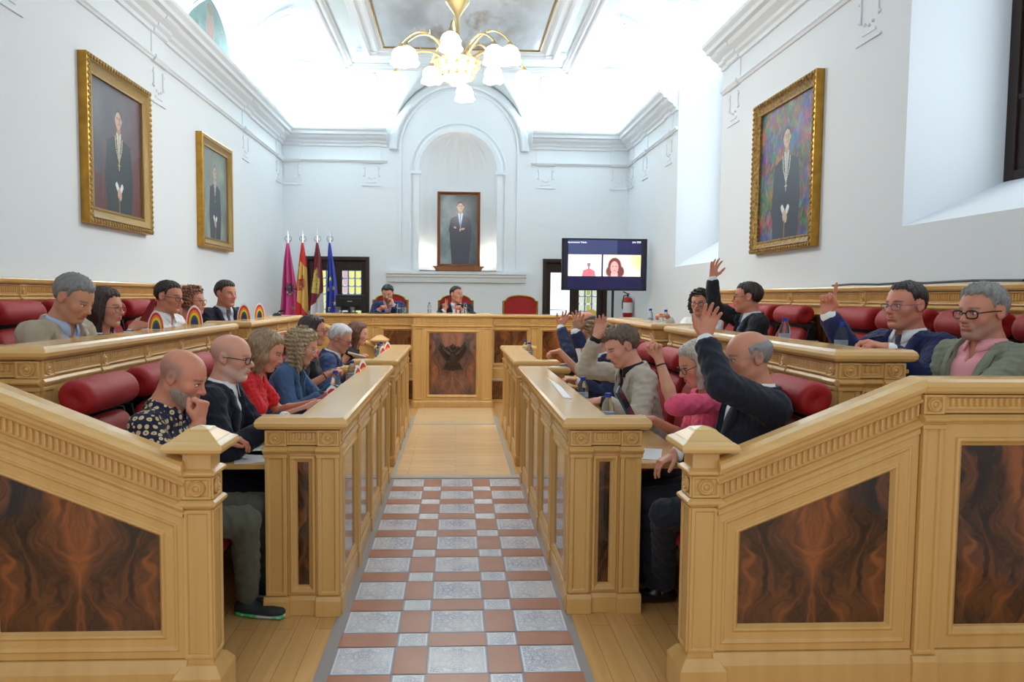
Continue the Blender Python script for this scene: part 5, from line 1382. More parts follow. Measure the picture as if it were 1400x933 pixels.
# ================================================================ smooth field mesher
class Field:
    def __init__(s, lo, hi, h):
        s.lo = np.array(lo, float) - 2 * h; s.h = h; s.n = np.ceil((np.array(hi) - s.lo) / h).astype(int) + 3
        s.F = np.full(s.n, .06, np.float32)
        s.ax = [s.lo[i] + np.arange(s.n[i]) * h for i in range(3)]
    def sub(s, lo, hi, mg):
        a = [max(0, int((lo[i] - mg - s.lo[i]) / s.h)) for i in range(3)]; b = [min(int(s.n[i]), int((hi[i] + mg - s.lo[i]) / s.h) + 2) for i in range(3)]
        if any(a[i] >= b[i] for i in range(3)): return None, None
        sl = tuple(slice(a[i], b[i]) for i in range(3))
        g = [s.ax[i][sl[i]].astype(np.float32) for i in range(3)]
        return sl, (g[0][:, None, None], g[1][None, :, None], g[2][None, None, :])
    def comb(s, sl, d, k, op='u'):
        A = s.F[sl]
        if op == 'u':
            if k: h = np.maximum(k - np.abs(A - d), 0) / k; s.F[sl] = np.minimum(A, d) - h * h * k * .25
            else: s.F[sl] = np.minimum(A, d)
        else:                                  # subtract
            d = -d
            if k: h = np.maximum(k - np.abs(A - d), 0) / k; s.F[sl] = np.maximum(A, d) + h * h * k * .25
            else: s.F[sl] = np.maximum(A, d)
    def cap(s, a, b, ra, rb=None, k=.02, op='u'):
        a = np.array(a, float); b = np.array(b, float); rb = ra if rb is None else rb; r = max(ra, rb)
        sl, g = s.sub(np.minimum(a, b) - r, np.maximum(a, b) + r, k + 2.5 * s.h)
        if sl is None: return
        ab = b - a; L2 = max(1e-9, float(ab @ ab)); q = [g[i] - a[i] for i in range(3)]
        t = np.clip((q[0] * ab[0] + q[1] * ab[1] + q[2] * ab[2]) / L2, 0, 1)
        d = np.sqrt((q[0] - t * ab[0]) ** 2 + (q[1] - t * ab[1]) ** 2 + (q[2] - t * ab[2]) ** 2) - (ra + (rb - ra) * t)
        s.comb(sl, d, k, op)
    def chain(s, pts, rs, k=.02):
        for i in range(len(pts) - 1): s.cap(pts[i], pts[i + 1], rs[i], rs[i + 1], k)
    def ell(s, c, r, R=None, k=.02, op='u'):
        c = np.array(c, float); r = np.array(r, float); m = r.max()
        sl, g = s.sub(c - m, c + m, k + 2.5 * s.h)
        if sl is None: return
        q = [g[i] - c[i] for i in range(3)]
        if R is not None: q = [R[0][j] * q[0] + R[1][j] * q[1] + R[2][j] * q[2] for j in range(3)]   # R columns are local axes
        k0 = np.sqrt((q[0] / r[0]) ** 2 + (q[1] / r[1]) ** 2 + (q[2] / r[2]) ** 2); k1 = np.sqrt((q[0] / r[0] ** 2) ** 2 + (q[1] / r[1] ** 2) ** 2 + (q[2] / r[2] ** 2) ** 2) + 1e-6
        s.comb(sl, k0 * (k0 - 1) / k1, k, op)
    def loft(s, pts, ws, ds, lat, k=.02, op='u', cut=None, fn=None):
        """elliptical sections along a polyline; ws half width along lat, ds half depth across; fn(a, b, t) extra"""
        pts = [np.array(p, float) for p in pts]; lat = np.array(lat, float); m = max(max(ws), max(ds))
        lo = np.min(pts, 0) - m; hi = np.max(pts, 0) + m
        sl, g = s.sub(lo, hi, k + 3 * s.h)
        if sl is None: return
        best = None
        for i in range(len(pts) - 1):
            a, b = pts[i], pts[i + 1]; ab = b - a; L = np.linalg.norm(ab); u = ab / L
            la = lat - u * (lat @ u); la /= np.linalg.norm(la); dp = np.cross(la, u)
            q = [g[j] - a[j] for j in range(3)]; h = q[0] * u[0] + q[1] * u[1] + q[2] * u[2]
            t = np.clip(h / L, 0, 1); w = ws[i] + (ws[i + 1] - ws[i]) * t; d_ = ds[i] + (ds[i + 1] - ds[i]) * t
            x = q[0] * la[0] + q[1] * la[1] + q[2] * la[2]; y = q[0] * dp[0] + q[1] * dp[1] + q[2] * dp[2]
            over = h - t * L; mn = np.minimum(w, d_)
            e = np.sqrt((x / w) ** 2 + (y / d_) ** 2 + (over / (mn * .8)) ** 2)
            d = (e - 1) * mn
            best = d if best is None else np.minimum(best, d)
        s.comb(sl, best, k, op)
    def grid(s): return s.ax[0][:, None, None].astype(np.float32), s.ax[1][None, :, None].astype(np.float32), s.ax[2][None, None, :].astype(np.float32)
    def mesh(s):
        F = s.F; nx, ny, nz = F.shape; ins = F < 0
        c = ins[:-1, :-1, :-1].astype(np.int8)
        for dx in (0, 1):
            for dy in (0, 1):
                for dz in (0, 1):
                    if dx or dy or dz: c = c + ins[dx:nx - 1 + dx, dy:ny - 1 + dy, dz:nz - 1 + dz]
        act = (c > 0) & (c < 8); idx = np.argwhere(act)
        if len(idx) == 0: return np.zeros((0, 3)), np.zeros((0, 4), int)
        vid = np.full(act.shape, -1, np.int32); vid[act] = np.arange(len(idx))
        acc = np.zeros((len(idx), 3)); cnt = np.zeros(len(idx))
        cor = [(dx, dy, dz) for dx in (0, 1) for dy in (0, 1) for dz in (0, 1)]
        for a in cor:
            for ax in range(3):
                if a[ax]: continue
                b = list(a); b[ax] = 1
                va = F[idx[:, 0] + a[0], idx[:, 1] + a[1], idx[:, 2] + a[2]]; vb = F[idx[:, 0] + b[0], idx[:, 1] + b[1], idx[:, 2] + b[2]]
                m = (va < 0) != (vb < 0); t = np.where(m, va / np.where(m, va - vb, 1), 0)
                pz = np.tile(np.array(a, float), (len(idx), 1)); pz[:, ax] += t
                acc[m] += pz[m]; cnt[m] += 1
        co = (idx + acc / cnt[:, None]) * s.h + s.lo
        qs = []
        for ax in range(3):
            sl0 = [slice(None)] * 3; sl1 = [slice(None)] * 3; sl0[ax] = slice(0, -1); sl1[ax] = slice(1, None)
            A = ins[tuple(sl0)]; B = ins[tuple(sl1)]; e = np.argwhere(A != B); o1, o2 = [k for k in range(3) if k != ax]
            ok = (e[:, o1] > 0) & (e[:, o2] > 0) & (e[:, o1] < s.n[o1] - 1) & (e[:, o2] < s.n[o2] - 1); e = e[ok]
            def V(d1, d2): f = e.copy(); f[:, o1] += d1; f[:, o2] += d2; return vid[f[:, 0], f[:, 1], f[:, 2]]
            q = np.stack([V(-1, -1), V(0, -1), V(0, 0), V(-1, 0)], -1); inn = A[e[:, 0], e[:, 1], e[:, 2]]
            flip = inn if ax != 1 else ~inn
            q[~flip] = q[~flip][:, ::-1]; qs.append(q)
        q = np.concatenate(qs); q = q[(q >= 0).all(1)]
        return co, q

def fold_noise(rs, amp, n=7, lo=.05, hi=.16):
    ws = []
    for _ in range(n):
        v = rs.randn(3); v /= np.linalg.norm(v); ws.append((v * 2 * PI / rs.uniform(lo, hi), rs.rand() * 6.3))
    def f(x, y, z):
        t = 0
        for w, p in ws: t = t + np.abs(np.sin(x * w[0] + y * w[1] + z * w[2] + p))
        return (t / n - .64) * amp * 2
    return f
# ================================================================ people
def npv(v): return np.array([v[0], v[1], v[2]], float)
def unit(v): v = np.array(v, float); return v / np.linalg.norm(v)

class HeadFrame:
    def __init__(s, c, yaw, pitch, roll, sc):
        # local x = the person's right, y = forward, z = up
        f = np.array([math.cos(yaw), math.sin(yaw), 0.]); u = np.array([0, 0, 1.]); r = np.cross(f, u)
        f2 = f * math.cos(pitch) - u * math.sin(pitch); u2 = np.cross(r, f2)
        r3 = r * math.cos(roll) - u2 * math.sin(roll); u3 = np.cross(r3, f2)
        s.R = np.stack([r3, f2, u3], 1); s.c = np.array(c, float); s.s = sc
    def w(s, p): return s.c + s.R @ (np.array(p, float) * s.s)
    def dirw(s, p): return s.R @ np.array(p, float)
    def local(s, x, y, z):
        q = [x - s.c[0], y - s.c[1], z - s.c[2]]; R = s.R
        return [(R[0][j] * q[0] + R[1][j] * q[1] + R[2][j] * q[2]) / s.s for j in range(3)]
    def loc(s, co): return ((co - s.c) @ s.R) / s.s

def head_prims(F, H, fem=False, jaw=1.0, nose=1.0, inf=0, ears=True, fat=1.0, feat=True):
    k = H.s
    def E(c, r, kk=.02, op='u', R=None): F.ell(H.w(c), (np.array(r) + (inf if op == 'u' else 0)) * k, H.R if R is None else R, kk * k, op)
    def C(a, b, ra, rb=None, kk=.012, op='u'): F.cap(H.w(a), H.w(b), (ra + (inf if op == 'u' else 0)) * k, ((ra if rb is None else rb) + (inf if op == 'u' else 0)) * k, kk * k, op)
    E((0, -.014, .034), (.074, .095, .082)); E((0, .028, .020), (.062, .062, .075), .03)
    E((0, .036, -.035), (.056 * fat, .056, .066), .03)
    jw = (.046 if fem else .051) * jaw * fat
    E((0, .034, -.068), (jw, .050, .036), .03); C((-.008, .074, -.096), (.008, .074, -.096), .016 if fem else .019, kk=.025)
    for q in (-1, 1): C((q * jw * .9, -.008, -.052), (q * .022, .062, -.094), .018, .016, .025)
    for q in (-1, 1): E((q * .038 * fat, .062, -.022), (.024, .022, .022), .025)
    if feat:
        C((-.026, .081, .024), (.026, .081, .024), .0080 if not fem else .006, kk=.02)
        for q in (-1, 1): E((q * .0305, .096, .002), (.0170, .015, .0088), .010, 's')
        for q in (-1, 1): E((q * .031, .0775, .0035), (.0155, .0125, .0125), .004)
        C((0, .089, .012), (0, .110 * (1 if nose <= 1 else 1.03), -.022), .0065, .0105 * nose, .014); E((0, .112, -.026), (.011 * nose, .010, .009), .008)
        for q in (-1, 1): E((q * .0125, .101, -.029), (.0075, .0095, .0065), .008)
        E((0, .088, -.056), (.026, .014, .018), .018)
        for q in (-1, 1): C((q * .021, .091, -.0535), (0, .1005, -.0525), .0030, .0045, .006); C((q * .019, .091, -.0565), (0, .100, -.0625), .0033, .0058, .006)
        C((-.024, .098, -.0540), (0, .103, -.0572), .0026, kk=.004, op='s'); C((0, .103, -.0572), (.024, .098, -.0540), .0026, kk=.004, op='s'); C((0, .104, -.036), (0, .103, -.045), .003, kk=.006, op='s')
        C((-.012, .092, -.076), (.012, .092, -.076), .005, kk=.012, op='s')
    if ears:
        for q in (-1, 1):
            a = unit((q * .9, -.42, 0)); R = H.R @ np.stack([unit((q * 1.0, -.0, 0.12)) , unit((0, 1, .18)), unit((0, -.18, 1))], 1)
            F.ell(H.w((q * .077, -.010, -.002)), np.array((.0085, .0185, .0315)) * k, R, .006 * k)
            F.ell(H.w((q * .084, -.020, .004)), np.array((.006, .014, .027)) * k, R, .006 * k)
            F.ell(H.w((q * .090, -.008, .002)), np.array((.008, .0095, .017)) * k, R, .004 * k, 's')

def ik(S, Wt, l1, l2, pole):
    S = np.array(S, float); Wt = np.array(Wt, float); d = Wt - S; L = np.linalg.norm(d)
    if L > (l1 + l2) * .995: f_ = (l1 + l2) * .995 / L; Wt = S + d * f_; d = Wt - S; L = np.linalg.norm(d)
    if L < abs(l1 - l2) + .05: L = abs(l1 - l2) + .05
    u = d / np.linalg.norm(d); a = (l1 * l1 - l2 * l2 + L * L) / (2 * L); hh = math.sqrt(max(0, l1 * l1 - a * a))
    p = np.array(pole, float); p = p - u * (p @ u); p = p / (np.linalg.norm(p) + 1e-9)
    return S + u * a + p * hh, Wt

def hand_geo(wr, fd, pn, thumb_side, sc, curl, spread=.16, thumb='open'):
    """wr wrist, fd finger direction, pn direction the palm faces; curl: 4 numbers (0 straight..1 fist)"""
    fd = unit(fd); pn = np.array(pn, float); pn = unit(pn - fd * (pn @ fd)); lat = np.cross(fd, pn) * thumb_side   # towards the thumb
    P_ = []
    pc = wr + fd * .045 * sc
    palm = [(wr, .021, .026), (wr + fd * .03 * sc, .019, .036), (wr + fd * .085 * sc, .015, .040)]
    chains = []
    lens = [.072, .080, .074, .058]; offs = [.029, .010, -.010, -.028]
    for i in range(4):
        b = wr + (fd * (.088 - .004 * abs(i - 1)) + lat * offs[i] * .95) * sc
        d = unit(fd + lat * (1.2 - i) * spread * .6); L = lens[i] * sc; c = curl[i]
        pts = [b]; ang = 0; segs = [.45, .30, .25]
        for j, sg in enumerate(segs):
            ang += c * (1.45, 1.5, 1.0)[j] + .12
            dd = d * math.cos(ang) + pn * math.sin(ang); pts.append(pts[-1] + dd * L * sg)
        chains.append((pts, [.0092 * sc, .0086 * sc, .0078 * sc, .0068 * sc]))
    tb = wr + (fd * .018 + lat * .024 + pn * .006) * sc
    if thumb == 'open': d1 = unit(fd * .62 + lat * .75 + pn * .25); d2 = unit(fd * .85 + lat * .5 + pn * .25)
    elif thumb == 'in': d1 = unit(fd * .7 + lat * .45 + pn * .5); d2 = unit(fd * .75 - lat * .35 + pn * .55)
    else: d1 = unit(fd * .85 + lat * .5 + pn * .3); d2 = unit(fd * .98 + lat * .05 + pn * .2)
    t1 = tb + d1 * .040 * sc; t2 = t1 + d2 * .032 * sc; t3 = t2 + d2 * .024 * sc
    chains.append(([tb, t1, t2, t3], [.0145 * sc, .0115 * sc, .0100 * sc, .0078 * sc]))
    return palm, chains, fd, pn, lat

def add_hand(F, wr, hd, side, sc):
    fd, pn, curl = hd['fd'], hd['pn'], hd.get('curl', (.35, .4, .45, .5))
    ts = side * hd.get('flip', 1)
    palm, chains, fd, pn, lat = hand_geo(wr, fd, pn, ts, sc, curl, hd.get('spread', .16), hd.get('thumb', 'rest'))
    F.loft([p[0] for p in palm], [p[2] * sc * .95 for p in palm], [p[1] * sc * .82 for p in palm], lat, .014)
    F.ell(wr + (fd * .035 + lat * .020 + pn * .008) * sc, np.array((.016, .026, .016)) * sc, np.stack([lat, fd, pn], 1), .012)
    for pts, rs in chains: F.chain(pts, rs, .005)

SKINM = {}
def skin_mat():
    if 'skin' in SKINM: return SKINM['skin']
    m = mat('skin', attr='Col', rough=.48, bump=((140, 140, 140), .12, .001)); b = m.node_tree.nodes['Principled BSDF']
    b.inputs['Subsurface Weight'].default_value = .12; b.inputs['Subsurface Radius'].default_value = (.012, .005, .003); b.inputs['Subsurface Scale'].default_value = .6
    SKINM['skin'] = m; return m
_cm = {}
def mat_button():
    if 'button' not in _cm: _cm['button'] = mat('dark_button', (30, 26, 26), .3)
    return _cm['button']
def cloth(rgb, rough=.8, sheen=.15, stripe=None, dots=False):
    key = (tuple(rgb), rough, stripe, dots)
    if key in _cm: return _cm[key]
    m = mat('woven_cloth', rgb, rough, sheen=sheen * .5, bump=((300, 300, 300), .12, .001))
    nt = m.node_tree; b = nt.nodes['Principled BSDF']; L = nt.links
    if stripe:
        tc = nt.nodes.new('ShaderNodeTexCoord'); w = nt.nodes.new('ShaderNodeTexWave'); w.bands_direction = 'Z'; w.inputs['Scale'].default_value = stripe[1]; w.inputs['Distortion'].default_value = 3.0; w.inputs['Detail Scale'].default_value = 1.5
        L.new(tc.outputs['Object'], w.inputs['Vector']); r = nt.nodes.new('ShaderNodeValToRGB'); r.color_ramp.interpolation = 'CONSTANT'; r.color_ramp.elements[1].position = .5
        r.color_ramp.elements[0].color = (*s2l(rgb), 1); r.color_ramp.elements[1].color = (*s2l(stripe[0]), 1); L.new(w.outputs['Fac'], r.inputs['Fac']); L.new(r.outputs['Color'], b.inputs['Base Color'])
    if dots:
        tc = nt.nodes.new('ShaderNodeTexCoord'); v = nt.nodes.new('ShaderNodeTexVoronoi'); v.inputs['Scale'].default_value = 34; v.inputs['Randomness'].default_value = .25
        L.new(tc.outputs['Object'], v.inputs['Vector']); r = nt.nodes.new('ShaderNodeValToRGB'); cr = r.color_ramp; cr.interpolation = 'CONSTANT'
        cr.elements[0].position = 0; cr.elements[0].color = (*s2l((120, 50, 34)), 1); cr.elements[1].position = .13; cr.elements[1].color = (*s2l((222, 204, 158)), 1)
        e = cr.elements.new(.27); e.color = (*s2l((24, 28, 60)), 1); e = cr.elements.new(.285); e.color = (*s2l((222, 204, 158)), 1); e = cr.elements.new(.40); e.color = (*s2l(rgb), 1)
        L.new(v.outputs['Distance'], r.inputs['Fac']); L.new(r.outputs['Color'], b.inputs['Base Color'])
    _cm[key] = m; return m
def hairmat(rgb, rgb2=None):
    key = ('h', tuple(rgb), rgb2)
    if key in _cm: return _cm[key]
    m = mat('hair', rgb, .42, noise=((110, 110, 16), rgb2 or tuple(min(255, x * 1.3 + 6) for x in rgb), .34), bump=((260, 260, 30), .7, .004)); _cm[key] = m; return m
M['eye'] = mat('eye_white', (225, 222, 216), .15, coat=.5); M['iris'] = mat('iris_brown', (52, 34, 24), .15, coat=.6); M['lens'] = mat('spectacle_lens', (240, 245, 248), .02, trans=.97, ior=1.05)
M['shoe'] = mat('shoe_leather', (14, 14, 16), .3, coat=.3)

def person(name, label, head, Y, yaw, lean=12, hyaw=None, hpitch=8, hroll=0, sc=1.04, fem=False, skin=(206, 150, 124), hair=None, beard=None, glasses=None,
           top=None, arms=(None, None), legs=(60, 62, 70), bald=False, detail=1, neckf=0, side_lean=0, group=None, X=None, seatz=None, turn=0, fat=1.0, shoes='shoe', extra=None, legpose=None, belly=0, knee=None):
    """head = pixel of the head's middle; yaw: direction faced (0 = +X)"""
    yaw = math.radians(yaw); hy = yaw if hyaw is None else math.radians(hyaw)
    hc = npv(P(head[0], head[1], Y=Y)) if X is None else npv(P(head[0], head[1], X=X))
    H = HeadFrame(hc, hy, math.radians(hpitch), math.radians(hroll), sc)
    f = np.array([math.cos(yaw), math.sin(yaw), 0.]); up = np.array([0, 0, 1.]); r = np.cross(f, up)      # r = person's right
    ln = math.radians(lean); spine = unit(up * math.cos(ln) + f * math.sin(ln) + r * math.sin(math.radians(side_lean)))
    N = hc - H.dirw((0, 0, 1)) * .105 * sc - f * (.035 - .0 + neckf) * sc - up * .045 * sc   # base of neck
    fr_ = unit(np.cross(spine, r) * -1); fwd = unit(f - spine * (f @ spine))
    Lt = .50 * sc
    pel = N - spine * Lt
    sw = (.155 if fem else .178) * sc * (1 + .25 * (fat - 1))
    root = thing(name, label, 'person', tuple(pel * np.array([1, 1, 0]) + np.array([0, 0, seatz if seatz is not None else max(0, pel[2] - .55)])), group=group)
    off = npv(ploc(root))
    rs = np.random.RandomState(abs(hash((head[0], head[1]))) % 100000 if 0 else int(head[0] * 7 + head[1]))
    h = {0: .012, 1: .0085, 2: .0060, 3: .0048}[detail]
    # ---- arms
    l1, l2 = .275 * sc, .250 * sc; J = []
    for si, a in ((1, arms[0]), (-1, arms[1])):          # right, left
        S = N - spine * .055 * sc + r * si * sw
        if a is None: a = dict(w=None)
        if a.get('w') is None: Wt = N - spine * .33 * sc + f * .36 * sc + r * si * .10; Wt[2] = a.get('z', pel[2] + .24)
        elif len(a['w']) == 3 and a.get('world'): Wt = np.array(a['w'], float)
        else: Wt = npv(P(a['w'][0], a['w'][1], Y=a['w'][2]))
        pole = np.array(a.get('pole', tuple(r * si * .6 - up * .8 - f * .3)), float)
        E_, Wt = ik(S, Wt, l1 * a.get('len', 1), l2 * a.get('len', 1), pole)
        hd = dict(fd=a.get('fd', unit(Wt - E_) + 0), pn=a.get('pn', (0, 0, -1)), curl=a.get('curl', (.3, .35, .4, .45)), spread=a.get('spread', .14), thumb=a.get('thumb', 'rest'), flip=a.get('flip', 1))
        J.append((S, E_, Wt, hd, si, a))
    pts = [hc, pel] + [p for j in J for p in (j[0], j[1], j[2] + unit(j[3]['fd']) * .2)]
    lo = np.min(pts, 0) - .24; hi = np.max(pts, 0) + .24; lo[2] = pel[2] - .12; hi[2] = max(p[2] for p in pts) + .16
    # ---- skin body
    F = Field(lo, hi, h)
    head_prims(F, H, fem, fat=1 + (fat - 1) * .5, nose=1.0 if fem else 1.08)
    nr = (.050 if fem else .059) * sc * (1 + (fat - 1) * .4)
    F.cap(H.w((0, -.020, -.050)), N + spine * .0, nr * .97, nr * 1.05, .03); F.cap(N, N - spine * .05, nr * 1.05, nr * 1.2, .04)
    spn = [N - spine * t * sc for t in (.05, .12, .25, .38, .52)]
    ws = [.115, .145, .14, .135, .15] if not fem else [.10, .125, .12, .115, .15]; dd = [.065, .095, .10, .10, .10]
    bf = 1 + (fat - 1) * 1.0
    bl = [0, 0, .3, 1, .8]
    ctr = [spn[i] + fwd * (.012 + belly * bl[i] * .06) for i in range(5)]
    F.loft(ctr, [w * sc * bf - .012 for w in ws], [d * sc * bf - .012 + belly * bl[i] * .03 for i, d in enumerate(dd)], r, .03)
    ar = (.040, .036, .029, .024) if fem else (.049, .043, .034, .027)
    ar = [q * sc * (1 + (fat - 1) * .6) for q in ar]
    for S, E_, Wt, hd, si, a in J:
        F.cap(N - spine * .06 * sc + r * si * .06, S, .05 * sc, ar[0], .04); F.cap(S, E_, ar[0], ar[1] * .92, .02)
        mid = E_ + (Wt - E_) * .35; F.cap(E_, mid, ar[1] * .95, ar[1] * .93, .015); F.cap(mid, Wt, ar[1] * .93, ar[3] * .92, .015)
        add_hand(F, Wt, hd, si, (.98 if not fem else .90) * sc)
    co, q = F.mesh(); me = raw_mesh('body', co - off, q)
    L = H.loc(co); x, y, z = L[:, 0], L[:, 1], L[:, 2]; n = len(co)
    c = np.tile(np.array(skin, float), (n, 1))
    def blend(mask, rgb, k): 
        nonlocal c
        m = (np.clip(mask, 0, 1) * hm)[:, None] * k; c = c * (1 - m) + np.array(rgb, float) * m
    def g3(cx_, cy_, cz_, rx, ry, rz): return np.exp(-(((x - cx_) / rx) ** 2 + ((y - cy_) / ry) ** 2 + ((z - cz_) / rz) ** 2))
    hm = ((z > -.14) & (z < .16) & (np.abs(y) < .15) & (np.abs(x) < .12)).astype(float)
    SG = lambda v, w=.004: 1 / (1 + np.exp(-np.clip(v / w, -30, 30)))
    for q_ in (-1, 1):
        blend(g3(q_ * .045, .08, -.022, .022, .03, .02), (200, 110, 96), .38); blend(g3(q_ * .085, -.01, 0, .01, .03, .035), (196, 112, 96), .4)
    blend(g3(0, .112, -.024, .016, .02, .013), (198, 108, 96), .45)
    lip = ((np.abs(x) < .021) & (np.abs(z + .057) < .0085 - .0045 * (x / .021) ** 2) & (y > .088)).astype(float); blend(lip, (176, 84, 82) if not fem else (186, 52, 66), .75)
    hcol = np.array((hair or {}).get('rgb', (90, 70, 60)), float)
    if (hair or {}).get('style') == 'ring' or bald: brow = hcol * .9
    else: brow = hcol * .75
    bz = .0275 - .22 * np.maximum(0, np.abs(x) - .036) - .10 * np.maximum(0, .026 - np.abs(x)); bw = SG(.018 - np.abs(np.abs(x) - .032), .0015) * SG(.0034 - np.abs(z - bz), .0011) * SG(y - .062, .002); blend(bw, brow, .75 if not fem else .6)
    for q_ in (-1, 1): blend(((np.abs(x - q_ * .031) < .016) & (np.abs(z - .0105) < .0028) & (y > .07)).astype(float), (70, 44, 36), .6 if not fem else .9)
    if beard:
        bm = SG(-(z + .034 + .30 * np.maximum(0, y - .05)), .005) * SG(z + .118, .006) * SG(y + .006 + .15 * (z + .06), .006) * (1 - lip)
        mu = SG(.030 - np.abs(x), .004) * SG(.010 - np.abs(z + .043), .003) * SG(y - .07, .004); bm = np.maximum(bm * (1 - .75 * SG(.020 - np.abs(x), .004) * SG(z + .066, .003) * SG(y - .07, .004)), mu)
        bm = bm * (.65 + .35 * np.sin(x * 900) * np.sin(z * 1100 + y * 700)); blend(bm, beard['rgb'], beard.get('k', .75))
    if hair and hair.get('style') not in (None,):
        sm = np.maximum(SG(z - .078 - .1 * np.maximum(0, y)), SG(-.03 - y) * SG(z + .04))
        if hair['style'] in ('ring', 'shaved'): sm = np.maximum(SG(.060 - z, .006) * SG(.020 - y, .005) * SG(z + .005 + .9 * np.maximum(0, -(y + .02)), .006) , SG(-.045 - y, .008) * SG(z + .065, .006) * SG(.062 - z, .008)); sm = sm * (.75 + .25 * np.sin(x * 1000) * np.sin(z * 900 + y * 800))
        blend(sm, hcol, {'long': .9, 'shaved': .62, 'ring': .6}.get(hair['style'], .45))
    # warmer fingers
    for S, E_, Wt, hd, si, a in J:
        tip = Wt + unit(hd['fd']) * .12 * sc; d_ = np.linalg.norm(co - tip, axis=1); kk_ = np.clip(1 - d_ / .08, 0, 1)[:, None] * .3; c = c * (1 - kk_) + np.array((212, 126, 108.)) * kk_
    setcol(me, c); body = link('body', me, skin_mat(), root)
    # ---- eyes
    if detail >= 1:
        for q_ in (-1, 1):
            m = MB(Matrix(np.block([[H.R, (H.w((q_ * .031, .0795, .004)) )[:, None]], [np.zeros((1, 3)), np.ones((1, 1))]]).tolist()))
            k_ = .0128 * sc; m.ball((0, 0, 0), (k_, k_, k_ * .60), 14, 0); m.ball((0, k_ * .50, 0), (k_ * .54, k_ * .54, k_ * .54), 10, 1); m.build('eye', ['eye', 'iris'], root, smooth=True, angle=None)
    # ---- hair
    if hair and hair['style'] != 'shaved':
        st = hair['style']; t = hair.get('t', .012); hz = max(h, .006)
        ext = .10 if st not in ('long', 'bob', 'curly', 'wavy') else .16
        lo2 = hc - (.17 + (.17 if st in ('long', 'curly', 'bob') else 0)); hi2 = hc + .17
        G = Field(lo2, hi2, hz * .95); k = sc
        def E(c_, r_, kk=.02): G.ell(H.w(c_), np.array(r_) * k, H.R, kk)
        def C(a_, b_, ra, rb=None, kk=.02): G.cap(H.w(a_), H.w(b_), ra * k, (rb or ra) * k, kk)
        E((0, -.014, .034), (.074 + t * .8, .095 + t, .082 + t)); E((0, .024, .028), (.060 + t * .8, .060 + t, .068 + t), .03)
        gx_, gy_, gz_ = G.grid(); lx, ly, lz = H.local(gx_, gy_, gz_)
        rec = hair.get('recede', 0)
        zh = np.interp(ly, [-.13, -.09, -.06, -.036, -.028, -.012, .006, .012, .020, .030, .045, .062, .085], [-.072, -.070, -.060, -.036, .0, .036, .034, .014, .014, .056 + rec * .3, .070 + rec * .6, .080 + rec, .090 + rec]) - .012 * np.exp(-(lx / .03) ** 2)
        region = (zh - lz) * .75
        if st == 'ring': region = np.maximum(region, (lz - .070 + .25 * np.maximum(0, ly + .02)) * .8); region = np.maximum(region, (ly - .034) * .8)
        G.F += (np.clip(1 + region / .028, 0, 1) ** 2 * t * .95 * k).astype(np.float32)
        G.F[:] = np.maximum(G.F, region * k)
        if st in ('long', 'bob', 'wavy', 'curly'):
            ln_ = hair.get('len', .22); wv = hair.get('wide', 0)
            dn = H.R.T @ np.array([0, 0, -1.]); dn = unit(dn + np.array([0, -.10, 0])); sw_ = hair.get('fwdd', .0)
            for q_ in (-1, 1):
                A0 = np.array((q_ * .054, .034, .080)); A1 = np.array((q_ * (.076 + wv), .008, .012)); A2 = A1 + dn * .05 + np.array((q_ * .003, 0, 0)); A3 = A1 + dn * (ln_ * .8) + np.array((-q_ * .004, sw_, 0))
                C(A0, A1, .020, .022, .03); C(A1, A2, .022, .025, .03); C(A2, A3, .025, .017, .03)
                B0 = np.array((q_ * .052, -.050, .02)); C(B0, B0 + dn * (ln_ * .9) + np.array((q_ * wv * .6, 0, 0)), .046, .026, .03)
            B0 = np.array((0, -.062, .03)); C(B0, B0 + dn * ln_, .058, .034, .03)
        if st in ('curly', 'wavy'):
            fn = fold_noise(np.random.RandomState(5), .030 if st == 'curly' else .012, 7, .030, .065)
        else:
            def fn(a_, b_, c_):
                l_ = H.local(a_, b_, c_); th = np.arctan2(l_[0], l_[1] + .0); return .0022 * np.sin(46 * th + 3 * np.sin(l_[2] * 22)) + .0028 * np.sin(17 * th + l_[2] * 14) + .0012 * np.sin(90 * th + l_[2] * 30)
        G.F += fn(gx_, gy_, gz_).astype(np.float32) if st != 'ring' else (fn(gx_, gy_, gz_) * .2).astype(np.float32)
        if st == 'short':
            am = .010 if hair.get('messy') else .0035
            wx = lx + .012 * np.sin(42 * lz + 9 * lx); wy = ly + .012 * np.sin(38 * lx + 21 * lz)
            G.F += (am * (np.abs(np.sin(95 * wx + 30 * wy + 14 * np.sin(9 * lz + 20 * wy))) - .6) * np.clip(1 + (lz - .02) * 8, .3, 1)).astype(np.float32)
        if st in ('long', 'bob', 'wavy', 'curly'):     # keep the face open
            face_ = np.sqrt((lx / (.060 + hair.get('open', 0))) ** 2 + ((ly - .10) / .085) ** 2 + ((lz + .035) / .105) ** 2) - 1
            G.F[:] = np.maximum(G.F, -face_ * .06)
        co, q = G.mesh()
        if len(q): link('hair', raw_mesh('hair', co - off, q), hairmat(hair['rgb'], hair.get('rgb2')), root)
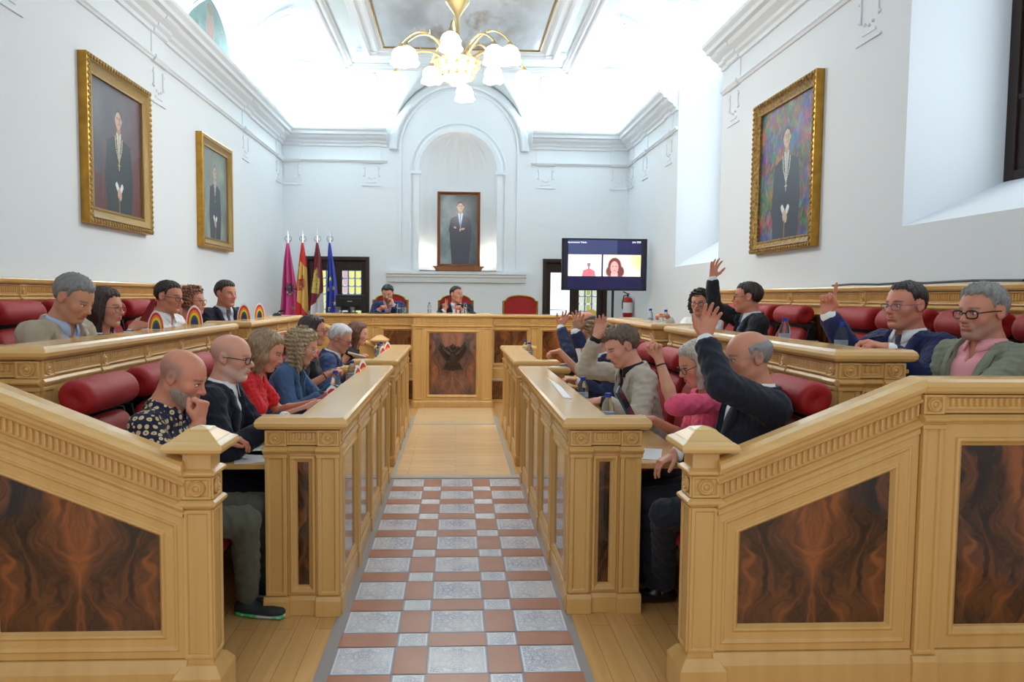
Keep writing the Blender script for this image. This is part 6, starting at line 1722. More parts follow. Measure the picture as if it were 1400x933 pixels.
    if beard and beard.get('full'):
        G = Field(hc - .15, hc + .15, max(h, .0055)); head_prims(G, H, fem, inf=.0038, ears=False, feat=False, fat=1 + (fat - 1) * .5)
        gx_, gy_, gz_ = G.grid(); lx, ly, lz = H.local(gx_, gy_, gz_)
        reg = np.maximum(lz + .030 + .25 * np.clip(ly - .05, 0, 1), -(ly + .016 + 0 * lz)); reg = np.maximum(reg, -lz - .122)
        mouth = np.sqrt((lx / .024) ** 2 + ((ly - .10) / .03) ** 2 + ((lz + .057) / .011) ** 2) - 1
        reg = np.maximum(reg, -mouth * .02); reg = np.maximum(reg, -(np.sqrt((lx / .04) ** 2 + ((ly - .11) / .05) ** 2 + ((lz + .015) / .030) ** 2) - 1) * .03)
        G.F += (np.clip(1 + reg / .016, 0, 1) * .0062).astype(np.float32)
        G.F[:] = np.maximum(G.F, reg); G.F += fold_noise(np.random.RandomState(2), .003, 6, .010, .024)(gx_, gy_, gz_).astype(np.float32)
        co, q = G.mesh()
        if len(q): link('beard', raw_mesh('beard', co - off, q), hairmat(beard['rgb'], beard.get('rgb2')), root)
    # ---- spectacles
    if glasses:
        T4 = Matrix(np.block([[H.R * sc, H.c[:, None]], [np.zeros((1, 3)), np.ones((1, 1))]]).tolist())
        m = MB(T4); th = glasses.get('t', .0016)
        for q_ in (-1, 1):
            pts = [(q_ * .033 + .0245 * math.cos(a) * (1 if abs(math.cos(a)) < .8 else 1), .104 - .004 * abs(math.cos(a)), .000 + .0175 * math.sin(a)) for a in np.linspace(0, 2 * PI, 22)]
            pts = [(q_ * .033 + .0245 * np.sign(math.cos(a)) * abs(math.cos(a)) ** .7, .1035 - (.006 if np.sign(math.cos(a)) == q_ else 0) * abs(math.cos(a)), .0175 * np.sign(math.sin(a)) * abs(math.sin(a)) ** .7) for a in np.linspace(0, 2 * PI, 24)]
            m.tube(pts, th, 6)
            m.tube([(q_ * .057, .0975, .006), (q_ * .074, .088, .008), (q_ * .0795, .04, .008), (q_ * .0815, -.008, .006), (q_ * .079, -.022, -.008)], th * .9, 6)
        m.tube([(-.009, .1045, .005), (0, .108, .007), (.009, .1045, .005)], th, 6)
        m.build('spectacles', mat('spectacle_frame', glasses.get('rgb', (20, 20, 24)), .3), root, smooth=True)
    # ---- clothes
    tp = top; jk = tp.get('jacket'); fn_amp = .010
    def torso(F_, inf, droop=0):
        F_.loft(ctr, [w * sc * bf + inf for w in ws], [d * sc * bf + inf + belly * bl[i] * .03 for i, d in enumerate(dd)], r, .03)
        for S, E_, Wt, hd, si, a in J: F_.cap(N - spine * .045 * sc + r * si * .055, S, .042 * sc + inf, ar[0] + inf * .9, .045)
        F_.ell(pel + fwd * .03, np.array((.165, .13, .12)) * sc * bf + inf, np.stack([r, fwd, spine], 1), .05)
        if fem:
            for q_ in (-1, 1): F_.ell(N - spine * .20 * sc + r * q_ * .07 * sc + fwd * .085 * sc, np.array((.062, .055, .065)) * sc + inf * .5, np.stack([r, fwd, spine], 1), .04)
    def sleeves(F_, inf, full=1.0):
        for S, E_, Wt, hd, si, a in J:
            if full >= 1:
                dv_ = unit(Wt - E_); e = E_ + (Wt - E_) * a.get('cuff', .97) - dv_ * (.050 if full == 1.0 else .014)
                F_.cap(S, E_, ar[0] + inf, ar[1] + inf, .03); F_.cap(E_, e, ar[1] + inf, ar[3] + inf * 1.15 + .003, .02)
            else: e = S + (E_ - S) * full / .999; F_.cap(S, e, ar[0] + inf, ar[1] + inf + .012, .03)
    def loc3(F_):
        gx_, gy_, gz_ = F_.grid(); q_ = [gx_ - N[0], gy_ - N[1], gz_ - N[2]]
        return [q_[0] * v[0] + q_[1] * v[1] + q_[2] * v[2] for v in (r, fwd, spine)] + [gx_, gy_, gz_]
    def cutneck(F_, a_, b_, c_, vw, vl, crew=.0, open_=0):
        # V opening down the front
        hh = -c_; half = np.where(hh < vl, vw * (1 - hh / vl), open_ * .5 + 0 * hh)
        half = np.maximum(half, open_)
        g = np.maximum(np.abs(a_) - half, -b_ + .015); g = np.maximum(g, hh - (vl if not open_ else 2)); g = np.maximum(np.maximum(g, b_ - .21), -.10 - hh); F_.F[:] = np.maximum(F_.F, -g)
    def neckhole(F_, rad, z_):
        # remove everything above the collar line and inside the neck
        gx_, gy_, gz_ = F_.grid()
    hs = {0: .013, 1: .010, 2: .0075, 3: .0062}[detail]
    ninf = .022 if jk else .012
    F = Field(lo, hi, hs)
    s_full = tp.get('sleeve', 1.0)
    torso(F, .010 if jk else .014)
    if s_full > 0:
        if jk: sleeves(F, .008, 1.01)
        else: sleeves(F, .012, s_full)
    # collar
    if tp.get('collar', True): F.cap(N - spine * .02, N + spine * .028 + fwd * .006, nr * 1.32, nr * 1.12, .015)
    a_, b_, c_, gx_, gy_, gz_ = loc3(F)
    if not jk: F.F += fold_noise(rs, fn_amp)(gx_, gy_, gz_).astype(np.float32)
    vv = tp.get('v', (.035, .10)); cutneck(F, a_, b_, c_ - .03, vv[0] + .012, vv[1] + .03)
    if not tp.get('collar', True):
        ring = np.sqrt((a_ / (nr * tp.get('scoop', 1.35))) ** 2 + ((b_ - .01) / (nr * tp.get('scoop', 1.35))) ** 2) - 1; F.F[:] = np.maximum(F.F, -np.maximum(np.maximum(ring * .05, -(c_ + .045)), c_ - .12))
    F.F[:] = np.where((np.abs(a_) < .11) & (np.abs(b_) < .12) & (c_ < .14), np.maximum(F.F, c_ - .042), F.F)
    co, q = F.mesh(); link('shirt' if not tp.get('name') else tp['name'], raw_mesh('shirt', co - off, q), cloth(tp['rgb'], stripe=tp.get('stripe'), dots=tp.get('dots', False)), root)
    if tp.get('collar', True):
        m = MB(); ths = np.linspace(PI, .30, 12)
        for q_ in (-1, 1):
            vs = []
            for t_ in ths:
                e_ = max(0, math.cos(t_)); rt, rb = nr * 1.17, nr * (1.42 + .22 * e_); up_ = .040 - .012 * e_; dn_ = .004 - .050 * e_ ** 2
                for rr_, hh_ in ((rt, up_), (rb, dn_)): vs.append(tuple(N + r * (q_ * math.sin(t_) * rr_) + fwd * (math.cos(t_) * rr_ + .006) + spine * hh_))
            m.add(vs, [(2 * i, 2 * i + 1, 2 * i + 3, 2 * i + 2) for i in range(len(ths) - 1)])
        co_ = m.build('collar', cloth(tp['rgb'], stripe=tp.get('stripe'), dots=tp.get('dots', False)), root, smooth=True, angle=None, recalc=False); sd = co_.modifiers.new('thick', 'SOLIDIFY'); sd.thickness = .003; sd.offset = 0
    if tp.get('tie'):
        m = MB(); Fp = []
        zs_ = [-.005, .03, .04, .12, .22, .34]; wd_ = [.014, .018, .011, .018, .026, .034]
        for zz, ww in zip(zs_, wd_):
            i_ = np.interp(zz + .05, [.05, .12, .25, .38], [0, 1, 2, 3]); dq = np.interp(i_, range(5), dd) * sc * bf
            cc = N - spine * zz * sc + fwd * (np.interp(zz, [0, .03, .08, .2, .4], [nr * 1.25, nr * 1.2 + .01, dq + .022, dq + .026, dq + .024 + belly * .08]))
            for q_ in (-1, 1): Fp.append(tuple(cc + r * q_ * ww * sc + fwd * 0)); 
            for q_ in (1, -1): Fp.append(tuple(cc + r * q_ * ww * sc * .7 + fwd * .007))
        k_ = len(zs_); m.add(Fp, [(i * 4 + j, i * 4 + (j + 1) % 4, (i + 1) * 4 + (j + 1) % 4, (i + 1) * 4 + j) for i in range(k_ - 1) for j in range(4)] + [(0, 1, 2, 3), tuple(range(4 * k_ - 4, 4 * k_))])
        m.build('tie', cloth(tp['tie'], .6), root, smooth=True, angle=1.0)
    if jk:
        F = Field(lo, hi, hs); inf = .024; torso(F, inf); sleeves(F, .020, 1.0)
        F.cap(N - spine * .025 - fwd * .018, N + spine * .004 - fwd * .016, nr * 1.55, nr * 1.36, .02)
        a_, b_, c_, gx_, gy_, gz_ = loc3(F)
        vl = jk.get('v', .30) * sc; vw = jk.get('vw', .075) * sc; op = jk.get('open', 0) * sc
        hh = -c_; half = np.maximum(np.maximum(vw * (1 - np.clip(hh, -.2, 1) / vl), op), 0)
        lap = (b_ > 0) & (np.abs(a_) > half) & (np.abs(a_) < half + .055 * np.clip((vl + .02 - hh) / .1, 0, 1) * np.clip((hh + .05) / .05, 0, 1)) & (hh < vl)
        F.F += fold_noise(rs, fn_amp * .9)(gx_, gy_, gz_).astype(np.float32)
        F.F -= (lap * .008).astype(np.float32)
        g = np.maximum(np.abs(a_) - half, -b_ + .01); g = np.maximum(g, hh - (vl if not op else 1)); g = np.maximum(np.maximum(g, b_ - .24), -.10 - hh); F.F[:] = np.maximum(F.F, -g)
        hole = np.sqrt((a_ / (nr * 1.28)) ** 2 + (b_ / (nr * 1.28)) ** 2) - 1; F.F[:] = np.maximum(F.F, -np.maximum(np.maximum(hole * .05, -(c_ + .03)), c_ - .12))
        F.F[:] = np.where((np.abs(a_) < .12) & (np.abs(b_) < .13) & (c_ < .14), np.maximum(F.F, c_ - .030), F.F)
        # the cloth is a shell: leave the sleeve ends open around the wrists
        co, q = F.mesh(); jo = link('jacket', raw_mesh('jacket', co - off, q), cloth(jk['rgb'], .85), root)
        from mathutils.bvhtree import BVHTree
        tree = BVHTree.FromPolygons([Vector(v) for v in co], q.tolist())
        def onfront(aa, hh_):
            o_ = N + r * aa - spine * hh_ + fwd * .45; ht = tree.ray_cast(Vector(o_), Vector(-fwd), .45)
            if ht[0] is None or (Vector(o_) - ht[0]).length < .16: ht = tree.find_nearest(Vector(N + r * aa - spine * hh_ + fwd * .11))
            return npv(ht[0])
        if detail >= 1:
            for q_ in (-1, 1):
                m = MB(); rows = []
                for t_ in np.linspace(0, 1, 11):
                    h_ = -.012 + (vl + .012) * t_; hf = max(vw * (1 - max(h_, 0) / vl), op) + .004
                    wd_ = np.interp(t_, [0, .18, .28, .30, .42, .8, 1], [.040, .050, .052, .040, .066, .040, .004]) * sc
                    p0 = onfront(q_ * hf, h_) + fwd * .006; p1 = onfront(q_ * (hf + wd_), h_ - .018 * (1 if t_ > .29 else 0)) + fwd * .007; rows.append((p0, (p0 + p1) / 2 + fwd * .003, p1))
                vs = [tuple(p_) for rw in rows for p_ in rw]
                m.add(vs, [(3 * i + j, 3 * i + j + 1, 3 * i + j + 4, 3 * i + j + 3) for i in range(10) for j in (0, 1)])
                lo_ = m.build('lapel', cloth(jk['rgb'], .85), root, smooth=True, angle=None, recalc=False); sd = lo_.modifiers.new('thick', 'SOLIDIFY'); sd.thickness = .0035; sd.offset = 0
            for h_ in (vl + .03, vl + .13):
                if op: break
                pb = onfront(.004, h_); m = MB(); m.ball(tuple(pb + fwd * .003), .008, 8); m.build('button', mat_button(), root, smooth=True, angle=None)
    # ---- legs
    kz = knee
    hipz = pel[2]; fz = max(0, seatz) if seatz is not None else max(0, pel[2] - .60)
    lp = legpose or {}
    q0 = [pel + r * si * .09 - spine * .02 for si in (1, -1)]
    kn = [np.array(pel + f * .41 * sc + r * si * lp.get('spr', .12)) for si in (1, -1)]
    for k_ in kn: k_[2] = fz + .50
    an = [np.array(k_ + f * lp.get('foot', .02)) for k_ in kn]
    for k_ in an: k_[2] = fz + .09
    if lp.get('ank'): 
        for i_, v_ in enumerate(lp['ank']):
            if v_ is not None: an[i_] = np.array(v_, float)
    if lp.get('kne'):
        for i_, v_ in enumerate(lp['kne']):
            if v_ is not None: kn[i_] = np.array(v_, float)
    allp = q0 + kn + an; hl = .014 if detail < 3 else .009
    F = Field(np.min(allp, 0) - .15, np.max(allp, 0) + .15, hl)
    F.ell(pel - spine * .02, np.array((.165, .125, .11)) * sc * bf, np.stack([r, fwd, spine], 1), .04)
    for i_ in (0, 1):
        F.cap(q0[i_], kn[i_], .088 * sc * bf, .066 * sc, .04); F.cap(kn[i_], an[i_] + (kn[i_] - an[i_]) * .06, .064 * sc, .052 * sc, .02)
    gx_, gy_, gz_ = F.grid(); F.F += fold_noise(rs, .011)(gx_, gy_, gz_).astype(np.float32)
    co, q = F.mesh(); link('trousers', raw_mesh('trousers', co - off, q), cloth(legs), root)
    for i_ in (0, 1):
        fo = unit(f + r * (.18 if i_ == 0 else -.18)) if not lp.get('toe') else unit(lp['toe'])
        F = Field(an[i_] - .22, an[i_] + np.array([.22, .22, .12]), .009 if detail > 2 else .014); A = an[i_]
        base = np.array([A[0], A[1], A[2] - .055]); R_ = np.stack([np.cross(fo, up), fo, up], 1)
        F.cap(A + up * .02, base + up * .02, .040, .042, .02); F.loft([base - fo * .045, base + fo * .05, base + fo * .14, base + fo * .185], [.036, .045, .047, .036], [.034, .034, .028, .020], np.cross(fo, up), .02)
        gx_, gy_, gz_ = F.grid(); F.F[:] = np.maximum(F.F, (A[2] - .088) - gz_)
        co, q = F.mesh()
        so = link('shoe', raw_mesh('shoe', co - off, q), shoes, root)
        if lp.get('sneak'):
            F = Field(base - .2, base + .24, .009); F.loft([base - fo * .05 - up * .022, base + fo * .06 - up * .022, base + fo * .19 - up * .02], [.042, .052, .040], [.016, .014, .014], np.cross(fo, up), .01)
            co, q = F.mesh(); link('sole', raw_mesh('sole', co - off, q), mat('shoe_sole', (206, 214, 208), .5, noise=((20, 20, 3), (60, 190, 120), .04)), so)
    if extra: extra(root, H, N, r, fwd, spine, J, sc, nr)
    return root, H, J, N
FASTP=0
NAVY = (24, 30, 52); WHITE = (232, 234, 238)
def armr(px, py, Y, **k): d = dict(w=(px, py, Y)); d.update(k); return d
UPf = (.15, 0, 1)
def bracelet(idx, rgb=(60, 40, 36), t=.88):
    def ex(root, H, N, r, fwd, spine, J, sc, nr):
        S, E_, W_, hd, si, a = J[idx]; c = E_ + (W_ - E_) * t; d = unit(W_ - E_); u = unit(np.cross(d, (0.3, .2, .9))); v = np.cross(d, u)
        m = MB(); m.tube([tuple(c + (u * math.cos(q) + v * math.sin(q)) * .031) for q in np.linspace(0, 2 * PI, 16)], .004, 6); m.build('bracelet', mat('bracelet', rgb, .4, metal=.3), root, smooth=True)
    return ex
def earrings(root, H, N, r, fwd, spine, J, sc, nr):
    for q in (-1, 1):
        m = MB(); c = H.w((q * .086, -.004, -.040))
        for k in range(8): a = k * PI / 4; m.ball(tuple(c + np.array((.012 * math.cos(a), 0, .012 * math.sin(a) - .022))), .005, 6)
        m.ball(tuple(c), .004, 6); m.ball(tuple(c + np.array((0, 0, -.022))), .006, 6); m.build('earring', 'gold', root, smooth=True)
D = 1 if FASTP else 0
def det(n): return max(1, n - D)

# ---------------- left side, lower row
person('person', 'bald man with grey beard in navy patterned short-sleeved shirt, fist at mouth', (249, 516), 3.42, 4, lean=20, hyaw=-6, hpitch=24, sc=1.06, skin=(208, 138, 112), fat=1.13, belly=.6,
       hair=dict(style='shaved', rgb=(112, 100, 94)), beard=dict(rgb=(136, 112, 100), full=True, k=.5, rgb2=(178, 162, 150)),
       top=dict(rgb=(26, 28, 58), dots=True, sleeve=.86, v=(.03, .07)), legs=(84, 86, 74), detail=det(3), shoes=mat('sneaker', (44, 50, 52), .7), seatz=0,
       arms=(armr(272, 578, 3.22, fd=(.18, .12, 1), pn=(-.9, .35, .1), curl=(.85, .9, .95, 1), thumb='in', pole=(-.1, -.5, -1)), armr(304, 600, 3.74, fd=(1, .1, -.04), pn=(0, 0, -1), curl=(.3, .3, .4, .4))),
       legpose=dict(sneak=True, spr=.11, kne=[(-.99, 3.44, .53), (-1.0, 3.68, .53)], ank=[(-1.03, 3.62, .09), (-1.0, 3.84, .09)], toe=(.95, -.25, 0)))
person('person', 'bald man with black glasses and white stubble in navy suit and open white shirt', (316, 489), 4.05, 3, lean=12, hyaw=-4, hpitch=9, sc=1.06, skin=(214, 156, 132), fat=1.04,
       hair=dict(style='shaved', rgb=(176, 150, 138)), beard=dict(rgb=(214, 208, 204), k=.62), glasses=dict(rgb=(14, 18, 34), t=.0026),
       top=dict(rgb=WHITE, jacket=dict(rgb=(22, 26, 42), v=.36, vw=.075), v=(.035, .12)), detail=det(3), seatz=0, legs=(24, 28, 44),
       arms=(armr(371, 581, 3.86, fd=(1, .25, .12), pn=(0, .3, -1), curl=(.5, .55, .6, .7), pole=(-.3, -.5, -1)), armr(392, 571, 4.2, fd=(1, -.3, .05), curl=(.5, .5, .6, .6))))
person('person', 'woman with straight highlighted hair and round earring in bright red top, holding phone', (364, 479), 4.62, 5, lean=20, hyaw=-4, hpitch=26, sc=1.03, fem=True, skin=(212, 148, 122),
       hair=dict(style='bob', rgb=(88, 68, 50), rgb2=(190, 160, 124), len=.17, fwdd=-.02, open=.006), top=dict(rgb=(214, 26, 34), sleeve=.62, collar=False, v=(.05, .10)), detail=det(3), seatz=0, extra=earrings,
       arms=(armr(417, 559, 4.42, fd=(1, .1, .35), pn=(0, .7, -.7), curl=(.4, .45, .5, .6), pole=(-.2, -.5, -1)), armr(424, 552, 4.78, fd=(1, -.2, .3), pn=(0, -.6, -.7), curl=(.5, .5, .6, .6))))
person('person', 'woman with long curly blonde hair and pale glasses in blue denim jacket', (413, 474), 5.42, 0, lean=22, hyaw=0, hpitch=22, sc=1.05, fem=True, skin=(214, 160, 134),
       hair=dict(style='curly', rgb=(134, 114, 84), rgb2=(204, 186, 152), len=.20, wide=.018, t=.022), glasses=dict(rgb=(226, 200, 190), t=.002), top=dict(rgb=(34, 40, 54), jacket=dict(rgb=(66, 94, 134), v=.34, vw=.09), collar=False, v=(.06, .12)), detail=det(2), seatz=0,
       arms=(armr(444, 540, 5.2, fd=(1, .1, .1), curl=(.4, .4, .5, .5), pole=(-.2, -.5, -1)), armr(462, 528, 5.5, fd=(1, -.1, .1))))
person('person', 'dark-haired woman in glasses and black top, half hidden behind the curly blonde woman', (428, 452), 6.15, 4, lean=10, hyaw=0, hpitch=8, sc=1.03, fem=True, skin=(206, 142, 118),
       hair=dict(style='bob', rgb=(44, 32, 30), len=.13), glasses=dict(rgb=(120, 40, 40), t=.002), top=dict(rgb=(22, 22, 28), sleeve=.6, collar=False), detail=det(2), seatz=0, extra=bracelet(0),
       arms=(armr(449, 512, 5.95, fd=(1, 0, .5), curl=(.4, .5, .5, .6), pole=(-.2, -.4, -1)), armr(455, 508, 6.3)))
person('person', 'white-haired man in blue suit and glasses reading his phone, lower left row', (465, 463), 7.22, 2, lean=16, hyaw=-6, hpitch=24, sc=1.08, skin=(204, 146, 124),
       hair=dict(style='short', rgb=(178, 178, 182), rgb2=(222, 222, 226), t=.018), glasses=dict(rgb=(90, 30, 34), t=.0022), top=dict(rgb=WHITE, jacket=dict(rgb=(56, 74, 116), v=.34)), detail=det(2), seatz=0,
       arms=(armr(475, 508, 7.0, fd=(1, .1, .3), curl=(.5, .5, .6, .6), pole=(-.2, -.5, -1)), armr(480, 504, 7.3)))
person('person', 'woman with long straight brown hair and bare arm in sleeveless black top', (489, 456), 8.3, 0, lean=12, hyaw=-2, hpitch=14, sc=1.05, fem=True, skin=(212, 150, 126),
       hair=dict(style='long', rgb=(78, 48, 36), rgb2=(110, 72, 54), len=.27, fwdd=-.02), top=dict(rgb=(22, 20, 26), sleeve=0, collar=False), detail=det(2), seatz=0,
       arms=(armr(484, 494, 8.05, fd=(1, 0, .1), pole=(-.4, -.4, -1)), armr(496, 492, 8.35)))
# ---------------- left side, upper row
person('person', 'grey-haired man in beige suit and light blue shirt looking down, upper left row', (101, 408), 4.42, -10, lean=16, hyaw=-12, hpitch=30, sc=1.10, skin=(196, 140, 112), fat=1.08,
       hair=dict(style='short', rgb=(104, 102, 102), rgb2=(146, 144, 142), t=.017), top=dict(rgb=(176, 196, 228), jacket=dict(rgb=(172, 160, 140), v=.42, vw=.085), v=(.04, .12)), detail=det(2), seatz=.33, legs=(150, 140, 122),
       arms=(dict(w=None, z=1.14), dict(w=None, z=1.14)))
def fan_(root, H, N, r, fwd, spine, J, sc, nr): pass
person('person', 'woman with long dark hair and glasses in navy striped blouse, holding a red fan', (144, 421), 4.98, 2, lean=10, hyaw=-4, hpitch=5, sc=1.05, fem=True, skin=(208, 146, 122),
       hair=dict(style='long', rgb=(48, 34, 30), rgb2=(70, 50, 44), len=.24, t=.018), glasses=dict(rgb=(120, 30, 40), t=.002), top=dict(rgb=(40, 46, 110), stripe=((226, 228, 236), 22), sleeve=1.0, collar=False), detail=det(2), seatz=.33,
       arms=(armr(180, 449, 4.9, fd=(1, .1, .5), pn=(0, 1, -.2), curl=(.6, .6, .7, .7)), dict(w=None, z=1.16)))
person('person', 'dark-haired man with glasses in white polo shirt, upper left row', (231, 406), 6.05, -12, lean=8, hyaw=-12, hpitch=10, sc=1.05, skin=(196, 132, 106),
       hair=dict(style='short', rgb=(32, 24, 22), recede=.004), glasses=dict(rgb=(20, 20, 24), t=.002), top=dict(rgb=(234, 236, 240), sleeve=.8), detail=det(2), seatz=.33, arms=(dict(w=None, z=1.14), dict(w=None, z=1.14)))
person('person', 'woman with short curly auburn hair and glasses in coral red top', (263, 412), 6.65, -6, lean=10, hyaw=-8, hpitch=2, sc=1.03, fem=True, skin=(208, 146, 120),
       hair=dict(style='curly', rgb=(96, 60, 44), rgb2=(150, 100, 74), len=.05, t=.022, wide=.01), glasses=dict(rgb=(120, 60, 50)), top=dict(rgb=(226, 74, 70), sleeve=.6, collar=False), detail=det(2), seatz=.33, arms=(dict(w=None, z=1.14), dict(w=None, z=1.14)))
person('person', 'dark-haired man in navy suit and tie behind a laptop, upper left row', (309, 402), 7.5, -38, lean=6, hyaw=-30, hpitch=6, sc=1.06, skin=(198, 138, 114),
       hair=dict(style='short', rgb=(46, 34, 30), t=.018), top=dict(rgb=(196, 204, 220), tie=(70, 76, 100), jacket=dict(rgb=(24, 28, 46), v=.30)), detail=det(2), seatz=.33, arms=(dict(w=None, z=1.14), dict(w=None, z=1.14)))
# ---------------- presidency
person('person', 'young dark-haired man in navy suit resting his cheek on his hand', (530, 401), 11.6, -92, lean=14, hyaw=-96, hpitch=26, sc=1.06, skin=(200, 144, 120),
       hair=dict(style='short', rgb=(22, 18, 18), t=.018), beard=dict(rgb=(60, 44, 40), k=.5), top=dict(rgb=(180, 150, 170), jacket=dict(rgb=(36, 44, 84), v=.25)), detail=1, seatz=.33,
       arms=(dict(w=None, z=1.38), armr(537.5, 417, 11.38, fd=(-.25, .3, 1), pn=(-.9, .3, 0), curl=(.5, .5, .5, .5), pole=(.6, -.6, -1))))
person('person', 'president in dark suit and pink tie turning his head and raising two fingers', (624, 403), 11.6, -90, lean=6, hyaw=-48, hpitch=2, sc=1.08, skin=(196, 134, 110),
       hair=dict(style='short', rgb=(36, 26, 24), t=.012, recede=.004), top=dict(rgb=(206, 212, 230), tie=(214, 70, 100), jacket=dict(rgb=(18, 20, 32), v=.26)), detail=1, seatz=.33,
       arms=(armr(608, 424, 11.35, fd=(0, -.1, 1), pn=(.1, -1, 0), curl=(0, .02, .95, 1), thumb='in', pole=(-.7, -.3, -1), spread=.22), dict(w=None, z=1.38)))
# ---------------- right side, lower row
person('person', 'balding grey-haired man in navy suit nearest on the right, open hand raised', (1022, 489), 3.5, 178, lean=-4, hyaw=186, hpitch=10, sc=1.08, skin=(202, 138, 112), fat=1.12, belly=.5,
       hair=dict(style='ring', rgb=(104, 104, 106), rgb2=(150, 150, 150), t=.012), glasses=dict(rgb=(150, 140, 130), t=.0013), top=dict(rgb=WHITE, jacket=dict(rgb=(20, 24, 40), v=.30)), detail=det(3), seatz=0, legs=(20, 24, 38),
       arms=(armr(924, 620, 3.62, fd=(-1, -.1, -.55), pn=(.2, 0, -1), curl=(.2, .2, .25, .3), spread=.25, thumb='open', pole=(.4, .2, -1), len=1.05),
             armr(963, 463, 3.42, fd=(.24, 0, 1), pn=(-.1, -1, .05), curl=(.08, .10, .12, .15), spread=.2, thumb='open', pole=(-.2, -.75, -.62))),
       legpose=dict(kne=[(1.02, 3.72, .54), (1.02, 3.46, .55)], ank=[(1.06, 3.72, .09), (1.10, 3.72, .09)], toe=(-1, -.05, 0)), extra=None)
person('person', 'woman with straight grey-blonde hair in bright pink blouse pointing a finger up', (954, 497), 4.12, 182, lean=6, hyaw=184, hpitch=24, sc=1.05, fem=True, skin=(212, 152, 126),
       hair=dict(style='bob', rgb=(136, 128, 116), rgb2=(206, 200, 188), len=.16, fwdd=.01, t=.016), glasses=dict(rgb=(30, 30, 36), t=.002), top=dict(rgb=(238, 92, 130), sleeve=.95, collar=False, v=(.05, .1)), detail=det(3), seatz=0, extra=bracelet(1),
       arms=(armr(893, 574, 4.3, fd=(-1, 0, .25), curl=(.4, .5, .6, .6), pole=(.3, .2, -1)), armr(901, 492, 4.0, fd=(-.12, 0, 1), pn=(-1, -.5, .1), curl=(.0, .55, .62, .7), thumb='in', pole=(.3, -.3, -1), spread=.2)))
person('person', 'man with tousled brown hair in pale grey suit and black shirt looking down', (850, 474), 4.92, 186, lean=14, hyaw=192, hpitch=26, sc=1.08, skin=(216, 158, 136),
       hair=dict(style='short', rgb=(78, 62, 52), rgb2=(120, 102, 88), t=.024, messy=True), top=dict(rgb=(24, 22, 22), jacket=dict(rgb=(184, 176, 162), v=.44, vw=.085), v=(.05, .16)), detail=det(3), seatz=0, legs=(120, 114, 104),
       arms=(armr(815, 462, 5.12, fd=(.32, 0, 1), pn=(-.6, -.9, .1), curl=(.1, .1, .15, .2), spread=.05, pole=(-.3, .5, -1)), armr(822, 548, 4.62, fd=(-1, 0, -.1), pn=(0, .3, -1), curl=(.4, .45, .5, .6), pole=(.4, -.6, -1))))
person('person', 'person with curly light brown hair in navy suit and dark tie, spread hand raised', (813, 461), 5.8, 200, lean=8, hyaw=180, hpitch=14, sc=1.04, skin=(206, 148, 124),
       hair=dict(style='curly', rgb=(120, 92, 62), rgb2=(170, 140, 100), len=.05, t=.018), top=dict(rgb=WHITE, tie=(30, 34, 50), jacket=dict(rgb=(30, 38, 74), v=.34)), detail=det(2), seatz=0,
       arms=(armr(786, 451, 5.75, fd=(.25, 0, 1), pn=(-.4, -1, 0), curl=(.2, .15, .1, .1), spread=.5, thumb='open', pole=(.3, -.3, -1)), armr(790, 520, 5.6, fd=(-1, 0, .15), curl=(.3, .3, .4, .4), pole=(.5, -.6, -1))))
person('person', 'person in beige blouse with bare forearm and drooping hand on the right lower row', (822, 462), 6.45, 184, lean=8, hpitch=10, sc=1.02, fem=True, skin=(210, 150, 126),
       hair=dict(style='bob', rgb=(90, 70, 52), len=.12), top=dict(rgb=(206, 176, 138), sleeve=.9, collar=False), detail=det(2), seatz=0,
       arms=(dict(w=None, z=.85), armr(765, 480, 6.3, fd=(-1, 0, -.12), pn=(0, 0, -1), curl=(.3, .4, .45, .5), pole=(.5, -.3, -1), len=1.1)))
person('person', 'balding man in blue suit with raised hand, farthest back on the right lower row', (800, 444), 7.35, 186, lean=6, hyaw=192, hpitch=12, sc=1.08, skin=(206, 140, 116),
       hair=dict(style='ring', rgb=(60, 50, 46), t=.013), top=dict(rgb=WHITE, tie=(170, 190, 220), jacket=dict(rgb=(50, 60, 92), v=.32)), detail=det(2), seatz=0,
       arms=(dict(w=None, z=.85), armr(766, 446, 7.2, fd=(.5, 0, .9), pn=(-.5, -1, 0), curl=(.25, .15, .1, .1), spread=.3, thumb='open', pole=(-.4, -.4, -1))))
# ---------------- right side, upper row
person('person', 'woman with dark curly hair and black glasses in white blouse, wrist bent, upper right row', (957, 414), 7.2, 226, lean=6, hyaw=236, hpitch=8, sc=1.05, fem=True, skin=(206, 146, 122),
       hair=dict(style='curly', rgb=(20, 17, 18), rgb2=(40, 34, 34), len=.13, t=.02), glasses=dict(rgb=(16, 16, 18), t=.0022), top=dict(rgb=(236, 238, 240), sleeve=1.0, collar=False), detail=det(2), seatz=.33,
       arms=(armr(912, 432, 7.0, fd=(-1, -.1, .22), pn=(0, 0, -1), curl=(.5, .5, .45, .4), pole=(.3, .2, -1), len=1.1, cuff=.98), dict(w=None, z=1.16)))
person('person', 'dark-suited man with glasses seen from behind, arm stretched straight up, upper right row', (1022, 407), 6.0, 176, lean=4, hyaw=158, hpitch=2, sc=1.04, skin=(200, 134, 110),
       hair=dict(style='short', rgb=(34, 26, 24), t=.013), glasses=dict(rgb=(20, 20, 24)), top=dict(rgb=(214, 218, 230), tie=(70, 84, 160), jacket=dict(rgb=(18, 20, 28), v=.36)), detail=det(2), seatz=.33,
       arms=(armr(974, 379, 6.2, fd=(.15, 0, 1), pn=(.2, -1, 0), curl=(.12, .1, .12, .15), spread=.4, thumb='open', pole=(-.3, .2, -1), len=1.02), dict(w=None, z=1.16)))
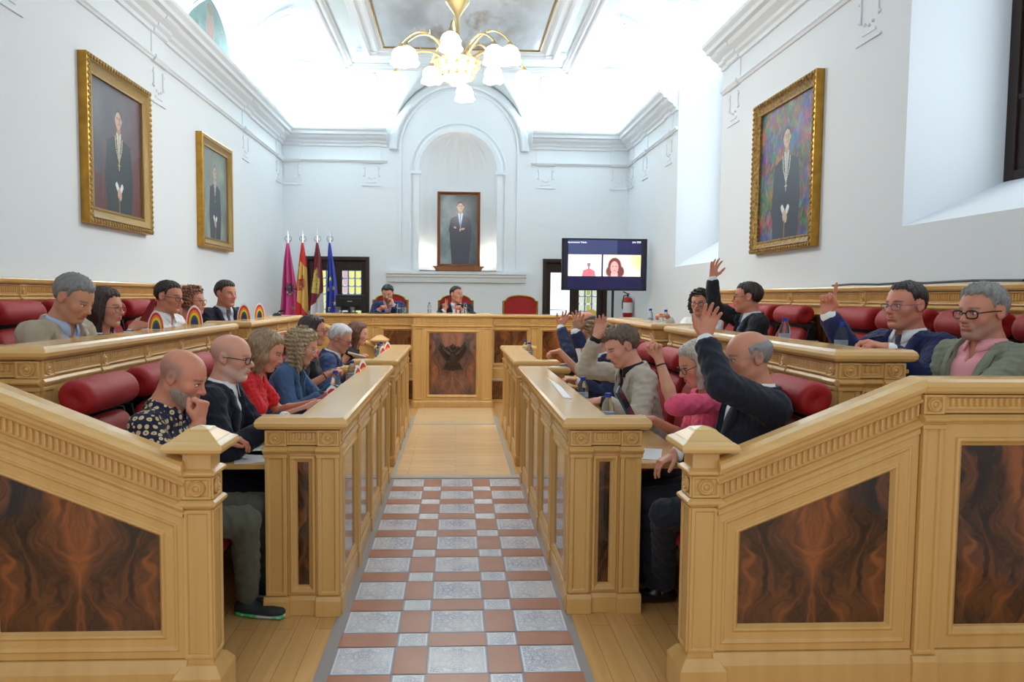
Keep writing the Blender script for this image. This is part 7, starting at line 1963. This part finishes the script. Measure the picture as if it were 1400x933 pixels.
person('person', 'blue-suited man with receding dark hair and glasses pointing one finger up, upper right', (1238, 418), 4.02, 196, lean=2, hyaw=196, hpitch=4, sc=1.10, skin=(206, 136, 112), fat=1.08,
       hair=dict(style='short', rgb=(34, 26, 26), t=.012, recede=.012), glasses=dict(rgb=(90, 100, 130), t=.0016), top=dict(rgb=WHITE, tie=(66, 46, 84), jacket=dict(rgb=(28, 36, 82), v=.30)), detail=det(3), seatz=.33,
       arms=(armr(1130, 428, 4.0, fd=(.06, 0, 1), pn=(-.5, -.9, 0), curl=(.0, .85, .95, 1), thumb='in', pole=(.1, -.3, -1), len=1.12), armr(1212, 476, 3.7, fd=(-1, 0, .3), pn=(.2, .3, -1), curl=(.3, .3, .4, .4), pole=(.4, -.4, -1))))
person('person', 'grey-haired man with black glasses in sage blazer and pink shirt, upper right', (1342, 427), 3.45, 190, lean=-6, hyaw=196, hpitch=6, sc=1.10, skin=(196, 132, 108), fat=1.08, belly=.4,
       hair=dict(style='short', rgb=(104, 102, 102), rgb2=(150, 148, 146), t=.018, messy=True, recede=.006), beard=dict(rgb=(130, 120, 116), k=.55), glasses=dict(rgb=(22, 20, 22), t=.003), top=dict(rgb=(232, 160, 170), jacket=dict(rgb=(124, 128, 112), v=.50, vw=.09, open=.05), v=(.04, .10)), detail=det(3), seatz=.33, legs=(90, 92, 90),
       arms=(dict(w=(2.18, 3.52, 1.0), world=1, fd=(-1, .1, -.2), pole=(.4, .4, -1)), dict(w=(2.1, 3.2, 1.02), world=1, fd=(-1, 0, -.2), pole=(.3, -.6, -1))))

# ---------------- things in hands
q = P(203, 424, Y=4.86); m = MB(Matrix.Translation(q) @ Matrix.Rotation(-.2, 4, 'Z') @ Matrix.Scale(.62, 4))
m.add([(-.105, 0, -.11), (.03, 0, .10), (.075, 0, .12), (.06, .01, .03), (-.02, 0, -.13)] + [(-.105, .006, -.11), (.03, .006, .10), (.075, .006, .12), (.06, .016, .03), (-.02, .006, -.13)], [(0, 1, 2, 3, 4), (9, 8, 7, 6, 5)] + [(i, (i + 1) % 5, (i + 1) % 5 + 5, i + 5) for i in range(5)])
tag(m.build('hand_fan', mat('fan_cloth', (120, 24, 34), .6)), 'dark red hand fan held up by the dark-haired woman', 'fan')
q = P(441, 550, Y=4.55); slab('mobile_phone', 'pink-cased mobile phone in the hands of the woman in red', 'phone', q, .038, .075, .005, Matrix.Rotation(.9, 4, 'Y') @ Matrix.Rotation(.5, 4, 'X'), mat('pink_case', (206, 130, 150), .3))
q = P(405, 573, Y=4.05); slab('mobile_phone', 'dark mobile phone held by the bald man in glasses', 'phone', q, .036, .072, .005, Matrix.Rotation(1.25, 4, 'Y'), 'black')
q = P(480, 500, Y=7.05); slab('mobile_phone', 'dark mobile phone held by the white-haired man', 'phone', q, .036, .075, .005, Matrix.Rotation(1.1, 4, 'Y'), 'black')
q = P(856, 555, Y=4.2); slab('tablet_computer', 'teal-edged tablet held upright by the woman in pink', 'tablet', q, .075, .11, .006, Matrix.Rotation(-.5, 4, 'Y') @ Matrix.Rotation(1.2, 4, 'Z'), mat('teal_case', (30, 90, 96), .35), 'screen_grey')
q = P(488, 487, Y=8.1); slab('notebook', 'white notebook held by the woman with long brown hair', 'notebook', q, .10, .07, .006, Matrix.Rotation(.25, 4, 'Y') @ Matrix.Rotation(1.2, 4, 'X'), 'paper')
# ---- cast eagle emblem mounted on the podium panel
def eagle():
    cx, cy = P(619, 488, Y=10.46).x, 10.455
    q = P(619, 488, Y=10.46); cz = q.z; S = .215
    root_ = thing('eagle_emblem', 'dark bronze double-headed eagle crest mounted on the podium panel', 'emblem', (cx, cy, cz - .2))
    F = Field((cx - .27, cy - .07, cz - .25), (cx + .27, cy + .03, cz + .25), .0042)
    def W_(x, z, d=.02): return (cx + x * S, cy - d, cz + z * S)
    F.ell(W_(0, -.05, .012), (.092, .034, .125), k=.01); F.ell(W_(0, .12, .03), (.055, .012, .06), k=.006); F.cap(W_(-.2, -.1, .03), W_(.2, -.1, .03), .012, k=.01); F.ell(W_(0, -.12, .03), (.062, .016, .066), k=.006)
    for s_ in (-1, 1):
        F.chain([W_(s_ * .12, .35), W_(s_ * .25, .55), W_(s_ * .36, .62)], [.03, .022, .018], .01); F.cap(W_(s_ * .36, .62), W_(s_ * .52, .55), .016, .005, .006)
        F.chain([W_(s_ * .25, .15), W_(s_ * .60, .45), W_(s_ * .80, .95)], [.034, .026, .010], .01)
        for k_ in range(8):
            t = k_ / 7; a = W_(s_ * (.28 + .48 * t), .18 + .60 * t); b = W_(s_ * (.50 + .46 * t), -.18 + .62 * t + .10 * t); F.cap(a, b, .020, .009, .003)
        for k_ in range(5):
            t = k_ / 4; F.cap(W_(s_ * (.3 + .3 * t), .25 + .3 * t, .034), W_(s_ * (.42 + .32 * t), .02 + .32 * t, .03), .012, .008, .003)
        F.chain([W_(s_ * .25, -.35), W_(s_ * .42, -.55), W_(s_ * .55, -.78)], [.026, .018, .010], .008)
        for dx_ in (-.12, .0, .16): F.cap(W_(s_ * .55, -.78), W_(s_ * (.60 + dx_), -.92 + abs(dx_) * .3), .008, .004, .003)
    for k_ in range(7): a = (k_ - 3) * .13; F.cap(W_(a * .5, -.45), W_(a * 1.5, -.90 + abs(a) * .3), .016, .013, .003)
    F.ell(W_(0, .68, .03), (.034, .022, .026), k=.006); F.cap(W_(0, .78, .03), W_(0, .92, .03), .008, .005, .004)
    for a in (-.14, .14): F.cap(W_(a, .60, .03), W_(a * 1.2, .74, .03), .010, .008, .004)
    co, q_ = F.mesh(); off_ = npv(root_.location)
    link('crest', raw_mesh('crest', co - off_, q_), 'bronze', root_)
eagle()
WORLD=0.8; EXPO=0.43
# ================================================================ world and exposure
w = bpy.data.worlds.new('world'); SC.world = w; w.use_nodes = True
bg = w.node_tree.nodes['Background']; bg.inputs[0].default_value = (.93, .97, 1.0, 1); bg.inputs[1].default_value = WORLD
SC.view_settings.view_transform = 'Standard'; SC.view_settings.look = 'None'; SC.view_settings.exposure = EXPO; SC.view_settings.gamma = 1
SC.view_settings.use_curve_mapping = False
SC.cycles.use_denoising = True
SC.cycles.max_bounces = 7; SC.cycles.diffuse_bounces = 4; SC.cycles.glossy_bounces = 3; SC.cycles.transmission_bounces = 5
SC.cycles.sample_clamp_indirect = 6
